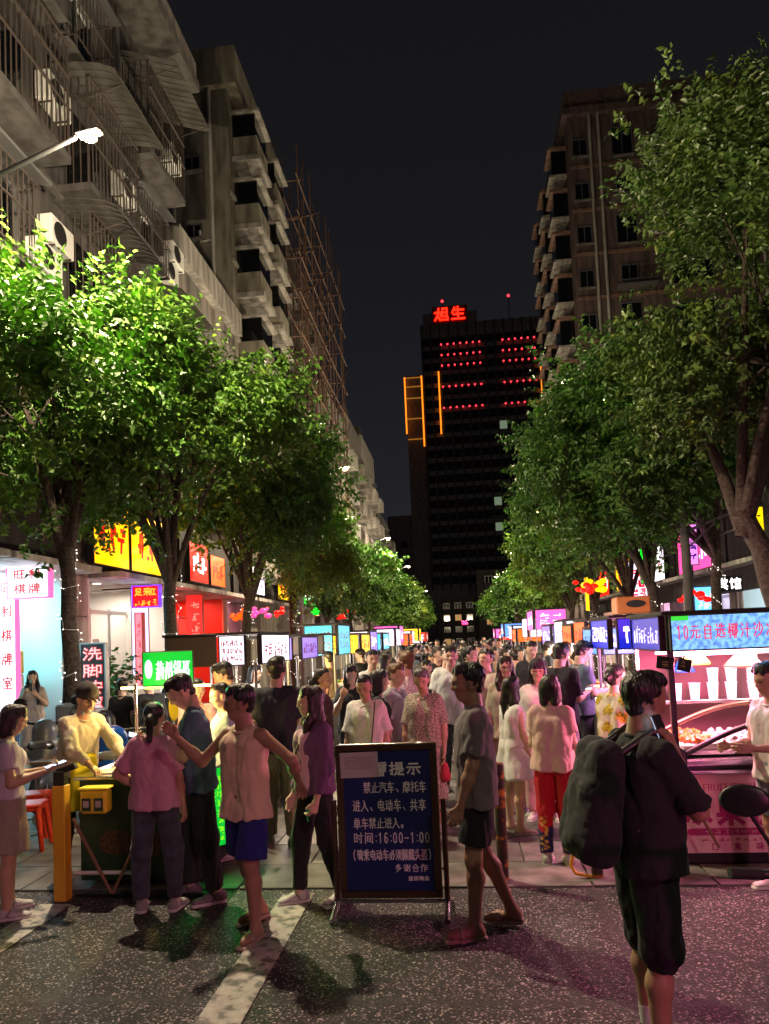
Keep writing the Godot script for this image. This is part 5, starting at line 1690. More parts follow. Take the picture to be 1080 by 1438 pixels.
func street_lamps() -> void:
	var warm := Color(1.0, 0.91, 0.76)
	street_lamp("bright street lamp above the first tree by the mahjong shop", Vector3(-7.0, 0, -9.3), Vector3(-4.7, 8.6, -8.95), 66.0, warm)
	street_lamp("street lamp on a long arm above the round yellow green tree", Vector3(-5.6, 0, -26.2), Vector3(-4.0, 8.05, -26), 75.0, warm)
	street_lamp("street lamp half hidden in the leaves opposite", Vector3(6.0, 0, -19.7), Vector3(4.5, 7.85, -19.5), 100.0, warm)
	for q in [[-5.6, -4.2, -44.0, "third street lamp along the mahjong side"], [-5.6, -4.2, -62.0, "fourth street lamp along the mahjong side"], [-5.6, -4.2, -96.0, "last street lamp along the mahjong side"], [5.9, 4.4, -37.0, "second street lamp along the smoothie side"], [5.9, 4.4, -56.0, "third street lamp along the smoothie side"], [5.9, 4.4, -78.0, "last street lamp along the smoothie side"]]:
		street_lamp(q[3], Vector3(q[0], 0, q[2]), Vector3(q[1], 7.9, q[2]), 75.0, warm)
	# one more lamp, out of view behind the camera, placed to light the foreground
	street_lamp("unseen street lamp behind the photographer, lighting the foreground", Vector3(6.2, 0, 5.0), Vector3(4.6, 8.2, 5.0), 12.0, Color(1.0, 0.88, 0.8))
# ---------------------------------------------------------------- stalls and street things
func sub(root: Node3D, called: String, at: Vector3, turn := 0.0) -> Node3D:
	var o := Node3D.new()
	o.name = called
	root.add_child(o, true)
	o.position = at
	o.rotation_degrees.y = turn
	return o

func omni(parent: Node3D, at: Vector3, c: Color, energy: float, size := 0.1) -> void:
	var l := OmniLight3D.new()
	l.name = "lamp_glow"
	l.light_color = c
	l.light_energy = energy
	l.light_size = size
	l.omni_range = 20
	l.omni_attenuation = 2.0
	l.shadow_enabled = true
	l.position = at
	parent.add_child(l, true)

# a cart: counter, posts, roof, an end sign that faces the camera, a street side sign, a tube light
# at = middle of its near end on the ground; s = +1 when the walk lies at +x of it
func stall(label: String, at: Vector3, w: float, len: float, s: float, q: Dictionary) -> Node3D:
	var o := thing("market_stall", label, "stall", at, 0.0, "market stalls")
	var hc: float = q.get("counter", 0.92)
	var body: Material = q.get("body", M.metal_grey)
	obj("counter", Sh.new().box(Vector3(0, hc * 0.5 + 0.05, -len / 2), Vector3(w, hc - 0.1, len), 0.01).mesh(), body, o)
	obj("counter_top", Sh.new().box(Vector3(0, hc + 0.015, -len / 2), Vector3(w + 0.06, 0.03, len + 0.06), 0.006).mesh(), M.steel, o)
	var y0: float = q.get("low", 1.7)
	var y1: float = q.get("high", 2.02)
	for sx in [-1, 1]:
		for z in [-0.04, -len + 0.04]:
			obj("post", Sh.new().rod(Vector3(sx * (w / 2 - 0.03), hc + 0.02, z), Vector3(sx * (w / 2 - 0.03), y0 + 0.02, z), 0.018, -1, 6).mesh(), M.post_grey, o)
	obj("roof", Sh.new().box(Vector3(0, y1 + 0.02, -len / 2), Vector3(w + 0.1, 0.03, len + 0.08), 0.005).mesh(), M.fascia_dark, o)
	if q.has("end"):
		var e: Array = q.end
		var n := sub(o, "end_sign", Vector3(e[4] if e.size() > 4 else 0.0, (y0 + y1) / 2, 0.05))
		var ww: float = e[5] if e.size() > 5 else w
		sign_parts(n, ww, y1 - y0, 0.07, e[0], M.fascia_dark, scribble(ww * 0.82, (y1 - y0) * 0.72, e[2], e[3], (y1 - y0) * 0.05 / e[3] + 0.004, 0.0, int(at.z * 13)) if e[1] else null, e[1], 0.012)
	else:
		obj("end_board", Sh.new().box(Vector3(0, (y0 + y1) / 2, 0.03), Vector3(w, y1 - y0, 0.03), 0.003).mesh(), M.fascia_dark, o)
	if q.has("side"):
		var e: Array = q.side
		var n := sub(o, "side_sign", Vector3(s * (w / 2 + 0.03), (y0 + y1) / 2, -len / 2), 90 * s)
		sign_parts(n, len - 0.04, y1 - y0, 0.06, e[0], M.fascia_dark, scribble(len * 0.8, (y1 - y0) * 0.6, e[2], e[3], 0.022 / e[3], 0.0, int(at.z * 7)) if e[1] else null, e[1], 0.012)
	var lc: Color = q.get("light", Color(1.0, 0.95, 0.9))
	var le: float = q.get("energy", 0.9) * 2.2
	if le > 0.0:
		obj("tube_light", Sh.new().rod(Vector3(0, y0 + 0.02, -0.15), Vector3(0, y0 + 0.02, -len + 0.15), 0.014, -1, 6).mesh(), glow("tube_light_" + lc.to_html(), lc, 4.0), o)
		omni(o, Vector3(0, y0 - 0.06, -len / 2), lc, le * 0.62, 0.12)
	# goods in trays on the counter
	var r := RandomNumberGenerator.new()
	r.seed = int(absf(at.z) * 100.0)
	for i in q.get("trays", 3):
		var t := sub(o, "food_tray", Vector3(r.randf_range(-0.2, 0.2) * w, hc + 0.03, -0.22 - i * (len - 0.4) / 3.0), 0)
		obj("tray", Sh.new().box(Vector3(0, 0.025, 0), Vector3(w * 0.5, 0.05, 0.34), 0.012).mesh(), M.white_plastic, t)
		var fd := Sh.new()
		for k in 16:
			fd.ball(Vector3(r.randf_range(-0.2, 0.2) * w, 0.06 + r.randf() * 0.03, r.randf_range(-0.13, 0.13)), r.randf_range(0.025, 0.045), 7, Vector3(1, 0.7, 1))
		obj("snacks", fd.mesh(), [M.orange_food, M.cream_food, M.green_food, M.red_cloth][r.randi() % 4], t)
	return o

func face(key: String, c: Color, e: float) -> StandardMaterial3D:
	return glow("sign_light_" + key, c, e)

func make_stalls() -> void:
	var white := face("white", Color(0.95, 0.92, 1.0), 1.0)
	var cyan := face("cyan", Color(0.25, 0.72, 0.85), 0.85)
	var violet := face("violet", Color(0.55, 0.45, 0.95), 0.75)
	var yellow := face("yellow", Color(1.0, 0.75, 0.05), 1.0)
	var pink := face("pink", Color(0.95, 0.35, 0.7), 0.9)
	var red := face("red", Color(0.9, 0.06, 0.05), 0.9)
	var orange := face("orange", Color(1.0, 0.35, 0.02), 1.0)
	var blue := face("blue", Color(0.03, 0.13, 0.75), 0.8)
	var sky := face("skyblue", Color(0.3, 0.55, 0.95), 0.85)
	var ink_red := face("ink_red", Color(0.6, 0.03, 0.12), 0.4)
	var ink_white := face("ink_white", Color(1, 0.95, 0.95), 1.3)
	var ink_purple := face("ink_purple", Color(0.45, 0.04, 0.3), 0.4)
	var ink_dark := mat("ink_dark", lin(0.02, 0.02, 0.03), 0.6)
	var ink_pink := face("ink_pink", Color(1.0, 0.3, 0.6), 0.9)
	# ---- left row
	guokui_stall()
	stall("stall with a dark fascia and a white sign of red columns", Vector3(-2.95, 0, -8.6), 1.1, 1.5, 1, {"low": 1.66, "high": 2.02, "end": [white, ink_red, 5, 3, 0.27, 0.32], "side": [white, ink_red, 6, 1], "energy": 1.1})
	sign_fill(Vector3(-3.17, 1.84, -8.57), 0.62, 0.36)
	stall("stall with a violet lightbox of purple characters", Vector3(-2.75, 0, -10.3), 0.95, 1.2, 1, {"low": 1.66, "high": 1.98, "end": [violet, ink_purple, 6, 1, 0.2, 0.42], "side": [violet, ink_purple, 6, 1], "energy": 0.8})
	stall("stall with an unlit brown board and pale menu letters", Vector3(-2.6, 0, -11.7), 0.9, 1.1, 1, {"low": 1.7, "high": 2.0, "end": [mat("brown_board", lin(0.09, 0.07, 0.05), 0.7), face("ink_amber", Color(0.5, 0.16, 0.06), 0.25), 4, 1], "light": Color(1.0, 0.85, 0.5), "energy": 1.1})
	stall("stall with a tall cyan menu board of pink rows", Vector3(-2.62, 0, -13.3), 0.75, 1.5, 1, {"low": 1.64, "high": 2.2, "end": [cyan, ink_purple, 6, 4, 0.08, 0.52], "side": [cyan, ink_purple, 6, 2], "light": Color(1.0, 0.9, 0.7), "energy": 1.0})
	stall("stall with a yellow sign and a small pink panel", Vector3(-2.5, 0, -15.4), 0.8, 1.5, 1, {"low": 1.62, "high": 2.02, "end": [yellow, ink_dark, 2, 3], "side": [yellow, ink_red, 5, 1], "light": Color(1.0, 0.8, 0.4), "energy": 1.0})
	stall("stall with a small white sign of violet letters", Vector3(-2.5, 0, -17.4), 0.7, 1.5, 1, {"low": 1.6, "high": 2.1, "end": [white, ink_purple, 2, 2], "side": [violet, ink_white, 5, 1], "energy": 0.8})
	var left := [["stall with a bright blue lit band on its roof", cyan, ink_white], ["stall with a white and purple column sign", white, ink_purple], ["stall with a pink and white column sign", pink, ink_white], ["stall with an orange lit front and warm bulbs", orange, ink_red], ["stall with a white lightbox beside a purple edge", white, ink_red], ["far stall with a yellow lightbox", yellow, ink_red], ["far stall with a white lightbox and violet letters", white, ink_purple], ["farthest stall with a dim red lightbox", red, ink_white]]
	for i in left.size():
		stall(left[i][0] + " on the mahjong side", Vector3(-2.45 + (i % 2) * 0.12, 0, -19.4 - i * 2.5 - (i * i) * 0.12), 0.8, 1.7, 1, {"low": 1.62 + (i % 3) * 0.06, "high": 2.05 + (i % 3) * 0.14, "end": [left[i][1], left[i][2], 2 + i % 3, 3], "side": [left[i][1], left[i][2], 5, 1], "light": [Color(1, 0.85, 0.6), Color(1, 0.95, 0.9), Color(1, 0.7, 0.8)][i % 3], "energy": 0.9, "trays": 2})
	# ---- right row
	smoothie_stall()
	stall("stall with a blue and white lightbox next to the smoothie stall", Vector3(2.15, 0, -8.3), 0.95, 1.1, -1, {"low": 1.68, "high": 2.02, "end": [blue, ink_white, 4, 1, -0.2, 0.5], "side": [blue, ink_white, 8, 1], "light": Color(1.0, 0.6, 0.85), "energy": 1.1})
	stall("stall with a pale blue menu lightbox", Vector3(2.15, 0, -9.7), 0.7, 1.1, -1, {"low": 1.58, "high": 1.92, "end": [sky, ink_white, 5, 2], "side": [sky, ink_dark, 5, 1], "light": Color(1.0, 0.7, 0.85), "energy": 1.0})
	stall("stall with a red and yellow lightbox in a pink frame", Vector3(2.25, 0, -11.1), 0.72, 1.1, -1, {"low": 1.66, "high": 2.04, "end": [red, face("ink_yellow", Color(1.0, 0.75, 0.1), 1.2), 2, 3, -0.2, 0.32], "side": [orange, ink_red, 5, 1], "light": Color(1.0, 0.75, 0.7), "energy": 1.0})
	stall("stall with a small orange lightbox", Vector3(2.2, 0, -12.5), 0.6, 1.1, -1, {"low": 1.7, "high": 2.0, "end": [orange, ink_red, 2, 2], "side": [orange, ink_red, 4, 1], "energy": 0.9})
	stall("stall with a tall white poster lightbox", Vector3(2.3, 0, -14.2), 0.6, 1.3, -1, {"low": 1.64, "high": 2.1, "end": [white, ink_purple, 2, 3], "side": [white, ink_red, 5, 1], "energy": 0.9})
	stall("unseen pink lit snack stall behind the photographer, placed to light the foreground", Vector3(3.4, 0, 2.4), 1.1, 1.6, -1, {"low": 1.75, "high": 2.1, "end": [pink, ink_white, 4, 1], "side": [pink, ink_white, 6, 1], "light": Color(1.0, 0.42, 0.68), "energy": 4.4})  # out of view behind the camera; its pink light falls on the foreground
	var right := [["stall with a violet and white pair of panels", violet, ink_white], ["stall with a raised pink and white lightbox", pink, ink_white], ["stall with a plain white lightbox", white, ink_dark], ["stall with an orange parasol coloured front", orange, ink_red], ["stall with a white lightbox of red rows", white, ink_red], ["far stall with a sky blue lightbox", sky, ink_white], ["far stall with a red lightbox", red, ink_white], ["farthest stall with a pale pink lightbox", pink, ink_white]]
	for i in right.size():
		stall(right[i][0] + " on the smoothie side", Vector3(2.35 - (i % 2) * 0.1, 0, -16.0 - i * 2.4 - i * i * 0.12), 0.75, 1.6, -1, {"low": 1.62 + (0.35 if i == 1 else (i % 3) * 0.08), "high": 2.04 + (0.42 if i == 1 else (i % 3) * 0.14), "end": [right[i][1], right[i][2], 2, 3], "side": [right[i][1], right[i][2], 5, 1], "light": [Color(1, 0.95, 0.9), Color(1, 0.7, 0.85), Color(1, 0.85, 0.6)][i % 3], "energy": 0.9, "trays": 2})

func sign_fill(at: Vector3, w: float, h: float) -> void:
	var o := thing("sign_board", "unlit dark brown board beside the white sign of red columns", "sign", at)
	obj("board", Sh.new().box(Vector3(0, 0, 0.06), Vector3(w, h, 0.03), 0.004).mesh(), mat("brown_dark", lin(0.05, 0.035, 0.032), 0.6), o)
	obj("batten", Sh.new().box(Vector3(0, h / 2 + 0.01, 0.06), Vector3(w + 0.02, 0.03, 0.05), 0.004).mesh(), M.black_metal, o)

func guokui_stall() -> void:
	var o := thing("market_stall", "flatbread stall with a dark green food banner and a green lightbox", "stall", Vector3(-2.62, 0, -5.75), 0.0, "market stalls")
	obj("counter", Sh.new().box(Vector3(0, 0.46, -0.55), Vector3(1.0, 0.8, 1.0), 0.01).mesh(), M.black_metal, o)
	obj("counter_top", Sh.new().box(Vector3(0, 0.875, -0.55), Vector3(1.08, 0.03, 1.1), 0.006).mesh(), M.steel, o)
	var b := sub(o, "front_banner", Vector3(0, 0.46, -0.035))
	obj("banner_sheet", Sh.new().box(Vector3.ZERO, Vector3(1.0, 0.8, 0.008)).mesh(), M.green_banner, b)
	obj("banner_lettering", lettering([["锅盔", 0.12, 0.12, 0.17, 0.19, 0.19]], 0.022, 0.006), mat("banner_white", lin(0.55, 0.5, 0.48), 0.6), b)
	var f := Sh.new()
	for q in [[-0.2, -0.1, 0.15, 0.1], [0.06, -0.12, 0.14, 0.11], [0.3, -0.02, 0.13, 0.1]]:
		f.lathe(Vector3(q[0], q[1], 0.005), [Vector2(q[2], 0), Vector2(q[2], 0.003), Vector2(0, 0.004)], 18, Basis(Vector3.RIGHT, PI / 2) * Basis.from_scale(Vector3(1, 1, q[3] / q[2])))
	obj("bread_print", f.mesh(), mat("bread_print", lin(0.16, 0.11, 0.07), 0.6), b)
	var ff: StandardMaterial3D = M.bread_print
	textured(ff, noise_tex(256, 0.03, [[0.0, Color(0.4, 0.35, 0.3)], [0.5, Color(0.75, 0.65, 0.55)], [1.0, Color(1, 0.95, 0.85)]], FastNoiseLite.TYPE_SIMPLEX_SMOOTH, 4, 44), 3.0)
	for sx in [1]:
		for z in [-0.3, -1.0]:
			obj("post", Sh.new().rod(Vector3(sx * 0.48 - (0.7 if z > -0.5 else 0.0), 0.88, z - 0.2), Vector3(sx * 0.48 - (0.7 if z > -0.5 else 0.0), 1.6, z - 0.2), 0.014, -1, 6).mesh(), M.steel, o)
	# green roof sign turned to the walk
	var n := sub(o, "roof_sign", Vector3(0.02, 1.72, -0.65), 18)
	var green := glow("sign_light_green", Color(0.0, 0.62, 0.16), 1.0)
	sign_parts(n, 0.44, 0.31, 0.1, green, M.fascia_dark, lettering([["荆州锅盔", -0.1, -0.1, 0.062, 0.17, 0.075]], 0.012, 0.0), glow("sign_light_mint", Color(0.75, 1.0, 0.9), 1.3), 0.008)
	obj("emblem_light", Sh.new().lathe(Vector3(-0.165, 0, 0.045), [Vector2(0.032, 0), Vector2(0.032, 0.004), Vector2(0, 0.005)], 16, Basis(Vector3.RIGHT, PI / 2) * Basis.from_scale(Vector3(1, 1, 2.6))).mesh(), M.sign_light_mint, n)
	obj("edge_light", Sh.new().bar(Vector3(-0.2, -0.165, 0.05), Vector3(0.26, -0.165, 0.05), 0.016, 0.016).mesh(), glow("edge_light_lime", Color(0.6, 1.0, 0.3), 2.5), n)
	area_light("sign_glow", n, Vector3(0, 0, 0.08), Vector3(0, 180, 0), Vector2(0.42, 0.29), Color(0.2, 1.0, 0.4), 0.4)
	# tall green panel on the walk side, from waist to knee
	var g := sub(o, "side_sign", Vector3(0.53, 0.56, -0.32), 52)
	sign_parts(g, 0.2, 0.66, 0.05, green, M.fascia_dark, scribble(0.15, 0.56, 2, 8, 0.008, 0.0, 5), glow("sign_light_lime", Color(0.5, 0.9, 0.1), 0.9), 0.008)
	area_light("sign_glow", g, Vector3(0, 0, 0.06), Vector3(0, 180, 0), Vector2(0.18, 0.62), Color(0.2, 1.0, 0.4), 0.25)
	obj("tube_light", Sh.new().rod(Vector3(-0.4, 1.56, -0.6), Vector3(0.42, 1.56, -0.6), 0.012, -1, 6).mesh(), glow("tube_light_warm", Color(1.0, 0.9, 0.6), 4.0), o)
	omni(o, Vector3(0, 1.5, -0.6), Color(1.0, 0.85, 0.5), 1.3, 0.1)
	# breads and dough on the counter
	var r := RandomNumberGenerator.new()
	r.seed = 8
	for i in 7:
		var d := thing("flatbread", "pale round of dough on the flatbread counter, %s row, %s" % ["front" if i < 4 else "back", ["nearest the vendor", "second from the vendor", "third from the vendor", "nearest the green panel"][i % 4]], "food", Vector3(-2.95 + (i % 4) * 0.2, 0.89, -5.93 - (i / 4) * 0.24), r.randf() * 90, "dough rounds on the flatbread counter")
		obj("dough", Sh.new().lathe(Vector3.ZERO, [Vector2(0, 0.03), Vector2(0.055, 0.026), Vector2(0.085, 0.01), Vector2(0.08, 0.0)], 12).mesh(), M.cream_food, d)
	var box := thing("payment_basket", "yellow plastic basket with two pay cards hung on the flatbread stall", "basket", Vector3(-2.92, 0.72, -5.72))
	obj("basket", Sh.new().box(Vector3(0, 0.0, 0.06), Vector3(0.22, 0.19, 0.12), 0.02).mesh(), M.yellow_plastic, box)
	obj("rim", Sh.new().box(Vector3(0, 0.1, 0.06), Vector3(0.24, 0.02, 0.14), 0.008).mesh(), M.yellow_plastic, box)
	for x in [-0.05, 0.05]:
		var c := obj("pay_card", Sh.new().box(Vector3(x, -0.02, 0.124), Vector3(0.075, 0.1, 0.006), 0.002).mesh(), mat("card_dark", lin(0.02, 0.05, 0.03), 0.5), box)
		obj("card_face", Sh.new().box(Vector3(x, -0.015, 0.129), Vector3(0.045, 0.05, 0.004)).mesh(), M.paper, c)
	var tag_y := thing("price_tag", "yellow oval price tag hanging under the green lightbox", "tag", Vector3(-2.52, 1.38, -6.3))
	obj("tag_plate", Sh.new().lathe(Vector3.ZERO, [Vector2(0.1, -0.003), Vector2(0.1, 0.003), Vector2(0, 0.004)], 18, Basis(Vector3.RIGHT, PI / 2) * Basis.from_scale(Vector3(0.45, 1, 1.2))).mesh(), M.yellow_plastic, tag_y)
	obj("tag_string", Sh.new().rod(Vector3(0, 0.11, 0), Vector3(0, 0.2, 0), 0.003, -1, 4).mesh(), M.white_plastic, tag_y)

func smoothie_stall() -> void:
	# near end at z = -6.05, from x = 1.66 outwards
	var o := thing("market_stall", "blue smoothie stall with curved glass case and a pink fruit banner", "stall", Vector3(2.5, 0, -6.1), 0.0, "market stalls")
	var w := 1.7
	obj("counter", Sh.new().box(Vector3(0, 0.44, -0.62), Vector3(w, 0.84, 1.1), 0.01).mesh(), M.black_metal, o)
	obj("counter_rail", Sh.new().box(Vector3(0, 0.83, -0.02), Vector3(w + 0.04, 0.05, 0.12), 0.012).box(Vector3(0, 0.75, -0.02), Vector3(w + 0.02, 0.03, 0.1), 0.008).mesh(), M.steel, o)
	# banner with the stall's product name
	var b := sub(o, "front_banner", Vector3(0.02, 0.42, -0.055))
	obj("banner_sheet", Sh.new().box(Vector3(0, 0, 0), Vector3(w - 0.06, 0.62, 0.008)).mesh(), M.pink_banner, b)
	obj("banner_lettering", lettering([["水果捞", -0.81, -0.09, 0.2, 0.21, 0.25]], 0.034, 0.006), M.magenta_print, b)
	obj("banner_small_print", scribble(0.5, 0.035, 8, 1, 0.005, 0.0, 61), M.magenta_print, b, Vector3(-0.45, -0.205, 0.006))
	obj("banner_motto", lettering([["口意味", -0.62, -0.29, 0.055, 0.06, 0.17]], 0.007, 0.006), M.magenta_print, b)
	var pill := Sh.new().box(Vector3(-0.47, -0.145, 0.006), Vector3(0.6, 0.055, 0.004))
	for x in [-0.77, -0.17]:
		pill.lathe(Vector3(x, -0.145, 0.003), [Vector2(0.0275, 0), Vector2(0.0275, 0.0045), Vector2(0, 0.005)], 12, Basis(Vector3.RIGHT, PI / 2))
	obj("banner_bar", pill.mesh(), M.magenta_print, b)
	obj("banner_bar_print", scribble(0.42, 0.04, 6, 1, 0.004, 0.0, 62), M.pink_banner, b, Vector3(-0.47, -0.145, 0.0105))
	var tm := TextMesh.new()
	tm.text = "FRUIT FISHING"
	var sf := SystemFont.new()
	sf.font_names = PackedStringArray(["Droid Sans"])
	tm.font = sf
	tm.font_size = 16
	tm.pixel_size = 0.0045
	tm.depth = 0.003
	obj("banner_english", tm, M.magenta_print, b, Vector3(-0.42, 0.2, 0.007))
	# sign over the front and along the walk
	var n := sub(o, "front_sign", Vector3(0.0, 1.85, 0.04))
	var skym := glow("sign_light_aqua", Color(0.22, 0.52, 0.92), 0.9)
	textured(skym, noise_tex(512, 0.02, [[0.0, Color(0.25, 0.38, 0.78)], [0.35, Color(0.4, 0.62, 0.92)], [0.6, Color(0.52, 0.78, 0.97)], [1.0, Color(0.62, 0.86, 1.0)]], FastNoiseLite.TYPE_SIMPLEX_SMOOTH, 5, 52), 1.6)
	skym.emission = Color.WHITE
	skym.emission_operator = BaseMaterial3D.EMISSION_OP_MULTIPLY
	skym.emission_texture = skym.albedo_texture
	skym.emission_energy_multiplier = 0.75
	sign_parts(n, w, 0.29, 0.08, skym, M.fascia_dark, lettering([["10元自选椰汁沙冰", -0.8, -0.055, 0.074, 0.12, 0.095]], 0.009, 0.0), glow("sign_light_redink", Color(0.85, 0.2, 0.35), 0.7), 0.012)
	obj("leaf_light", Sh.new().box(Vector3(-0.77, 0.115, 0.032), Vector3(0.13, 0.035, 0.004)).mesh(), glow("sign_light_leaf", Color(0.15, 0.8, 0.2), 0.8), n)
	area_light("sign_glow", n, Vector3(0, 0, 0.06), Vector3(0, 180, 0), Vector2(w, 0.26), Color(0.5, 0.75, 1.0), 0.5)
	var sd := sub(o, "side_sign", Vector3(-w / 2 - 0.02, 1.85, -0.56), -90)
	sign_parts(sd, 1.0, 0.29, 0.06, face("navy", Color(0.04, 0.1, 0.6), 0.9), M.fascia_dark, scribble(0.86, 0.2, 9, 1, 0.012, 0.0, 63), face("ink_lilac", Color(0.8, 0.75, 1.0), 1.2), 0.012)
	obj("roof", Sh.new().box(Vector3(0, 2.01, -0.58), Vector3(w + 0.1, 0.03, 1.25), 0.005).mesh(), M.fascia_dark, o)
	obj("corner_post", Sh.new().box(Vector3(-w / 2 + 0.01, 1.45, 0.0), Vector3(0.045, 1.16, 0.045), 0.004).mesh(), M.black_metal, o)
	obj("corner_post", Sh.new().box(Vector3(-w / 2 + 0.01, 1.45, -1.12), Vector3(0.035, 1.16, 0.035), 0.004).mesh(), M.steel, o)
	obj("corner_post", Sh.new().box(Vector3(w / 2 - 0.01, 1.45, -1.12), Vector3(0.035, 1.16, 0.035), 0.004).mesh(), M.steel, o)
	obj("shelf", Sh.new().box(Vector3(0, 1.22, -0.98), Vector3(w - 0.1, 0.03, 0.3), 0.005).mesh(), M.steel, o)
	obj("back_panel", Sh.new().box(Vector3(0, 1.3, -1.16), Vector3(w, 0.9, 0.03)).mesh(), mat("stall_back", lin(0.1, 0.055, 0.06), 0.6), o)
	# pink tube lights and glass case with curved frames
	for z in [-0.25, -0.8]:
		obj("tube_light", Sh.new().rod(Vector3(-0.75, 1.67, z), Vector3(0.75, 1.67, z), 0.014, -1, 6).mesh(), glow("tube_light_pink", Color(1.0, 0.75, 0.8), 5.0), o)
	area_light("tube_glow", o, Vector3(0, 1.64, -0.5), Vector3(-90, 0, 0), Vector2(1.5, 0.6), Color(1.0, 0.74, 0.76), 5.0)
	omni(o, Vector3(-0.5, 1.6, -0.25), Color(1.0, 0.42, 0.62), 2.6, 0.15)
	for k in 2:
		var p0 := [Vector3(-0.8, 0.87, -0.03), Vector3(-0.84, 1.0, -0.5)][k] as Vector3
		var p1 := [Vector3(0.1, 1.12, -0.25), Vector3(0.0, 1.21, -0.75)][k] as Vector3
		var pts := PackedVector3Array()
		var rad := PackedFloat32Array()
		for i in 9:
			var t := i / 8.0
			pts.append(Vector3(lerpf(p0.x, p1.x, t), lerpf(p0.y, p1.y, sin(t * PI / 2)), lerpf(p0.z, p1.z, t)))
			rad.append(0.024)
		obj("curved_frame", Sh.new().tube(pts, rad, 8).mesh(), M.black_metal if k == 0 else M.frame_bronze, o)
	obj("case_floor", Sh.new().box(Vector3(0, 0.89, -0.5), Vector3(w - 0.08, 0.03, 0.85)).mesh(), M.steel, o)
	var r := RandomNumberGenerator.new()
	r.seed = 14
	for i in 8:
		var t := thing("fruit_tray", ["tray of orange fruit pieces in the smoothie case", "tray of pale jelly cubes in the smoothie case", "tray of cream pudding in the smoothie case", "tray of green melon pieces in the smoothie case"][i % 4] + (", front row" if i < 4 else ", back row"), "food tray", Vector3(1.9 + (i % 4) * 0.38, 0.905, -6.36 - (i / 4) * 0.4), 0.0, "trays in the smoothie case")
		obj("tray", Sh.new().box(Vector3(0, 0.025, 0), Vector3(0.33, 0.05, 0.34), 0.012).mesh(), M.white_plastic, t)
		var fd := Sh.new()
		for k in 40:
			fd.box(Vector3(r.randf_range(-0.13, 0.13), 0.055 + r.randf() * 0.025, r.randf_range(-0.14, 0.14)), Vector3.ONE * r.randf_range(0.025, 0.045), 0.006, Basis.from_euler(Vector3(r.randf(), r.randf() * 3, r.randf())))
		obj("fruit_pieces", fd.mesh(), [M.orange_food, M.pink_banner, M.cream_food, M.green_food][i % 4], t)
	var cup := Sh.new().lathe(Vector3.ZERO, [Vector2(0, 0.0), Vector2(0.038, 0), Vector2(0.05, 0.14), Vector2(0.054, 0.145), Vector2(0.054, 0.15), Vector2(0.045, 0.15)], 14).mesh()
	for i in 5:
		for k in ([1, 1, 1, 2, 2][i]):
			var t := thing("plastic_cup", "white plastic cup on the smoothie shelf, %s" % (["at the walk end", "second along from the walk", "third along from the walk", "in the nearer tall pair", "in the farther tall pair"][i] + (", upper" if k else "")), "cup", Vector3(1.78 + i * 0.16, 1.236 + k * 0.13, -7.0 + 0.02 * k), 0.0, "cups on the smoothie shelf")
			obj("cup_wall", cup, M.cup_clear, t)
	var cloth_stack := thing("cup_stack", "tall stack of nested white cups on the smoothie shelf", "cups", Vector3(2.62, 1.236, -7.02))
	for k in 8:
		obj("cup", cup, M.cup_clear, cloth_stack, Vector3(0, k * 0.035, 0))
	# plastic hats hung under the roof: red basin, yellow and blue scoops
	for q in [["red_basin", "red plastic basin hanging under the smoothie roof", "basin", Vector3(2.45, 1.53, -6.75), M.red_plastic, 0.16], ["yellow_scoop", "yellow plastic bowl hanging under the smoothie roof", "bowl", Vector3(2.08, 1.56, -6.85), M.yellow_plastic, 0.12], ["blue_bowl", "shallow blue plastic bowl hanging under the smoothie roof", "bowl", Vector3(2.0, 1.49, -6.95), M.blue_paint, 0.1]]:
		var t := thing(q[0], q[1], q[2], q[3])
		obj("bowl", Sh.new().lathe(Vector3.ZERO, [Vector2(q[5], 0), Vector2(q[5] * 1.02, 0.012), Vector2(q[5] * 0.8, 0.05), Vector2(q[5] * 0.45, 0.1), Vector2(0, 0.105)], 18).mesh(), q[4], t)
		obj("hook", Sh.new().rod(Vector3(0, 0.1, 0), Vector3(0, 0.47 - (q[3].y - 1.53), 0), 0.004, -1, 5).mesh(), M.steel, t)
	var card := thing("menu_card", "small black menu card clipped to the smoothie stall post", "card", Vector3(1.66, 1.62, -6.02), -20)
	obj("card_board", Sh.new().box(Vector3(-0.06, 0, 0), Vector3(0.13, 0.1, 0.008), 0.002, Basis(Vector3.BACK, -0.15)).box(Vector3(0.08, -0.02, 0), Vector3(0.1, 0.1, 0.008), 0.002, Basis(Vector3.BACK, -0.25)).mesh(), M.black_plastic, card)
	obj("card_print", scribble(0.18, 0.06, 3, 3, 0.004, 0.0, 71), mat("card_gold", lin(0.35, 0.25, 0.1), 0.6), card, Vector3(0, -0.01, 0.006))

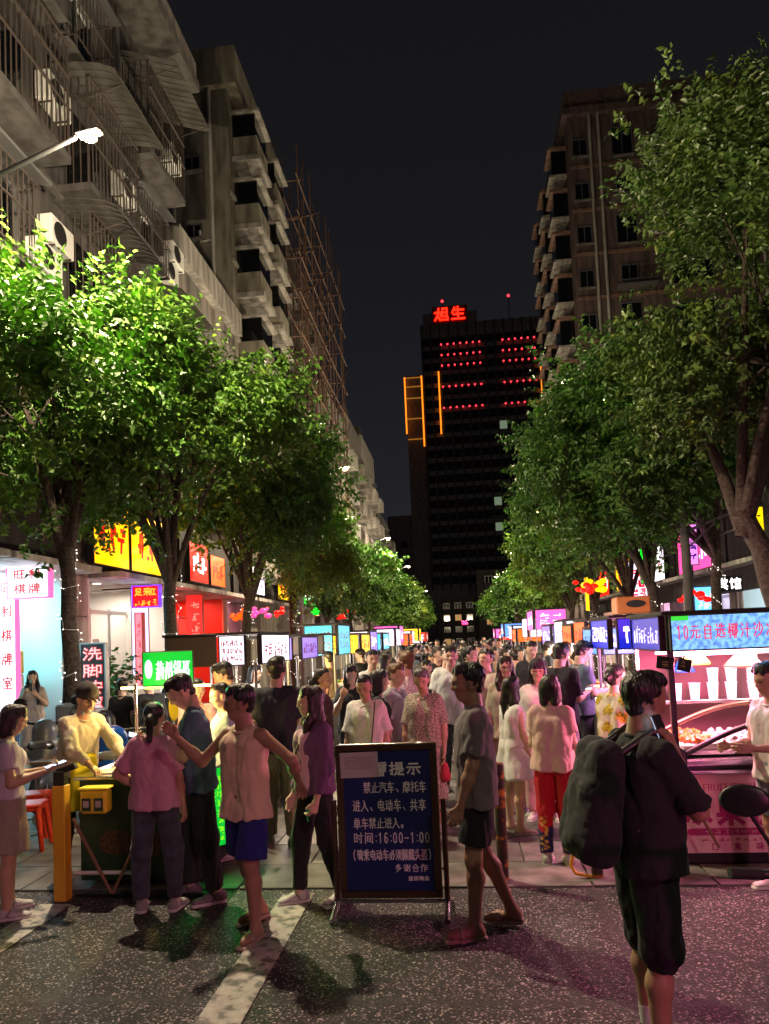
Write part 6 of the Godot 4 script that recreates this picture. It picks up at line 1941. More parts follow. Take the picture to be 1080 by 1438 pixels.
func notice_board() -> void:
	var o := thing("notice_board", "blue notice board on a metal stand banning cars and scooters", "sign", Vector3(-0.55, 0, -5.2), 0)
	var k := 0.000975
	var X := func(x: float) -> float: return (x - 528.0) * k
	var Y := func(y: float) -> float: return 1.17 - (y - 95.0) * k
	var f := Sh.new()
	f.box(Vector3(0, 1.145, 0), Vector3(0.71, 0.05, 0.05), 0.006).box(Vector3(0, 0.135, 0), Vector3(0.71, 0.05, 0.05), 0.006)
	f.box(Vector3(-0.33, 0.64, 0), Vector3(0.05, 0.96, 0.05), 0.006).box(Vector3(0.33, 0.64, 0), Vector3(0.05, 0.96, 0.05), 0.006)
	obj("frame", f.mesh(), M.frame_bronze, o)
	obj("panel", Sh.new().box(Vector3(0, 0.64, 0.0), Vector3(0.612, 0.962, 0.02)).mesh(), M.navy_board, o)
	var rows := [["馨提示", X.call(430), Y.call(322), 0.098, 0.092, 0.118], ["禁止汽车、摩托车", X.call(357), Y.call(446), 0.05, 0.079, 0.0555], ["进入、电动车、共享", X.call(275), Y.call(576), 0.051, 0.083, 0.0575], ["单车禁止进入。", X.call(275), Y.call(697), 0.05, 0.077, 0.0545], ["时间:16:00-1:00", X.call(275), Y.call(802), 0.062, 0.08, 0.0735], ["(骑乘电动车必须佩戴头盔)", X.call(247), Y.call(921), 0.042, 0.078, 0.0447], ["多谢合作", X.call(560), Y.call(1002), 0.05, 0.054, 0.0595], ["益田物业", X.call(655), Y.call(1062), 0.031, 0.03, 0.037]]
	var l1 := lettering(rows.slice(0, 1), 0.0115, 0.0135)
	obj("heading_lettering", l1, M.white_print, o)
	obj("notice_lettering", lettering(rows.slice(1, 6), 0.0062, 0.0125), M.white_print, o)
	obj("signature_lettering", lettering(rows.slice(6), 0.0045, 0.0125), M.white_print, o)
	var sl := Sh.new().box(Vector3(X.call(335), Y.call(240), 0.026), Vector3(0.268, 0.176, 0.002), 0.0, Basis(Vector3.BACK, 0.02))
	var pp := obj("paper_notice", sl.mesh(), M.paper, o)
	obj("paper_print", scribble(0.2, 0.09, 12, 5, 0.002, 0.0, 81), mat("paper_ink", lin(0.16, 0.14, 0.15), 0.8), pp, Vector3(X.call(330), Y.call(225), 0.028))
	for sx in [-1, 1]:
		obj("stand_post", Sh.new().rod(Vector3(sx * 0.385, 0.06, -0.01), Vector3(sx * 0.385, 0.78, -0.01), 0.019, -1, 10).mesh(), M.frame_bronze, o)
		obj("stand_foot", Sh.new().tube(PackedVector3Array([Vector3(sx * 0.385, 0.03, 0.24), Vector3(sx * 0.385, 0.07, 0.02), Vector3(sx * 0.385, 0.03, -0.26)]), PackedFloat32Array([0.022, 0.022, 0.022]), 8).mesh(), M.steel, o)
		for y in [0.3, 0.7]:
			obj("stand_bolt", Sh.new().rod(Vector3(sx * 0.35, y, 0), Vector3(sx * 0.39, y, -0.01), 0.01, -1, 6).mesh(), M.steel, o)
	obj("stand_rail", Sh.new().rod(Vector3(-0.385, 0.085, 0.0), Vector3(0.385, 0.085, 0.0), 0.014, -1, 8).mesh(), M.steel, o)

func barriers() -> void:
	for q in [[0.25, -5.82, "rusty black and yellow bollard nearest the man in the grey shirt"], [0.96, -5.86, "rusty yellow bollard behind the man with the backpack"], [-0.9, -5.95, "rusty bollard hidden behind the blue notice board"]]:
		var o := thing("bollard", q[2], "bollard", Vector3(q[0], 0, q[1]), q[0] * 50.0, "bollards across the walk")
		obj("bollard_post", Sh.new().lathe(Vector3.ZERO, [Vector2(0.043, 0), Vector2(0.043, 0.9), Vector2(0.036, 0.91), Vector2(0, 0.912)], 14).mesh(), M.bollard_paint, o)
		obj("bollard_foot", Sh.new().lathe(Vector3.ZERO, [Vector2(0.085, 0.0), Vector2(0.085, 0.014), Vector2(0.05, 0.03)], 12).mesh(), M.concrete, o)
	# left gate post and its folded leaf
	var g := thing("gate_post", "yellow steel gate post with a black cap beside the flatbread stall", "post", Vector3(-3.12, 0, -5.5))
	obj("post_tube", Sh.new().box(Vector3(0, 0.44, 0), Vector3(0.1, 0.88, 0.1), 0.008).mesh(), M.yellow_paint, g)
	obj("post_cap", Sh.new().box(Vector3(0.0, 0.93, 0), Vector3(0.09, 0.12, 0.09), 0.01).box(Vector3(0.05, 1.0, 0), Vector3(0.16, 0.05, 0.06), 0.008, Basis(Vector3.BACK, 0.3)).mesh(), M.black_metal, g)
	var lf := thing("gate_leaf", "low tubular gate leaf with crossed struts before the flatbread stall", "gate", Vector3(-3.05, 0, -5.52))
	obj("rail", Sh.new().rod(Vector3(0.02, 0.2, 0), Vector3(0.62, 0.2, 0), 0.016, -1, 6).mesh(), M.white_plastic, lf)
	obj("rail", Sh.new().rod(Vector3(0.02, 0.03, 0), Vector3(1.1, 0.03, 0), 0.016, -1, 6).mesh(), M.black_metal, lf)
	obj("strut", Sh.new().rod(Vector3(0.02, 0.62, 0.02), Vector3(0.32, 0.05, 0.02), 0.013, -1, 6).mesh(), M.wood, lf)
	obj("strut", Sh.new().rod(Vector3(0.62, 0.6, 0.02), Vector3(0.33, 0.05, 0.02), 0.013, -1, 6).mesh(), M.wood, lf)
	var g2 := thing("gate_post", "yellow steel gate post leaning on the pink fruit banner", "post", Vector3(1.58, 0, -5.95), 0)
	obj("post_tube", Sh.new().box(Vector3(0, 0.44, 0), Vector3(0.1, 0.88, 0.09), 0.008).mesh(), M.yellow_paint, g2)
	obj("post_cap", Sh.new().box(Vector3(0, 0.95, 0), Vector3(0.07, 0.14, 0.07), 0.01).mesh(), M.black_metal, g2)
	obj("brace", Sh.new().rod(Vector3(0.04, 0.75, 0.04), Vector3(0.3, 0.22, 0.04), 0.012, -1, 6).mesh(), M.wood, g2)
	var l2 := thing("gate_leaf", "bent yellow tube barrier lying by the bollard", "gate", Vector3(0.82, 0, -5.9))
	obj("tube", Sh.new().tube(PackedVector3Array([Vector3(0.02, 0.38, 0), Vector3(-0.05, 0.1, 0), Vector3(-0.02, 0.05, 0.02), Vector3(0.1, 0.03, 0.05)]), PackedFloat32Array([0.014, 0.014, 0.014, 0.014]), 7).mesh(), M.yellow_paint, l2)
	# plastic stools
	for q in [[-4.25, -6.9, "red plastic stool behind the woman in the skirt"], [-4.5, -7.4, "red plastic stool nearer the parked scooters"]]:
		var s := thing("plastic_stool", q[2], "stool", Vector3(q[0], 0, q[1]), 15, "red stools by the flatbread stall")
		obj("seat", Sh.new().box(Vector3(0, 0.44, 0), Vector3(0.3, 0.03, 0.3), 0.012).box(Vector3(0, 0.41, 0), Vector3(0.27, 0.05, 0.27), 0.01).mesh(), M.red_plastic, s)
		for a in [[1, 1], [1, -1], [-1, 1], [-1, -1]]:
			obj("leg", Sh.new().tube(PackedVector3Array([Vector3(a[0] * 0.12, 0.42, a[1] * 0.12), Vector3(a[0] * 0.165, 0.0, a[1] * 0.165)]), PackedFloat32Array([0.03, 0.024]), 6).mesh(), M.red_plastic, s)
	var t := thing("folding_table", "small wooden folding table behind the flatbread vendor", "table", Vector3(-4.3, 0, -8.0))
	obj("tabletop", Sh.new().box(Vector3(0, 0.7, 0), Vector3(0.9, 0.03, 0.55), 0.006).mesh(), M.wood, t)
	for a in [[1, 1], [1, -1], [-1, 1], [-1, -1]]:
		obj("leg", Sh.new().rod(Vector3(a[0] * 0.4, 0, a[1] * 0.22), Vector3(a[0] * 0.4, 0.69, a[1] * 0.22), 0.013, -1, 6).mesh(), M.steel, t)

func scooter(label: String, at: Vector3, turn: float, paint: Material, box := false) -> void:
	var o := thing("electric_scooter", label, "scooter", at, turn, "parked electric scooters")
	# faces +z
	var wheel := Sh.new().lathe(Vector3.ZERO, [Vector2(0.13, -0.04), Vector2(0.2, -0.045), Vector2(0.225, 0), Vector2(0.2, 0.045), Vector2(0.13, 0.04)], 20, Basis(Vector3.BACK, PI / 2)).mesh()
	var hub := Sh.new().lathe(Vector3.ZERO, [Vector2(0, -0.035), Vector2(0.13, -0.03), Vector2(0.13, 0.03), Vector2(0, 0.035)], 16, Basis(Vector3.BACK, PI / 2)).mesh()
	for z in [0.62, -0.6]:
		var wn := sub(o, "wheel", Vector3(0, 0.225, z))
		obj("tyre", wheel, M.black_rubber, wn)
		obj("rim", hub, M.steel, wn)
	var f := Field.new()
	f.k = 0.06
	f.cap(Vector3(0, 0.42, 0.5), Vector3(0, 0.95, 0.38), 0.13, 0.15)
	f.cap(Vector3(0, 0.36, 0.66), Vector3(0, 0.44, 0.5), 0.07, 0.1)
	f.cap(Vector3(-0.1, 0.7, 0.42), Vector3(0.1, 0.7, 0.42), 0.1, 0.1)
	f.run(0.02)
	obj("front_fairing", fields_mesh([f]), paint, o)
	var b := Field.new()
	b.k = 0.06
	b.cap(Vector3(0, 0.5, -0.25), Vector3(0, 0.55, -0.75), 0.14, 0.1)
	b.cap(Vector3(0, 0.3, 0.3), Vector3(0, 0.3, -0.3), 0.09, 0.1)
	b.cap(Vector3(0, 0.3, -0.25), Vector3(0, 0.5, -0.35), 0.11, 0.12)
	b.run(0.02)
	obj("rear_body", fields_mesh([b]), paint, o)
	var s := Field.new()
	s.k = 0.05
	s.cap(Vector3(0, 0.7, -0.1), Vector3(0, 0.74, -0.7), 0.1, 0.09)
	s.floor_y = 0.66
	s.run(0.018)
	obj("seat", fields_mesh([s]), M.black_plastic, o)
	var hl := obj("headlight", Sh.new().ball(Vector3(0, 0.8, 0.53), 0.1, 12, Vector3(1.4, 0.6, 0.5)).mesh(), mat("headlight_glass", lin(0.5, 0.5, 0.52), 0.08, 0.7), o)
	obj("headlight_rim", Sh.new().ball(Vector3(0, 0.79, 0.515), 0.12, 12, Vector3(1.4, 0.6, 0.4)).mesh(), M.black_plastic, hl)
	obj("fork", Sh.new().rod(Vector3(-0.08, 0.225, 0.62), Vector3(-0.07, 0.5, 0.52), 0.02).rod(Vector3(0.08, 0.225, 0.62), Vector3(0.07, 0.5, 0.52), 0.02).mesh(), M.metal_grey, o)
	var hb := obj("handlebar", Sh.new().tube(PackedVector3Array([Vector3(-0.36, 1.06, 0.24), Vector3(-0.14, 1.04, 0.34), Vector3(0.14, 1.04, 0.34), Vector3(0.36, 1.06, 0.24)]), PackedFloat32Array([0.016, 0.016, 0.016, 0.016]), 7).mesh(), M.black_metal, o)
	for sx in [-1, 1]:
		obj("grip", Sh.new().rod(Vector3(sx * 0.3, 1.055, 0.267), Vector3(sx * 0.4, 1.064, 0.22), 0.02).mesh(), M.black_rubber, hb)
		obj("brake_lever", Sh.new().rod(Vector3(sx * 0.24, 1.05, 0.32), Vector3(sx * 0.4, 1.05, 0.29), 0.007, -1, 5).mesh(), M.steel, hb)
		var mi := obj("mirror", Sh.new().ball(Vector3(sx * 0.34, 1.3, 0.26), 0.075, 12, Vector3(1.1, 0.75, 0.25)).mesh(), M.black_plastic, o)
		obj("mirror_stem", Sh.new().rod(Vector3(sx * 0.22, 1.06, 0.3), Vector3(sx * 0.33, 1.26, 0.27), 0.007, -1, 5).mesh(), M.black_metal, mi)
	if box:
		obj("top_box", Sh.new().box(Vector3(0, 1.0, -0.72), Vector3(0.42, 0.4, 0.4), 0.03).mesh(), mat("top_box_grey", lin(0.18, 0.2, 0.22), 0.3), o)

func make_props() -> void:
	notice_board()
	barriers()
	scooter("blue electric scooter parked facing the camera behind the vendor", Vector3(-3.82, 0, -8.0), 14, M.blue_paint)
	scooter("grey electric scooter with a luggage box behind the woman in the skirt", Vector3(-5.15, 0, -9.0), 10, mat("scooter_grey", lin(0.12, 0.13, 0.15), 0.3), true)
	scooter("dark electric scooter parked sideways before the singer", Vector3(-5.2, 0, -9.9), 60, mat("scooter_dark", lin(0.02, 0.02, 0.03), 0.3))
	scooter("white electric scooter parked beside the blue one", Vector3(-3.3, 0, -9.4), 25, mat("scooter_white", lin(0.4, 0.42, 0.42), 0.3))
	# the ridden scooter that enters at the lower corner
	scooter("black electric scooter entering the picture at the lower corner", Vector3(1.17, 0, -2.3), 160, M.black_plastic)
	var tote := thing("tote_bag", "lilac cloth bag hung on the black scooter at the picture corner", "bag", Vector3(0.9, 0.52, -2.15))
	var tf := Field.new()
	tf.k = 0.05
	tf.nz = fold_noise
	tf.amp = 0.02
	tf.cap(Vector3(0, 0.12, 0), Vector3(0.05, -0.05, 0), 0.1, 0.14)
	tf.run(0.014)
	obj("bag_body", fields_mesh([tf]), M.lilac_cloth, tote)
	obj("bag_handle", Sh.new().tube(PackedVector3Array([Vector3(0.0, 0.2, 0.03), Vector3(0.08, 0.4, 0.02), Vector3(0.1, 0.2, -0.03)]), PackedFloat32Array([0.01, 0.01, 0.01]), 6).mesh(), M.lilac_cloth, tote)
# ---------------------------------------------------------------- shop fronts
# side -1: the row at x = -8 facing +x; side +1: the row at x = 8.2 facing -x. z0 near end, local x runs along the street
func shop(label: String, side: int, z0: float, len: float, q: Dictionary) -> Node3D:
	var o := thing("street_shop", label, "shop", Vector3(-8.0 if side < 0 else 8.2, 0, z0 if side < 0 else z0 - len), 90 if side < 0 else -90)
	var wall: Material = q.get("wall", M.interior_white)
	var dp: float = q.get("deep", 2.6)
	obj("back_wall", Sh.new().box(Vector3(len / 2, 1.75, -dp), Vector3(len, 3.5, 0.12)).mesh(), wall, o)
	for x in [0.08, len - 0.08]:
		obj("side_wall", Sh.new().box(Vector3(x, 1.75, -dp / 2), Vector3(0.16, 3.5, dp - 0.12)).mesh(), q.get("jamb", wall), o)
	obj("soffit", Sh.new().box(Vector3(len / 2, 3.56, -dp / 2 + 0.3), Vector3(len, 0.12, dp + 0.9)).mesh(), M.plaster_white, o)
	obj("fascia", Sh.new().box(Vector3(len / 2, 4.46, 0.1), Vector3(len, 1.68, 0.24)).mesh(), M.fascia_dark, o)
	var lc: Color = q.get("light", Color(1, 0.95, 0.88))
	var le: float = q.get("energy", 3.0) * 2.2
	for i in 2:
		obj("down_light", Sh.new().lathe(Vector3(len * (0.3 + 0.4 * i), 3.49, -0.5), [Vector2(0.09, 0.008), Vector2(0.09, 0.0), Vector2(0, 0.0)], 14).mesh(), glow("down_light_" + lc.to_html(), lc, 6.0), o)
	area_light("shop_glow", o, Vector3(len / 2, 3.45, -dp * 0.45), Vector3(-90, 0, 0), Vector2(len * 0.7, 0.8), lc, le)
	if q.get("glass", true):
		var n := maxi(2, int(len / 1.1))
		for i in n:
			var w := (len - 0.4) / n
			var x := 0.2 + w * (i + 0.5)
			if i == q.get("door", -1):
				continue
			var g := sub(o, "shop_window", Vector3(x, 0, -1.2))
			obj("pane", Sh.new().box(Vector3(0, 1.5, 0), Vector3(w - 0.06, 2.7, 0.012)).mesh(), M.shop_glass, g)
			obj("window_frame", Sh.new().box(Vector3(-w / 2 + 0.02, 1.5, 0), Vector3(0.05, 3.0, 0.06)).box(Vector3(0, 0.08, 0), Vector3(w - 0.06, 0.14, 0.06)).box(Vector3(0, 2.9, 0), Vector3(w - 0.06, 0.1, 0.06)).mesh(), M.metal_grey, g)
	for s in q.get("signs", []):
		# [x0, x1, y0, y1, face, ink, kind]
		var n := sub(o, "fascia_sign", Vector3((s[0] + s[1]) / 2, (s[2] + s[3]) / 2, 0.3))
		var w: float = s[1] - s[0]
		var h: float = s[3] - s[2]
		var ink_mesh: Mesh = null
		if s[5] != null:
			ink_mesh = lettering(s[6], 0.07, 0.0) if s[6] is Array else scribble(w * 0.8, h * 0.6, s[6], 1, h * 0.07, 0.0, int(z0 * 31))
		sign_parts(n, w, h, 0.16, s[4], M.fascia_dark, ink_mesh, s[5], 0.03)
		area_light("sign_glow", n, Vector3(0, 0, 0.12), Vector3(0, 180, 0), Vector2(w, h), (s[4] as StandardMaterial3D).emission, 1.2)
	return o

func hanging_sign(called: String, label: String, at: Vector3, turn: float, w: float, h: float, facem: Material, letters: Mesh, ink: Material, frame: Material, rim := 0.03, energy := 0.0, lc := Color.WHITE) -> Node3D:
	var o := thing(called, label, "sign", at, turn)
	sign_parts(o, w, h, 0.16, facem, frame, letters, ink, rim)
	if energy > 0.0:
		area_light("sign_glow", o, Vector3(0, 0, 0.1), Vector3(0, 180, 0), Vector2(w, h), lc, energy)
	return o

func make_shops() -> void:
	var yellow := face("shop_yellow", Color(1.0, 0.72, 0.0), 1.3)
	var red := face("shop_red", Color(0.95, 0.05, 0.02), 1.2)
	var orange := face("shop_orange", Color(1.0, 0.3, 0.02), 1.3)
	var white := face("shop_white", Color(1.0, 0.95, 1.0), 1.4)
	var pinkish := face("shop_pink", Color(1.0, 0.25, 0.55), 1.2)
	var ink_red := face("shop_ink_red", Color(0.8, 0.03, 0.03), 0.9)
	var ink_white := face("shop_ink_white", Color(1, 1, 1), 1.6)
	var ink_crimson := face("shop_crimson", Color(0.75, 0.01, 0.08), 0.7)
	# left row
	shop("plain grey shop front before the mahjong shop", -1, -3.0, 8.4, {"wall": M.wall_tile, "energy": 1.0, "light": Color(0.8, 0.9, 1.0)})
	shop("mahjong shop with a teal lit glass door", -1, -11.5, 3.0, {"wall": M.interior_teal, "light": Color(0.5, 0.97, 1.0), "energy": 9.0, "jamb": M.interior_white})
	var pl := thing("tiled_pillar", "grey tiled pillar with small posters beside the mahjong door", "pillar", Vector3(-8.0, 0, -14.5), 90)
	obj("pillar_core", Sh.new().box(Vector3(0.4, 2.65, -0.4), Vector3(0.78, 5.3, 0.8)).mesh(), M.grout, pl)
	for i in 6:
		obj("facing_tile", win_cache.get_or_add("pillar_tile", Sh.new().box(Vector3.ZERO, Vector3(0.77, 0.86, 0.03), 0.006).mesh()), M.wall_pale, pl, Vector3(0.4, 0.45 + i * 0.88, 0.012))
		obj("facing_tile", win_cache.get_or_add("pillar_tile_end", Sh.new().box(Vector3.ZERO, Vector3(0.03, 0.86, 0.78), 0.006).mesh()), M.wall_pale, pl, Vector3(-0.002, 0.45 + i * 0.88, -0.41))
	var po := obj("poster", Sh.new().box(Vector3(-0.025, 2.35, -0.3), Vector3(0.008, 0.32, 0.5)).mesh(), M.white_print, pl)
	obj("poster_print", scribble(0.36, 0.12, 5, 1, 0.018, 0.0, 91), M.paper_ink, po, Vector3(-0.031, 2.35, -0.3), Vector3(0, -90, 0))
	obj("poster", Sh.new().box(Vector3(-0.025, 1.95, -0.3), Vector3(0.008, 0.3, 0.36)).mesh(), M.blue_paint, pl)
	obj("poster", Sh.new().box(Vector3(-0.025, 1.62, -0.3), Vector3(0.008, 0.18, 0.2)).mesh(), M.white_print, pl)
	shop("foot massage shop under two yellow signs", -1, -15.35, 4.6, {"light": Color(1.0, 0.93, 0.85), "energy": 6.0, "door": 1, "signs": [[-0.45, 1.28, 3.75, 5.2, yellow, ink_red, 3], [1.36, 4.2, 3.75, 5.2, yellow, ink_red, 4]]})
	shop("red lit shop under a red and white sign", -1, -20.2, 4.6, {"wall": M.red_plastic, "light": Color(1.0, 0.45, 0.4), "energy": 6.0, "door": 2, "signs": [[0.35, 1.95, 3.8, 5.0, red, ink_white, 3], [2.15, 3.6, 3.8, 4.8, orange, ink_red, 3]]})
	var more := [["shop with pink lanterns under a white sign", white, ink_crimson, Color(1.0, 0.55, 0.7)], ["shop with a yellow sign past the pink lanterns", yellow, ink_red, Color(1.0, 0.85, 0.55)], ["shop with a green lit front", face("shop_green", Color(0.1, 0.8, 0.2), 0.9), ink_white, Color(0.75, 1.0, 0.7)], ["shop with a red lantern sign", red, ink_white, Color(1.0, 0.6, 0.4)], ["shop with a white sign far along the row", white, ink_red, Color(1.0, 0.95, 0.9)], ["shop with an orange sign far along the row", orange, ink_white, Color(1.0, 0.8, 0.6)]]
	for i in more.size():
		shop(more[i][0] + " on the mahjong side", -1, -25.2 - i * 5.2, 5.0, {"light": more[i][3], "energy": 5.0, "signs": [[0.6, 3.6, 3.8, 4.9, more[i][1], more[i][2], 4]]})
	# what stands inside the massage shop, seen past the trunks
	var r0 := RandomNumberGenerator.new()
	r0.seed = 30
	for q in [[-9.6, -16.2, 0.9, 2.0, M.wall_brown, "brown inner door of the massage shop"], [-9.9, -18.4, 1.0, 2.1, M.red_plastic, "red inner curtain panel of the massage shop"], [-9.4, -22.0, 1.0, 2.2, M.red_cloth, "red curtain inside the red shop"], [-9.6, -12.4, 0.8, 2.1, M.white_plastic, "white inner door of the mahjong shop"]]:
		var o := thing("inner_door_panel", q[5], "door", Vector3(q[0], 0, q[1]), 90)
		obj("door_leaf", Sh.new().box(Vector3(0, q[3] / 2, 0), Vector3(q[2], q[3], 0.05), 0.006).mesh(), q[4], o)
		obj("door_handle", Sh.new().rod(Vector3(q[2] * 0.38, 1.0, 0.04), Vector3(q[2] * 0.38, 1.2, 0.04), 0.012).mesh(), M.steel, o)
	for q in [[-8.9, 2.3, -15.7, 0.5, 0.42], [-8.95, 1.75, -16.6, 0.34, 0.9], [-8.95, 1.75, -17.5, 0.34, 0.9]]:
		var o := thing("window_poster", "red lettered poster on the massage shop glass, %s" % ["by the door head", "nearer the first tree", "nearer the second tree"][int(absf(q[2]) - 15.0)], "poster", Vector3(q[0], q[1], q[2]), 90)
		obj("poster_sheet", Sh.new().box(Vector3.ZERO, Vector3(q[3], q[4], 0.006)).mesh(), M.white_print, o)
		obj("poster_print", scribble(q[3] * 0.8, q[4] * 0.85, 1, 3, 0.035, 0.0, int(q[2] * 10)), M.red_cloth, o, Vector3(0, 0, 0.006))
	var pot := thing("potted_plant", "leafy plant in a striped planter outside the massage shop", "plant", Vector3(-7.2, 0, -15.0))
	obj("planter", Sh.new().lathe(Vector3.ZERO, [Vector2(0, 0), Vector2(0.2, 0), Vector2(0.26, 0.9), Vector2(0.22, 0.9)], 12).mesh(), M.black_plastic, pot)
	for i in 12:
		obj("planter_slat", Sh.new().bar(Vector3(cos(i * TAU / 12) * 0.215, 0.02, sin(i * TAU / 12) * 0.215), Vector3(cos(i * TAU / 12) * 0.272, 0.9, sin(i * TAU / 12) * 0.272), 0.03, 0.012).mesh(), M.white_plastic, pot)
	for i in 22:
		var lf := obj("leaf_spray", leaf_meshes[i % 4], M.plant_leaf, pot, Vector3(r0.randf_range(-0.2, 0.2), 0.95 + r0.randf() * 0.5, r0.randf_range(-0.2, 0.2)), Vector3(r0.randf_range(-60, 20), r0.randf() * 360, 0))
		lf.scale = Vector3.ONE * 1.4
	# right row
	var moreR := [["shop with a teal roller shutter near the leaning tree", -11.0, 6.0, null, null, Color(0.4, 1.0, 0.8), 2.2], ["small hotel with white characters over a bright door", -17.4, 5.2, null, null, Color(0.8, 0.95, 1.0), 5.0], ["shop with a red and white hoarding and a blue roof light", -22.8, 5.0, pinkish, ink_white, Color(0.9, 0.85, 1.0), 5.0], ["snack shop with bright pink and white panels", -28.0, 5.0, white, ink_crimson, Color(1.0, 0.75, 0.9), 5.0], ["shop with a yellow strip sign", -33.2, 5.0, yellow, ink_red, Color(1.0, 0.85, 0.6), 4.0], ["shop with a red sign far along", -38.4, 5.0, red, ink_white, Color(1.0, 0.7, 0.6), 4.0]]
	for q in moreR:
		var spec := {"light": q[5], "energy": q[6]}
		if q[3]:
			spec["signs"] = [[0.8, 4.2, 3.7, 5.1, q[3], q[4], 4]]
		shop(q[0] + " on the smoothie side", 1, q[1], q[2], spec)
	# roller shutter, slat by slat
	var rs := thing("roller_shutter", "teal green roller shutter half seen past the leaning tree", "shutter", Vector3(7.6, 0, -14.0), -90)
	for i in 24:
		obj("slat", win_cache.get_or_add("slat", Sh.new().box(Vector3.ZERO, Vector3(3.6, 0.1, 0.03), 0.01).mesh()), M.teal_shutter, rs, Vector3(0, 0.15 + i * 0.115, 0))
	obj("shutter_backing", Sh.new().box(Vector3(0, 1.5, -0.06), Vector3(3.7, 2.95, 0.02)).mesh(), M.black_metal, rs)
	obj("edge_light", Sh.new().box(Vector3(0, 2.98, 0.1), Vector3(3.6, 0.05, 0.05)).mesh(), glow("green_neon_light", Color(0.1, 1.0, 0.55), 1.5), rs)
	area_light("edge_glow", rs, Vector3(0, 2.9, 0.3), Vector3(-60, 0, 0), Vector2(3.4, 0.05), Color(0.2, 1.0, 0.6), 1.2)
	# ---- hanging signs, left
	var box_white := face("mahjong_white", Color(0.92, 0.95, 1.0), 1.15)
	var pinkrim := glow("pink_rim_light", Color(1.0, 0.35, 0.6), 1.1)
	hanging_sign("mahjong_sign", "square white lightbox reading mahjong parlour in red over the teal door", Vector3(-7.9, 3.25, -12.98), 0, 0.84, 0.66, box_white, lettering([["旺利", -0.27, 0.03, 0.22, 0.2, 0.29], ["棋牌", -0.27, -0.24, 0.22, 0.2, 0.29]], 0.026, 0.0), ink_crimson, pinkrim, 0.03, 0.8, Color(0.95, 0.9, 1.0))
	var col := hanging_sign("mahjong_column_sign", "tall white lightbox column of red characters at the picture edge", Vector3(-8.47, 2.1, -13.2), 0, 0.36, 2.7, box_white, null, ink_crimson, pinkrim, 0.014, 0.8, Color(0.95, 0.9, 1.0))
	for i in 5:
		obj("sign_character", lettering([["旺利棋牌室"[i], -0.1, 0.95 - i * 0.45, 0.2, 0.24, 1]], 0.026, 0.0), ink_crimson, col, Vector3(0, 0, 0.071))
	var led := hanging_sign("led_sign", "red dotted sign in a violet neon frame by the second tree", Vector3(-6.96, 3.08, -16.0), 0, 0.64, 0.5, face("led_red", Color(0.8, 0.02, 0.03), 0.9), lettering([["足采", -0.25, 0.02, 0.17, 0.17, 0.2], ["红", 0.1, 0.02, 0.14, 0.16, 0.2]], 0.024, 0.0), face("led_yellow", Color(1.0, 0.6, 0.15), 1.3), glow("violet_neon_light", Color(0.35, 0.15, 1.0), 1.6), 0.018, 0.5, Color(1.0, 0.2, 0.3))
	obj("led_row", scribble(0.52, 0.16, 4, 1, 0.02, 0.0, 93), M.sign_light_led_yellow, led, Vector3(0, -0.14, 0.075))
	obj("sign_arm", Sh.new().bar(Vector3(-0.3, 0.2, 0), Vector3(-1.05, 0.2, 0), 0.03, 0.03).mesh(), M.black_metal, led)
	var wf := hanging_sign("foot_wash_sign", "black upright sign with outlined foot wash characters behind the first tree", Vector3(-7.2, 1.42, -14.0), 0, 0.54, 1.3, mat("sign_black", lin(0.012, 0.01, 0.012), 0.5), lettering([["洗", -0.19, 0.3, 0.38, 0.26, 1], ["脚", -0.19, -0.03, 0.38, 0.26, 1], ["按", -0.19, -0.36, 0.38, 0.26, 1], ["摩", -0.19, -0.66, 0.38, 0.26, 1]], 0.05, 0.0), face("ink_rose", Color(0.75, 0.06, 0.08), 0.9), M.metal_grey, 0.03)
	obj("outline_lettering", lettering([["洗", -0.19, 0.3, 0.38, 0.26, 1], ["脚", -0.19, -0.03, 0.38, 0.26, 1], ["按", -0.19, -0.36, 0.38, 0.26, 1], ["摩", -0.19, -0.66, 0.38, 0.26, 1]], 0.026, 0.0), face("ink_pale", Color(0.85, 0.7, 0.7), 0.8), wf, Vector3(0, 0, 0.088))
	for x in [-0.2, 0.2]:
		obj("sign_leg", Sh.new().rod(Vector3(x, -1.42, 0), Vector3(x, -0.65, 0), 0.02).mesh(), M.metal_grey, wf)
	var disp := thing("drink_cabinet", "yellow, white and blue drink cabinet inside the teal mahjong door", "cabinet", Vector3(-8.75, 0, -13.6))
	obj("blue_base", Sh.new().box(Vector3(0, 0.5, 0), Vector3(0.42, 1.0, 0.4), 0.02).mesh(), M.water_blue, disp)
	obj("white_door", Sh.new().box(Vector3(0, 1.26, 0), Vector3(0.42, 0.5, 0.4), 0.02).mesh(), M.white_plastic, disp)
	obj("yellow_top", Sh.new().box(Vector3(0, 1.75, 0), Vector3(0.42, 0.46, 0.4), 0.02).mesh(), M.yellow_plastic, disp)
	hanging_sign("tube_sign", "narrow pink and white upright tube sign beside the second tree", Vector3(-7.36, 1.9, -16.5), 0, 0.19, 1.7, face("tube_pink", Color(1.0, 0.5, 0.55), 0.9), scribble(0.1, 1.4, 1, 6, 0.014, 0.0, 94), ink_red, M.red_plastic, 0.02, 0.4, Color(1, 0.5, 0.5))
	hanging_sign("white_panel_sign", "tall pale violet lit panel at the massage shop door", Vector3(-7.75, 2.35, -17.4), 20, 0.42, 2.2, face("panel_white", Color(0.85, 0.82, 1.0), 1.0), null, null, M.metal_grey, 0.02, 0.5, Color(0.9, 0.9, 1.0))
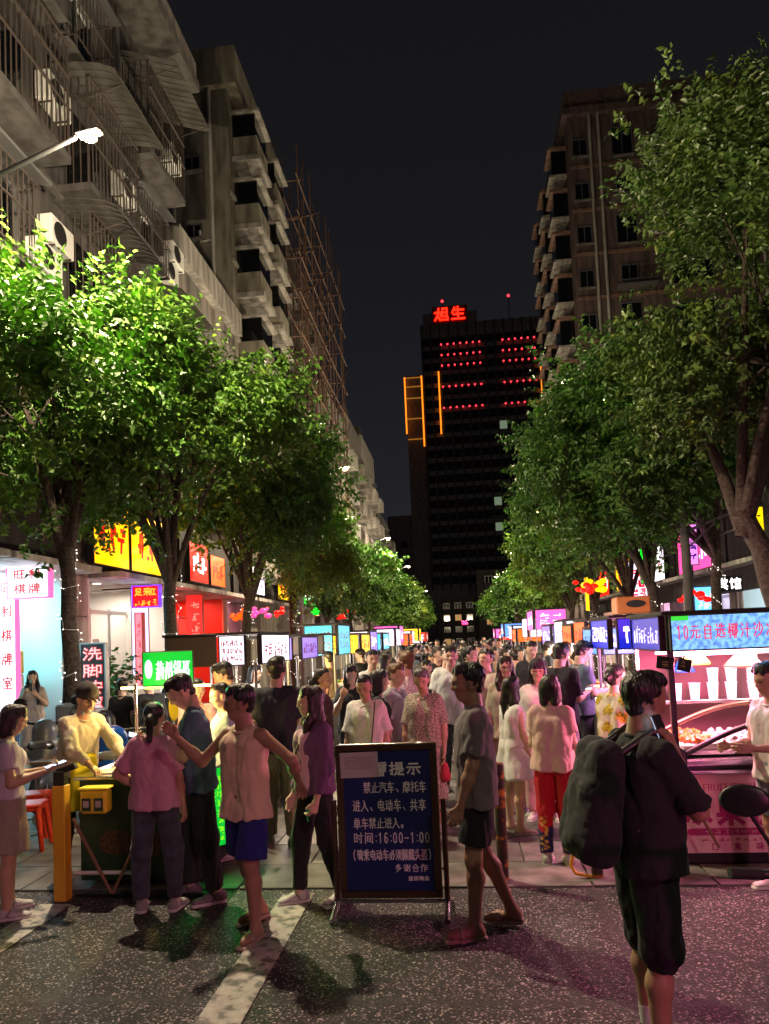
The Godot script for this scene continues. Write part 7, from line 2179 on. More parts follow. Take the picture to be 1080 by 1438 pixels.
	hanging_sign("red_column_sign", "glowing red upright sign with light scrawled characters at the red shop", Vector3(-7.3, 2.6, -20.0), 0, 0.46, 1.5, face("hot_red", Color(1.0, 0.03, 0.02), 1.4), scribble(0.34, 1.2, 1, 4, 0.03, 0.0, 95), face("ink_salmon", Color(1.0, 0.4, 0.35), 1.2), M.red_plastic, 0.02, 1.0, Color(1, 0.1, 0.08))
	# pink and red lantern blooms past the red shop
	var r := RandomNumberGenerator.new()
	r.seed = 50
	for q in [["cluster of pink flower lanterns under the third tree", Vector3(-6.7, 3.0, -24.5), pinkish], ["cluster of red flower lanterns under the third tree", Vector3(-6.2, 2.95, -24.8), red], ["red flower lantern past the round tree", Vector3(-5.6, 3.2, -36.0), red], ["green round lantern past the round tree", Vector3(-6.4, 3.2, -33.0), face("lantern_green", Color(0.05, 0.9, 0.15), 1.2)], ["orange arch lantern beside the third trunk", Vector3(-7.2, 2.9, -23.4), orange], ["red drum lantern above the stalls", Vector3(3.4, 3.1, -20.0), red], ["yellow drum lantern above the stalls", Vector3(3.7, 3.1, -20.3), yellow], ["far pink round lantern in the middle of the street", Vector3(0.6, 3.0, -62.0), pinkish], ["red lantern bunch on the pole by the hotel", Vector3(5.4, 2.55, -17.6), red]]:
		var o := thing("lantern", q[0], "lantern", q[1])
		var s := Sh.new()
		for i in 9:
			s.ball(Vector3(r.randf_range(-0.3, 0.3), r.randf_range(-0.18, 0.18), r.randf_range(-0.3, 0.3)), r.randf_range(0.07, 0.14), 8, Vector3(1, 0.7, 1))
		obj("lantern_light", s.mesh(), q[2], o)
		obj("hanger", Sh.new().rod(Vector3.ZERO, Vector3(0, 0.6, 0), 0.008, -1, 4).mesh(), M.black_metal, o)
	# ---- hanging signs, right
	hanging_sign("hotel_sign", "white glowing hotel characters on a dark board behind the smoothie stall", Vector3(6.3, 2.85, -18.0), 0, 0.62, 0.36, M.fascia_dark, lettering([["宾馆", -0.27, -0.13, 0.25, 0.26, 0.29]], 0.032, 0.0), ink_white, M.fascia_dark, 0.01)
	hanging_sign("yellow_column_sign", "tall yellow upright lightbox on the brown shop house", Vector3(7.45, 4.2, -19.0), 0, 0.26, 1.15, face("col_yellow", Color(1.0, 0.8, 0.02), 1.2), scribble(0.16, 0.8, 1, 4, 0.02, 0.0, 96), M.paper_ink, M.metal_grey, 0.02, 0.6, Color(1, 0.85, 0.2))
	hanging_sign("green_neon_sign", "bright green lit sign seen through the leaves behind the twin trunk", Vector3(5.35, 3.65, -21.5), 0, 0.36, 1.0, face("neon_green", Color(0.02, 0.85, 0.12), 1.3), scribble(0.25, 0.8, 1, 3, 0.03, 0.0, 97), ink_white, M.black_metal, 0.02, 0.8, Color(0.1, 1, 0.2))
	hanging_sign("pink_column_sign", "pink and violet upright lit sign on the pole near the hotel", Vector3(5.35, 3.75, -17.4), 0, 0.26, 0.95, face("neon_pink", Color(0.95, 0.5, 0.9), 1.1), scribble(0.2, 0.7, 1, 4, 0.03, 0.0, 98), face("ink_violet", Color(0.2, 0.05, 0.5), 0.6), M.black_metal, 0.02, 0.5, Color(1, 0.5, 0.9))
	hanging_sign("hoarding_sign", "white and red upright hoarding beyond the twin trunked tree", Vector3(6.1, 3.45, -25.8), 0, 0.66, 1.5, face("hoard_white", Color(0.95, 0.9, 1.0), 1.2), scribble(0.5, 1.1, 2, 3, 0.06, 0.0, 99), face("hoard_red", Color(0.9, 0.02, 0.12), 1.0), M.blue_paint, 0.05, 0.8, Color(1, 0.9, 0.95))
	hanging_sign("blue_screen_sign", "pale blue lit menu screen in the doorway near the hotel", Vector3(5.95, 2.1, -18.6), 0, 0.55, 1.5, face("menu_blue", Color(0.4, 0.75, 0.95), 1.0), scribble(0.4, 1.2, 3, 6, 0.02, 0.0, 100), ink_white, M.blue_paint, 0.02, 0.6, Color(0.6, 0.85, 1.0))
	hanging_sign("yellow_strip_sign", "thin yellow upright light strip between the far right trunks", Vector3(4.6, 3.2, -27.0), 0, 0.14, 1.2, face("strip_yellow", Color(1.0, 0.75, 0.05), 1.3), null, null, M.black_metal, 0.01, 0.3, Color(1, 0.8, 0.1))
	# utility pole with a cross arm behind the smoothie stall
	var up := thing("utility_pole", "slim utility pole with a cross arm between the right hand trees", "pole", Vector3(5.1, 0, -17.0))
	obj("pole", Sh.new().rod(Vector3.ZERO, Vector3(0, 5.4, 0), 0.11, 0.09, 10).mesh(), M.concrete, up)
	obj("cross_arm", Sh.new().bar(Vector3(0, 4.0, 0), Vector3(1.1, 4.4, 0), 0.07, 0.07).bar(Vector3(0, 3.6, 0), Vector3(0.7, 4.2, 0), 0.04, 0.04).mesh(), M.concrete, up)
	var ban := thing("food_cart_roof", "orange brown roof box with a dark oval logo above the right stalls", "cart roof", Vector3(3.3, 2.35, -14.6))
	obj("roof_box", Sh.new().box(Vector3(0, 0, 0), Vector3(0.62, 0.32, 0.5), 0.02).mesh(), mat("roof_orange", lin(0.4, 0.12, 0.03), 0.6), ban)
	obj("oval_logo", Sh.new().lathe(Vector3(0.04, 0.02, 0.252), [Vector2(0.14, 0), Vector2(0.14, 0.006), Vector2(0, 0.007)], 20, Basis(Vector3.RIGHT, PI / 2) * Basis.from_scale(Vector3(1.3, 1, 0.5))).mesh(), M.black_plastic, ban)
	obj("support_post", Sh.new().rod(Vector3(0, -2.35, 0), Vector3(0, -0.16, 0), 0.025).mesh(), M.black_metal, ban)
# ---------------------------------------------------------------- the people in the picture
func cast() -> void:
	var S1 := Color(0.46, 0.27, 0.18)
	var S2 := Color(0.56, 0.36, 0.26)
	var S3 := Color(0.33, 0.18, 0.115)
	var black := Color(0.012, 0.012, 0.014)
	var wsh := {"t": "sneaker", "c": Color(0.5, 0.48, 0.46)}
	var P := {}
	P.skirt = plan_person({"pos": Vector3(-3.36, 0, -5.2), "yaw": 122.0, "h": 1.53, "fem": true, "skin": S1, "hair": "bob", "haircol": "hair_plum", "label": "woman in a lilac tee and beige skirt looking at her phone", "top": {"t": "tee", "c": Color(0.5, 0.42, 0.5), "len": 0.0}, "bot": {"t": "skirt", "c": Color(0.3, 0.24, 0.19), "hem": 0.52, "flare": 0.015}, "shoe": wsh, "hp": 18.0, "ra": [[-0.15, -1, 0.1], [0.25, 0.25, 1]], "la": [[0.15, -1, 0.1], [-0.3, 0.2, 1]], "pl": [0, 1, 0.2], "pr": [0, 1, 0.2], "cl": 0.6, "cr": 0.6})  # the pink light on her white tee is put into its lilac colour
	P.vendor = plan_person({"pos": Vector3(-3.38, 0, -6.2), "yaw": 62.0, "h": 1.64, "skin": S1, "hair": "short", "label": "vendor in a dark cap and yellow apron leaning over the flatbread counter", "top": {"t": "long", "c": Color(0.42, 0.37, 0.28), "len": 0.05, "sl": 1.8}, "bot": {"t": "pants", "c": black}, "lean": [0.0, 0.28], "hp": 22.0, "hy": -6.0, "la": [[0.2, -0.75, 0.6], [-0.1, -0.55, 0.8]], "ra": [[-0.15, -0.8, 0.55], [0.15, -0.5, 0.85]], "pl": [0, -1, 0], "pr": [0, -1, 0], "cl": 0.75, "cr": 0.75})
	P.pink = plan_person({"pos": Vector3(-2.27, 0, -5.28), "yaw": 186.0, "h": 1.5, "fem": true, "girth": 1.08, "skin": S1, "hair": "pony", "label": "woman in a pink tee seen from behind with one hand on her hip", "top": {"t": "tee", "c": Color(0.55, 0.24, 0.35), "len": 0.1, "sl": 0.85, "ease": 0.024}, "bot": {"t": "pants", "m": "cloth_denim", "c": black, "wide": 0.012}, "shoe": wsh, "la": [[0.58, -0.82, -0.05], [-0.62, -0.55, 0.4]], "ra": [[-0.2, -1, 0.02], [-0.1, -1, 0.15]], "hp": 10.0, "ll": [[0.1, -1, 0.02], [0.0, -1, -0.03]], "rl": [[-0.12, -1, 0.02], [-0.02, -1, -0.03]]})
	P.blue = plan_person({"pos": Vector3(-2.0, 0, -5.5), "yaw": -72.0, "h": 1.72, "skin": S2, "hair": "short", "label": "man in a slate blue tee bent over his phone beside the green sign", "top": {"t": "tee", "c": Color(0.07, 0.13, 0.19), "len": 0.12, "sl": 0.75, "ease": 0.022}, "bot": {"t": "pants", "c": Color(0.016, 0.017, 0.022), "wide": 0.012}, "shoe": {"t": "sneaker", "c": Color(0.16, 0.12, 0.15), "sole": Color(0.5, 0.48, 0.46)}, "lean": [0.0, 0.12], "hp": 36.0, "ra": [[-0.1, -1, 0.35], [0.2, 0.35, 1]], "la": [[0.1, -1, 0.3], [-0.2, 0.45, 1]], "pl": [-0.3, 0.8, -0.4], "pr": [0.3, 0.8, -0.4], "cl": 0.7, "cr": 0.7, "ll": [[0.06, -1, -0.08], [0, -1, -0.14]], "rl": [[-0.06, -1, 0.2], [0, -1, 0.02]]})
	P.tank = plan_person({"pos": Vector3(-1.46, 0, -4.86), "yaw": -28.0, "h": 1.64, "skin": S3, "hair": "short", "label": "man in a peach tank top and blue shorts reaching out one arm", "top": {"t": "tank", "c": Color(0.66, 0.46, 0.33), "len": 0.14, "flare": 0.016, "name": "tank_top"}, "bot": {"t": "shorts", "c": Color(0.014, 0.016, 0.16), "len": 0.92, "wide": 0.115}, "shoe": {"t": "slipper", "c": Color(0.35, 0.24, 0.2), "sole": Color(0.35, 0.24, 0.2)}, "hy": -48.0, "hp": 4.0, "ra": [[-0.72, -0.75, 0.35], [-0.45, 0.75, 0.5]], "la": [[0.78, -0.6, -0.2], [-0.3, -0.62, -0.55]], "pr": [0.5, 0.2, 0.8], "pl": [0, -1, 0.1], "ll": [[0.04, -1, 0.2], [0.02, -1, -0.05]], "rl": [[-0.05, -1, -0.12], [-0.02, -1, -0.42]], "cl": 0.3, "cr": 0.45})
	P.purple = plan_person({"pos": Vector3(-1.1, 0, -5.42), "yaw": -52.0, "h": 1.58, "fem": true, "skin": S2, "hair": "long", "hairlen": 0.42, "hairfront": true, "haircol": "hair_plum", "label": "long haired woman in a purple overshirt and black trousers holding a cup", "top": {"t": "long", "c": Color(0.13, 0.055, 0.14), "len": 0.06, "sl": 1.85, "ease": 0.024, "name": "overshirt"}, "bot": {"t": "pants", "c": Color(0.01, 0.01, 0.013), "wide": 0.004}, "shoe": {"t": "sneaker", "c": Color(0.5, 0.48, 0.47)}, "hy": -20.0, "la": [[0.12, -1, 0.05], [0.05, -0.95, 0.35]], "ra": [[-0.12, -1, 0.1], [0.1, -0.9, 0.4]], "cl": 0.65, "rl": [[-0.04, -1, 0.24], [0, -1, 0.06]], "ll": [[0.04, -1, -0.06], [0, -1, -0.3]]})
	P.dark = plan_person({"pos": Vector3(-1.74, 0, -6.9), "yaw": 178.0, "h": 1.77, "skin": S2, "hair": "short", "lod": 1, "label": "tall man in a dark navy tee and khaki trousers seen from behind", "top": {"t": "tee", "c": Color(0.018, 0.02, 0.032), "len": 0.1, "sl": 0.8, "ease": 0.024}, "bot": {"t": "pants", "c": Color(0.24, 0.22, 0.12), "wide": 0.02}, "shoe": {"t": "sneaker", "c": Color(0.35, 0.33, 0.3)}})
	P.grey = plan_person({"pos": Vector3(0.07, 0, -4.86), "yaw": -86.0, "h": 1.72, "skin": S3, "hair": "short", "label": "man in a grey tee and black shorts walking past the notice board", "top": {"t": "tee", "c": Color(0.155, 0.13, 0.13), "len": 0.13, "sl": 0.8, "ease": 0.022}, "bot": {"t": "shorts", "c": Color(0.008, 0.008, 0.009), "len": 0.8, "wide": 0.108}, "shoe": {"t": "slipper", "c": Color(0.42, 0.32, 0.24), "sole": Color(0.4, 0.3, 0.22)}, "hy": 0.0, "hp": 4.0, "la": [[0.14, -1, 0.16], [0.02, -1, 0.35]], "ra": [[-0.15, -1, -0.05], [0, -1, 0.2]], "ll": [[0.03, -1, 0.13], [0, -1, 0.03]], "rl": [[-0.03, -1, -0.04], [0.0, -1, -0.46]]})
	P.pack = plan_person({"pos": Vector3(0.77, 0, -3.46), "yaw": 104.0, "h": 1.7, "girth": 1.17, "b": 1.06, "skin": S3, "hair": "short", "label": "man with a black backpack talking on his phone in dark shorts", "top": {"t": "tee", "c": Color(0.009, 0.009, 0.012), "len": 0.1, "sl": 0.95, "ease": 0.022}, "bot": {"t": "shorts", "c": Color(0.007, 0.008, 0.011), "len": 1.02, "wide": 0.1, "name": "shorts"}, "shoe": {"t": "sneaker", "c": Color(0.02, 0.02, 0.02), "sole": Color(0.1, 0.1, 0.1), "sock": 0.28}, "hy": 14.0, "hp": 8.0, "lean": [0.0, 0.06], "ra": [[-0.2, -0.8, 0.45], [0.28, 1.0, -0.22]], "la": [[0.12, -1, 0.0], [0.0, -1, 0.25]], "pr": [0.7, 0.3, -0.5], "cr": 0.55, "ll": [[0.05, -1, 0.1], [0.0, -1, 0.0]], "rl": [[-0.05, -1, 0.02], [0, -1, -0.06]]})
	P.white = plan_person({"pos": Vector3(2.2, 0, -5.55), "yaw": -70.0, "h": 1.62, "skin": S1, "hair": "short", "label": "person in a white tee and plaid shorts at the smoothie counter", "top": {"t": "tee", "c": Color(0.5, 0.47, 0.47), "len": 0.1}, "bot": {"t": "shorts", "m": "cloth_plaid", "c": black}, "la": [[0.1, -1, 0.25], [-0.2, 0.05, 1]], "ra": [[-0.1, -1, 0.25], [0.2, 0.0, 1]], "hp": 12.0})
	P.red = plan_person({"pos": Vector3(0.72, 0, -6.25), "yaw": 163.0, "h": 1.54, "fem": true, "skin": S2, "hair": "bob", "label": "girl with a bob in a pink tee and red printed trousers", "top": {"t": "tee", "c": Color(0.6, 0.4, 0.37), "len": 0.09, "ease": 0.022}, "bot": {"t": "pants", "paint": "print", "c": black, "wide": 0.004}, "shoe": wsh, "ra": [[-0.15, -1, 0.1], [0.1, -0.35, 1]], "la": [[0.15, -1, 0.1], [-0.1, -0.4, 1]], "ll": [[0.02, -1, 0.02], [0, -1, -0.03]], "rl": [[-0.02, -1, 0.02], [0, -1, -0.03]], "fl": 2.0, "fr": 20.0})
	P.dress = plan_person({"pos": Vector3(0.46, 0, -7.25), "yaw": 118.0, "h": 1.48, "fem": true, "skin": S2, "hair": "long", "hairlen": 0.34, "lod": 1, "label": "girl in a short white dress with long dark hair", "top": {"t": "strap", "c": Color(0.66, 0.66, 0.68), "len": 0.0, "name": "bodice"}, "bot": {"t": "dress", "c": Color(0.66, 0.66, 0.68), "hem": 0.6, "flare": 0.07}, "shoe": {"t": "flat", "c": Color(0.5, 0.38, 0.32)}, "ra": [[-0.1, -1, 0.12], [0.05, -1, 0.3]], "hy": 30.0})
	P.glass = plan_person({"pos": Vector3(0.47, 0, -8.0), "yaw": 6.0, "h": 1.66, "fem": true, "skin": S2, "hair": "long", "hairlen": 0.36, "hairfront": true, "haircol": "hair_dark", "lod": 1, "label": "girl with glasses and long hair in a beige cardigan facing the camera", "top": {"t": "long", "c": Color(0.4, 0.36, 0.26), "len": 0.12, "sl": 1.4, "name": "cardigan"}, "bot": {"t": "pants", "c": Color(0.3, 0.27, 0.2)}})
	P.cap = plan_person({"pos": Vector3(0.78, 0, -7.75), "yaw": -6.0, "h": 1.62, "fem": true, "skin": S2, "hair": "bob", "lod": 1, "label": "girl with glasses and a dark cap in a white tee and pink trousers", "top": {"t": "tee", "c": Color(0.62, 0.6, 0.56), "len": 0.05, "sl": 0.9, "ease": 0.022}, "bot": {"t": "pants", "c": Color(0.5, 0.3, 0.29), "wide": 0.02}, "shoe": wsh})
	P.blk = plan_person({"pos": Vector3(1.12, 0, -8.7), "yaw": 140.0, "h": 1.77, "skin": S2, "hair": "short", "lod": 1, "label": "man in a black tee and pale trousers looking down at his phone", "top": {"t": "tee", "c": Color(0.014, 0.012, 0.02), "len": 0.14, "sl": 0.9, "ease": 0.024}, "bot": {"t": "pants", "c": Color(0.5, 0.36, 0.4), "wide": 0.03}, "ra": [[-0.1, -1, 0.25], [0.15, 0.2, 1]], "la": [[0.1, -1, 0.2], [-0.1, 0.2, 1]], "hp": 24.0, "pr": [0, 1, 0], "pl": [0, 1, 0], "cr": 0.6, "cl": 0.6})  # pink stall light on the pale trousers is put into their colour
	P.blk2 = plan_person({"pos": Vector3(1.45, 0, -9.3), "yaw": 110.0, "h": 1.78, "skin": S2, "hair": "short", "lod": 1, "label": "young man in a blue grey tee beside the man in the black tee", "top": {"t": "tee", "c": Color(0.1, 0.14, 0.2), "len": 0.1}, "hp": 25.0, "ra": [[-0.1, -1, 0.25], [0.15, 0.2, 1]]})
	P.fruit = plan_person({"pos": Vector3(1.34, 0, -6.75), "yaw": 128.0, "h": 1.58, "fem": true, "skin": S2, "hair": "bun", "label": "woman in a cream shirt with yellow fruit print at the blue stall", "top": {"t": "tee", "paint": "blobs", "c": black, "len": 0.12, "sl": 0.95, "ease": 0.026}, "bot": {"t": "pants", "c": Color(0.25, 0.22, 0.2)}, "ra": [[-0.15, -1, 0.3], [0.0, 0.1, 1]], "la": [[0.15, -1, 0.3], [0.0, 0.1, 1]], "hp": 10.0})
	P.blouse = plan_person({"pos": Vector3(-0.93, 0, -7.15), "yaw": -4.0, "h": 1.56, "fem": true, "skin": S1, "hair": "pony", "label": "woman in a white collared blouse walking towards the camera", "top": {"t": "tee", "c": Color(0.66, 0.64, 0.6), "len": 0.06, "sl": 0.95, "ease": 0.022, "sflare": 0.022, "name": "blouse"}, "bot": {"t": "pants", "c": Color(0.1, 0.1, 0.11)}, "hp": 14.0, "hy": -8.0})
	P.floral = plan_person({"pos": Vector3(-0.38, 0, -7.35), "yaw": -6.0, "h": 1.6, "fem": true, "skin": S1, "hair": "short", "haircol": "hair_grey", "label": "grey haired woman in a speckled print dress walking towards the camera", "top": {"t": "tee", "m": "cloth_floral", "c": black, "len": 0.06, "sl": 0.9, "ease": 0.02, "name": "dress_top"}, "bot": {"t": "dress", "m": "cloth_floral", "c": black, "hem": 0.34, "flare": 0.03}, "hp": 16.0, "hr": 4.0, "ra": [[-0.2, -1, 0.05], [-0.02, -1, 0.15]], "la": [[0.2, -1, 0.05], [0.02, -1, 0.2]]})
	P.shirt = plan_person({"pos": Vector3(-0.72, 0, -7.95), "yaw": 70.0, "h": 1.63, "skin": S2, "hair": "short", "haircol": "hair_brown", "lod": 1, "label": "person with brown hair in a washed grey denim shirt", "top": {"t": "tee", "c": Color(0.3, 0.31, 0.31), "len": 0.1, "sl": 0.95, "ease": 0.022}, "hp": 6.0})
	P.pattern = plan_person({"pos": Vector3(-0.62, 0, -8.5), "yaw": -150.0, "h": 1.74, "skin": S2, "hair": "short", "haircol": "hair_brown", "lod": 1, "label": "tall person with light brown hair in a white shirt with dark spots", "top": {"t": "tee", "m": "cloth_spots", "c": black, "len": 0.12, "sl": 0.95, "ease": 0.022}, "hy": 30.0})
	P.vest = plan_person({"pos": Vector3(-1.3, 0, -8.7), "yaw": 14.0, "h": 1.62, "fem": true, "skin": S2, "hair": "bob", "lod": 1, "label": "short haired woman in a black vest raising a phone", "top": {"t": "tee", "c": Color(0.02, 0.02, 0.024), "len": 0.08, "name": "vest"}, "hp": 14.0, "ra": [[-0.25, -0.8, 0.5], [0.35, 0.9, 0.6]], "pr": [0.2, 0.2, -1], "cr": 0.6})
	P.behind = plan_person({"pos": Vector3(-0.86, 0, -7.6), "yaw": 100.0, "h": 1.58, "fem": true, "skin": S2, "hair": "bob", "lod": 1, "label": "dark haired woman just behind the woman in the white blouse", "top": {"t": "tee", "c": Color(0.03, 0.03, 0.035)}})
	P.maroon = plan_person({"pos": Vector3(-1.56, 0, -8.2), "yaw": 95.0, "h": 1.6, "fem": true, "skin": S1, "hair": "pony", "lod": 1, "label": "woman with a ponytail in a maroon tee looking across the walk", "top": {"t": "tee", "c": Color(0.1, 0.03, 0.05)}})
	P.tall = plan_person({"pos": Vector3(-2.3, 0, -7.35), "yaw": -95.0, "h": 1.74, "skin": S2, "hair": "short", "lod": 1, "label": "man in a pale teal tee leaning to the stalls behind the man in blue", "top": {"t": "tee", "c": Color(0.35, 0.42, 0.42), "len": 0.1}, "hp": 22.0, "lean": [0.0, 0.12]})  # green light on the pale tee is painted into its teal tint
	P.small = plan_person({"pos": Vector3(-2.16, 0, -6.6), "yaw": -60.0, "h": 1.56, "fem": true, "skin": S2, "hair": "bun", "lod": 1, "label": "short person in a pale blue shirt between the stalls and the man in blue", "top": {"t": "tee", "c": Color(0.35, 0.42, 0.5)}, "hp": 12.0})
	P.cook = plan_person({"pos": Vector3(-2.66, 0, -7.25), "yaw": 30.0, "h": 1.58, "fem": true, "skin": S2, "hair": "bun", "lod": 1, "label": "stall helper in a pink top behind the flatbread counter", "top": {"t": "tee", "c": Color(0.6, 0.3, 0.32)}, "hp": 20.0, "la": [[0.1, -0.8, 0.5], [-0.1, -0.2, 1]], "ra": [[-0.1, -0.8, 0.5], [0.1, -0.2, 1]]})
	P.singer = plan_person({"pos": Vector3(-7.1, 0, -11.7), "yaw": 25.0, "h": 1.62, "fem": true, "skin": S2, "hair": "long", "hairlen": 0.38, "hairfront": true, "lod": 1, "label": "long haired woman in a beige dress singing into a microphone", "top": {"t": "tee", "c": Color(0.5, 0.42, 0.38), "len": 0.05, "sl": 0.95}, "bot": {"t": "dress", "c": Color(0.5, 0.42, 0.38), "hem": 0.4}, "ra": [[-0.25, -0.9, 0.35], [0.45, 0.85, 0.5]], "la": [[0.25, -0.9, 0.35], [-0.5, 0.7, 0.55]], "pr": [0.5, 0, -0.8], "pl": [-0.5, 0, -0.8], "cr": 0.95, "cl": 0.95})
	P.sit1 = plan_person({"pos": Vector3(-4.75, 0, -10.0), "yaw": 170.0, "h": 1.5, "skin": S2, "hair": "short", "lod": 1, "label": "man in a black tee with a shaved neck facing the mahjong shop", "top": {"t": "tee", "c": black}, "hp": 14.0})
	P.sit2 = plan_person({"pos": Vector3(-4.3, 0, -9.9), "yaw": -130.0, "h": 1.52, "skin": S2, "hair": "short", "lod": 1, "label": "man in a black jacket looking down beside the blue scooter", "top": {"t": "long", "c": black, "sl": 1.8, "ease": 0.026}, "hp": 30.0, "girth": 1.1})
	P.wboy = plan_person({"pos": Vector3(-0.12, 0, -9.1), "yaw": 4.0, "h": 1.78, "skin": S2, "hair": "fringe", "lod": 1, "label": "young man in a white tee with a dark fringe facing the camera", "top": {"t": "tee", "c": Color(0.6, 0.62, 0.62), "len": 0.12, "ease": 0.024}, "bot": {"t": "pants", "m": "cloth_denim", "c": black}})
	P.up = plan_person({"pos": Vector3(0.32, 0, -9.2), "yaw": -40.0, "h": 1.72, "fem": true, "skin": S2, "hair": "short", "lod": 1, "label": "person in a cream top looking up behind the girl with glasses", "top": {"t": "tee", "c": Color(0.45, 0.4, 0.33)}, "hp": -10.0})
	P.side = plan_person({"pos": Vector3(0.1, 0, -9.8), "yaw": 80.0, "h": 1.76, "skin": S2, "hair": "short", "lod": 1, "label": "dark haired man in profile behind the man in the grey tee", "top": {"t": "tee", "c": Color(0.5, 0.5, 0.5)}})
	P.kid = plan_person({"pos": Vector3(-0.45, 0, -9.7), "yaw": 10.0, "h": 1.6, "fem": true, "skin": S2, "hair": "bob", "lod": 1, "label": "young woman in a black top between the spotted shirt and the white tee", "top": {"t": "tee", "c": black}})
	P.two = plan_person({"pos": Vector3(-0.68, 0, -9.3), "yaw": 0.0, "h": 1.62, "fem": true, "skin": S2, "hair": "long", "lod": 1, "label": "woman facing the camera behind the grey haired woman", "top": {"t": "tee", "c": Color(0.3, 0.26, 0.22)}, "hp": 6.0})
	# crowd prototypes
	var K: Array = []
	var looks := [["m", Color(0.5, 0.5, 0.5), "short", "in a light grey tee"], ["m", black, "short", "in a black tee"], ["f", Color(0.6, 0.58, 0.55), "long", "with long hair in white"], ["f", Color(0.03, 0.03, 0.04), "bob", "with bobbed hair in a dark top"], ["m", Color(0.1, 0.13, 0.18), "short", "in a slate tee"], ["f", Color(0.5, 0.25, 0.28), "pony", "with a ponytail in a pink top"], ["m", Color(0.3, 0.2, 0.12), "fringe", "with a fringe in a tan tee"], ["f", Color(0.2, 0.24, 0.16), "bun", "with tied hair in an olive top"]]
	for i in looks.size():
		var q: Array = looks[i]
		K.append(plan_person({"pos": Vector3.ZERO, "yaw": 0.0, "h": 1.72 if q[0] == "m" else 1.61, "fem": q[0] == "f", "skin": [S1, S2][i % 2], "hair": q[2], "haircol": ["hair_black", "hair_dark"][i % 2], "lod": 2, "label": q[3], "top": {"t": "tee", "c": q[1]}, "bot": {"t": "pants", "c": [Color(0.02, 0.02, 0.03), Color(0.1, 0.11, 0.14), Color(0.25, 0.22, 0.18)][i % 3]}, "hp": [0.0, 10.0, 4.0, 18.0][i % 4], "hy": [0.0, 20.0, -25.0, 8.0][i % 4], "rl": [[-0.05, -1, 0.22], [0, -1, 0.05]] if i % 2 else [[-0.05, -1, 0], [0, -1, -0.05]]}))
	run_jobs()
	for k in P:
		place_person(P[k])
	# crowd down the walk: toward and away from the camera
	var r := RandomNumberGenerator.new()
	r.seed = 66
	var z := -10.2
	var n := 0
	while z > -46.0:
		var cols := 4 if z > -20 else 3
		for c in cols:
			var x := -1.65 + 3.2 * (c + r.randf_range(0.15, 0.85)) / cols
			var q: Dictionary = K[r.randi() % 8]
			var away := r.randf() < 0.45
			var o := place_person(q, "person %s %s %s by %s" % [q.spec.label, "facing away" if away else "facing us", ["mahjong side", "mid walk", "smoothie side"][clampi(int((x + 1.65) / 1.1), 0, 2)], ["violet stall", "cyan stall", "yellow stall", "small white stall", "blue band stall", "orange front stall", "distant stalls", "farthest stalls"][clampi(int((-z - 10.0) / 3.2), 0, 7)]], Vector3(x, 0, z + r.randf_range(-0.3, 0.3)), (180.0 if away else 0.0) + r.randf_range(-35, 35), "far crowd between the stalls")
			o.scale = Vector3.ONE * r.randf_range(0.95, 1.04)
			n += 1
		z -= 0.95 + maxf(0.0, (-z - 14.0) * 0.06)
	# a few people at the stalls
	var stop := -1
	for q in [[-2.3, -12.9, 260.0], [-2.0, -15.0, 230.0], [1.75, -11.0, 80.0], [1.8, -13.0, 110.0], [1.75, -15.2, 95.0], [-1.95, -18.0, 270.0], [-2.9, -10.2, 90.0]]:
		var w: Dictionary = K[r.randi() % 8]
		stop += 1
		place_person(w, "person %s stopped %s" % [w.spec.label, ["by the cyan board", "by the yellow sign", "by the red and yellow box", "by the orange box", "by the white poster box", "by the blue band", "behind the violet box"][stop]], Vector3(q[0], 0, q[1]), q[2], "people stopped at the stalls")
	print("crowd ", n)
	# ---- things worn and carried
	glasses(P.glass)
	glasses(P.cap)
	phone(P.skirt, -1, "phone held by the woman in the skirt")
	phone(P.blue, -1, "phone held by the man in the slate blue tee")
	phone(P.blk, -1, "phone held by the man in the black tee")
	phone(P.vest, -1, "phone raised by the woman in the black vest")
	phone(P.pack, -1, "phone at the ear of the man with the backpack")
	worn(P)

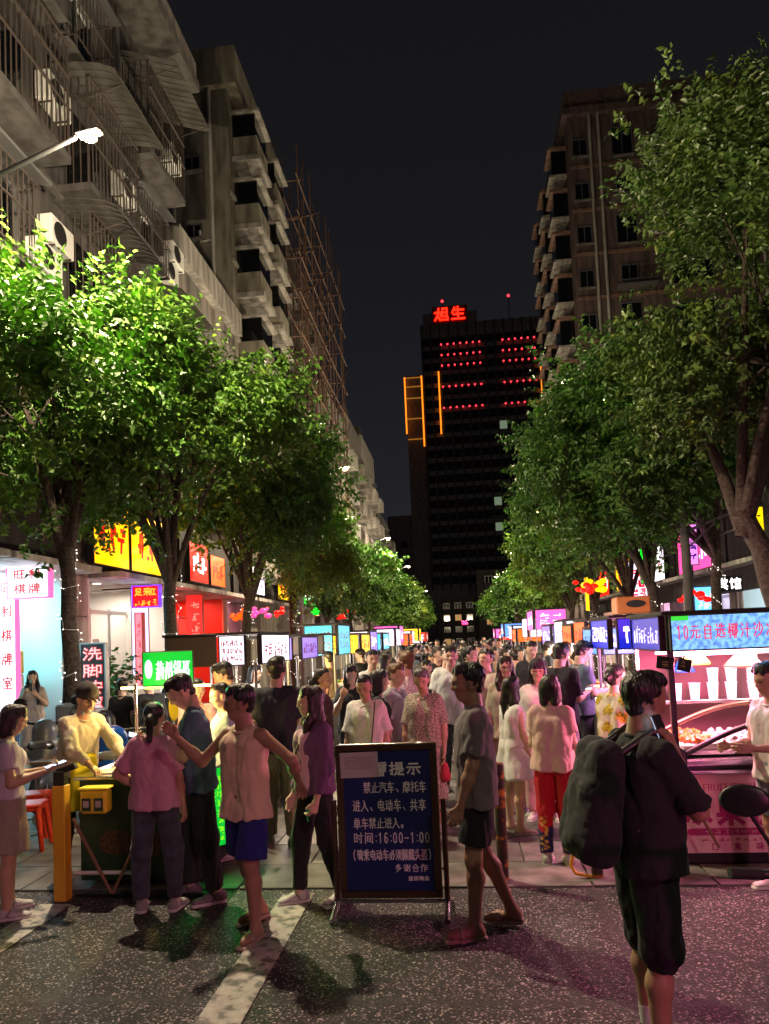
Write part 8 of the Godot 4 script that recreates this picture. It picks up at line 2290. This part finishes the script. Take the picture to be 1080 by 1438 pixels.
func worn(P: Dictionary) -> void:
	# caps
	for q in [[P.vendor, mat("cap_brown", lin(0.035, 0.022, 0.022), 0.85)], [P.cap, mat("cap_dark", lin(0.03, 0.022, 0.03), 0.8)]]:
		var d: Dictionary = q[0]
		var hs: float = d.hs
		var f := Field.new()
		f.k = 0.02
		var hp := func(x: float, y: float, z: float) -> Vector3: return d.Hc + (d.hb as Basis) * Vector3(x, y, z) * hs
		f.cap(hp.call(0, 0.068, -0.03), hp.call(0, 0.07, 0.02), 0.092 * hs, 0.088 * hs)
		f.run(0.008)
		var c := obj("cap", fields_mesh([f]), q[1], d.root)
		var b := Field.new()
		b.k = 0.02
		for x in [-0.05, 0.0, 0.05]:
			b.cap(hp.call(x, 0.055, 0.07), hp.call(x * 0.9, 0.042, 0.165 - absf(x) * 0.5), 0.011 * hs, 0.008 * hs)
		b.run(0.007)
		obj("cap_peak", fields_mesh([b]), q[1], c)
	# vendor: apron and the face mask pulled under the chin
	var v: Dictionary = P.vendor
	var ap := Field.new()
	ap.k = 0.03
	for x in [-0.1, -0.06, -0.02, 0.02, 0.06, 0.1]:
		ap.cap(v.P + (v.L * 0.14 + v.Fw * 0.122) * v.s + v.S * x * 0.8, v.P + (v.L * 0.02 + v.Fw * 0.13) * v.s + v.S * x, 0.022, 0.024)
		ap.cap(v.P + (v.L * 0.02 + v.Fw * 0.13) * v.s + v.S * x, v.P + Vector3(0, -0.3, 0) + v.Fw * 0.12 + v.S * x * 1.1, 0.024, 0.024)
	ap.run(0.012)
	obj("apron", fields_mesh([ap]), cloth("apron", Color(0.75, 0.62, 0.02)), v.root)
	var mk := Field.new()
	mk.k = 0.015
	for x in [-0.03, 0.0, 0.03]:
		mk.cap(v.Hc + v.hb * Vector3(x, -0.075, 0.075 - absf(x)) * v.hs, v.Hc + v.hb * Vector3(x * 1.2, -0.118, 0.04) * v.hs, 0.016, 0.014)
	mk.run(0.006)
	obj("face_mask", fields_mesh([mk]), cloth("mask", Color(0.35, 0.5, 0.5)), v.root)
	# pink inner tee and strap of the woman in purple
	var u: Dictionary = P.purple
	var it := Field.new()
	it.k = 0.03
	it.nz = fold_noise
	it.amp = 0.008
	for x in [-0.05, 0.05]:
		it.cap(u.P + (u.L * 0.38 + u.Fw * 0.075) * u.s + u.S * x, u.P + (u.L * -0.02 + u.Fw * 0.085) * u.s + u.S * x * 1.1, 0.065, 0.07, 1)
	it.run(0.012)
	obj("inner_tee", fields_mesh([it]), cloth("inner", Color(0.55, 0.33, 0.42)), u.root)
	obj("bag_strap", Sh.new().tube(PackedVector3Array([u.P + u.L * 0.44 + u.Fw * 0.06 + u.S * 0.09, u.P + u.L * 0.28 + u.Fw * 0.15 + u.S * 0.02, u.P + u.L * 0.05 + u.Fw * 0.15 - u.S * 0.1]), PackedFloat32Array([0.007, 0.007, 0.007]), 5).mesh(), M.black_plastic, u.root)
	var cupn := local_thing("drink_cup", "small dark drink cup with a white lid in the long haired woman's hand", "cup", u.root)
	obj("cup_wall", Sh.new().lathe(Vector3.ZERO, [Vector2(0, 0), Vector2(0.026, 0), Vector2(0.034, 0.09)], 14).mesh(), M.black_plastic, cupn)
	obj("cup_lid", Sh.new().lathe(Vector3(0, 0.09, 0), [Vector2(0.036, 0), Vector2(0.036, 0.008), Vector2(0, 0.012)], 14).mesh(), M.white_plastic, cupn)
	cupn.transform = u.root.transform * Transform3D(Basis.IDENTITY, u.wr[1] + u.adir[1][1] * 0.09 + Vector3(-0.03, -0.06, 0.0))
	# collar and strap of the white blouse, collar of the print dress
	for q in [[P.blouse, "white", Color(0.66, 0.63, 0.55)], [P.floral, "peach", Color(0.62, 0.45, 0.38)]]:
		var d: Dictionary = q[0]
		var c := Field.new()
		c.k = 0.012
		for sg in [1, -1]:
			c.cap(d.neck + (d.S * 0.058 * sg - d.Fw * 0.01 - d.L * 0.012) * d.s, d.neck + (d.S * 0.045 * sg + d.Fw * 0.075 - d.L * 0.06) * d.s, 0.013, 0.015)
			c.cap(d.neck + (d.S * 0.045 * sg + d.Fw * 0.075 - d.L * 0.06) * d.s, d.neck + (d.S * 0.012 * sg + d.Fw * 0.095 - d.L * 0.125) * d.s, 0.018, 0.01)
		c.run(0.008)
		obj("collar", fields_mesh([c]), cloth("collar_" + q[1], q[2]), d.root)
	var w: Dictionary = P.blouse
	obj("bag_strap", Sh.new().tube(PackedVector3Array([w.P + w.L * 0.45 + w.Fw * 0.05 + w.S * 0.1, w.P + w.L * 0.3 + w.Fw * 0.15 + w.S * 0.1, w.P + w.L * 0.0 + w.Fw * 0.15 + w.S * 0.06]), PackedFloat32Array([0.006, 0.006, 0.006]), 5).mesh(), M.black_plastic, w.root)
	# chest print on the tank top
	var tk: Dictionary = P.tank
	var cp := obj("chest_print", scribble(0.03, 0.07, 1, 2, 0.005, 0.0, 201), M.paper_ink, tk.root)
	cp.transform = Transform3D(Basis(tk.S, tk.L, tk.Fw), tk.P + (tk.L * 0.36 - tk.S * 0.05 + tk.Fw * 0.136) * tk.s)
	# backpack
	var b: Dictionary = P.pack
	var bp := local_thing("backpack", "large black backpack worn by the man on the phone", "backpack", b.root)
	var f := Field.new()
	f.k = 0.05
	f.nz = fold_noise
	f.amp = 0.012
	for x in [-0.1, -0.035, 0.035, 0.1]:
		f.cap(b.P + b.L * 0.4 - b.Fw * 0.2 + b.S * x * 0.85, b.P + b.L * 0.02 - b.Fw * 0.24 + b.S * x, 0.075, 0.09)
		f.cap(b.P + b.L * 0.25 - b.Fw * 0.25 + b.S * x * 0.7, b.P + b.L * 0.04 - b.Fw * 0.28 + b.S * x * 0.8, 0.06, 0.07)
	f.run(0.014)
	obj("pack_body", fields_mesh([f]), cloth("pack", Color(0.012, 0.011, 0.015)), bp)
	for sg in [1, -1]:
		obj("shoulder_strap", Sh.new().tube(PackedVector3Array([b.P + b.L * 0.42 - b.Fw * 0.15 + b.S * sg * 0.1, b.P + b.L * 0.515 - b.Fw * 0.01 + b.S * sg * 0.115, b.P + b.L * 0.42 + b.Fw * 0.13 + b.S * sg * 0.12, b.P + b.L * 0.2 + b.Fw * 0.12 + b.S * sg * 0.15, b.P + b.L * 0.1 - b.Fw * 0.1 + b.S * sg * 0.15]), PackedFloat32Array([0.018, 0.018, 0.018, 0.016, 0.014]), 6).mesh(), M.black_plastic, bp)
	# microphone
	var sg2: Dictionary = P.singer
	var mic := local_thing("microphone", "black hand microphone held by the singing woman", "microphone", sg2.root)
	var mh: Vector3 = sg2.Hc + sg2.hb * Vector3(0, -0.07, 0.15)
	obj("mic_head", Sh.new().ball(mh, 0.028, 10).mesh(), M.metal_grey, mic)
	obj("mic_body", Sh.new().rod(mh, mh + Vector3(0, -0.15, 0.06), 0.018, 0.013).mesh(), M.black_plastic, mic)
	# two white drinks carried in the crowd
	var fr: Dictionary = P.floral
	var bag := local_thing("carrier_bag", "small red bag in the hand of the grey haired woman", "bag", fr.root)
	var bf := Field.new()
	bf.k = 0.03
	bf.cap(fr.wr[1] + Vector3(0.0, -0.14, 0.02), fr.wr[1] + Vector3(0.0, -0.24, 0.02), 0.035, 0.06)
	bf.run(0.012)
	obj("bag_body", fields_mesh([bf]), cloth("redbag", Color(0.45, 0.03, 0.06)), bag)
	obj("bag_handle", Sh.new().tube(PackedVector3Array([fr.wr[1] + Vector3(-0.02, -0.16, 0.02), fr.wr[1] + Vector3(0, -0.08, 0.02), fr.wr[1] + Vector3(0.02, -0.16, 0.02)]), PackedFloat32Array([0.006, 0.006, 0.006]), 5).mesh(), M.red_cloth, bag)
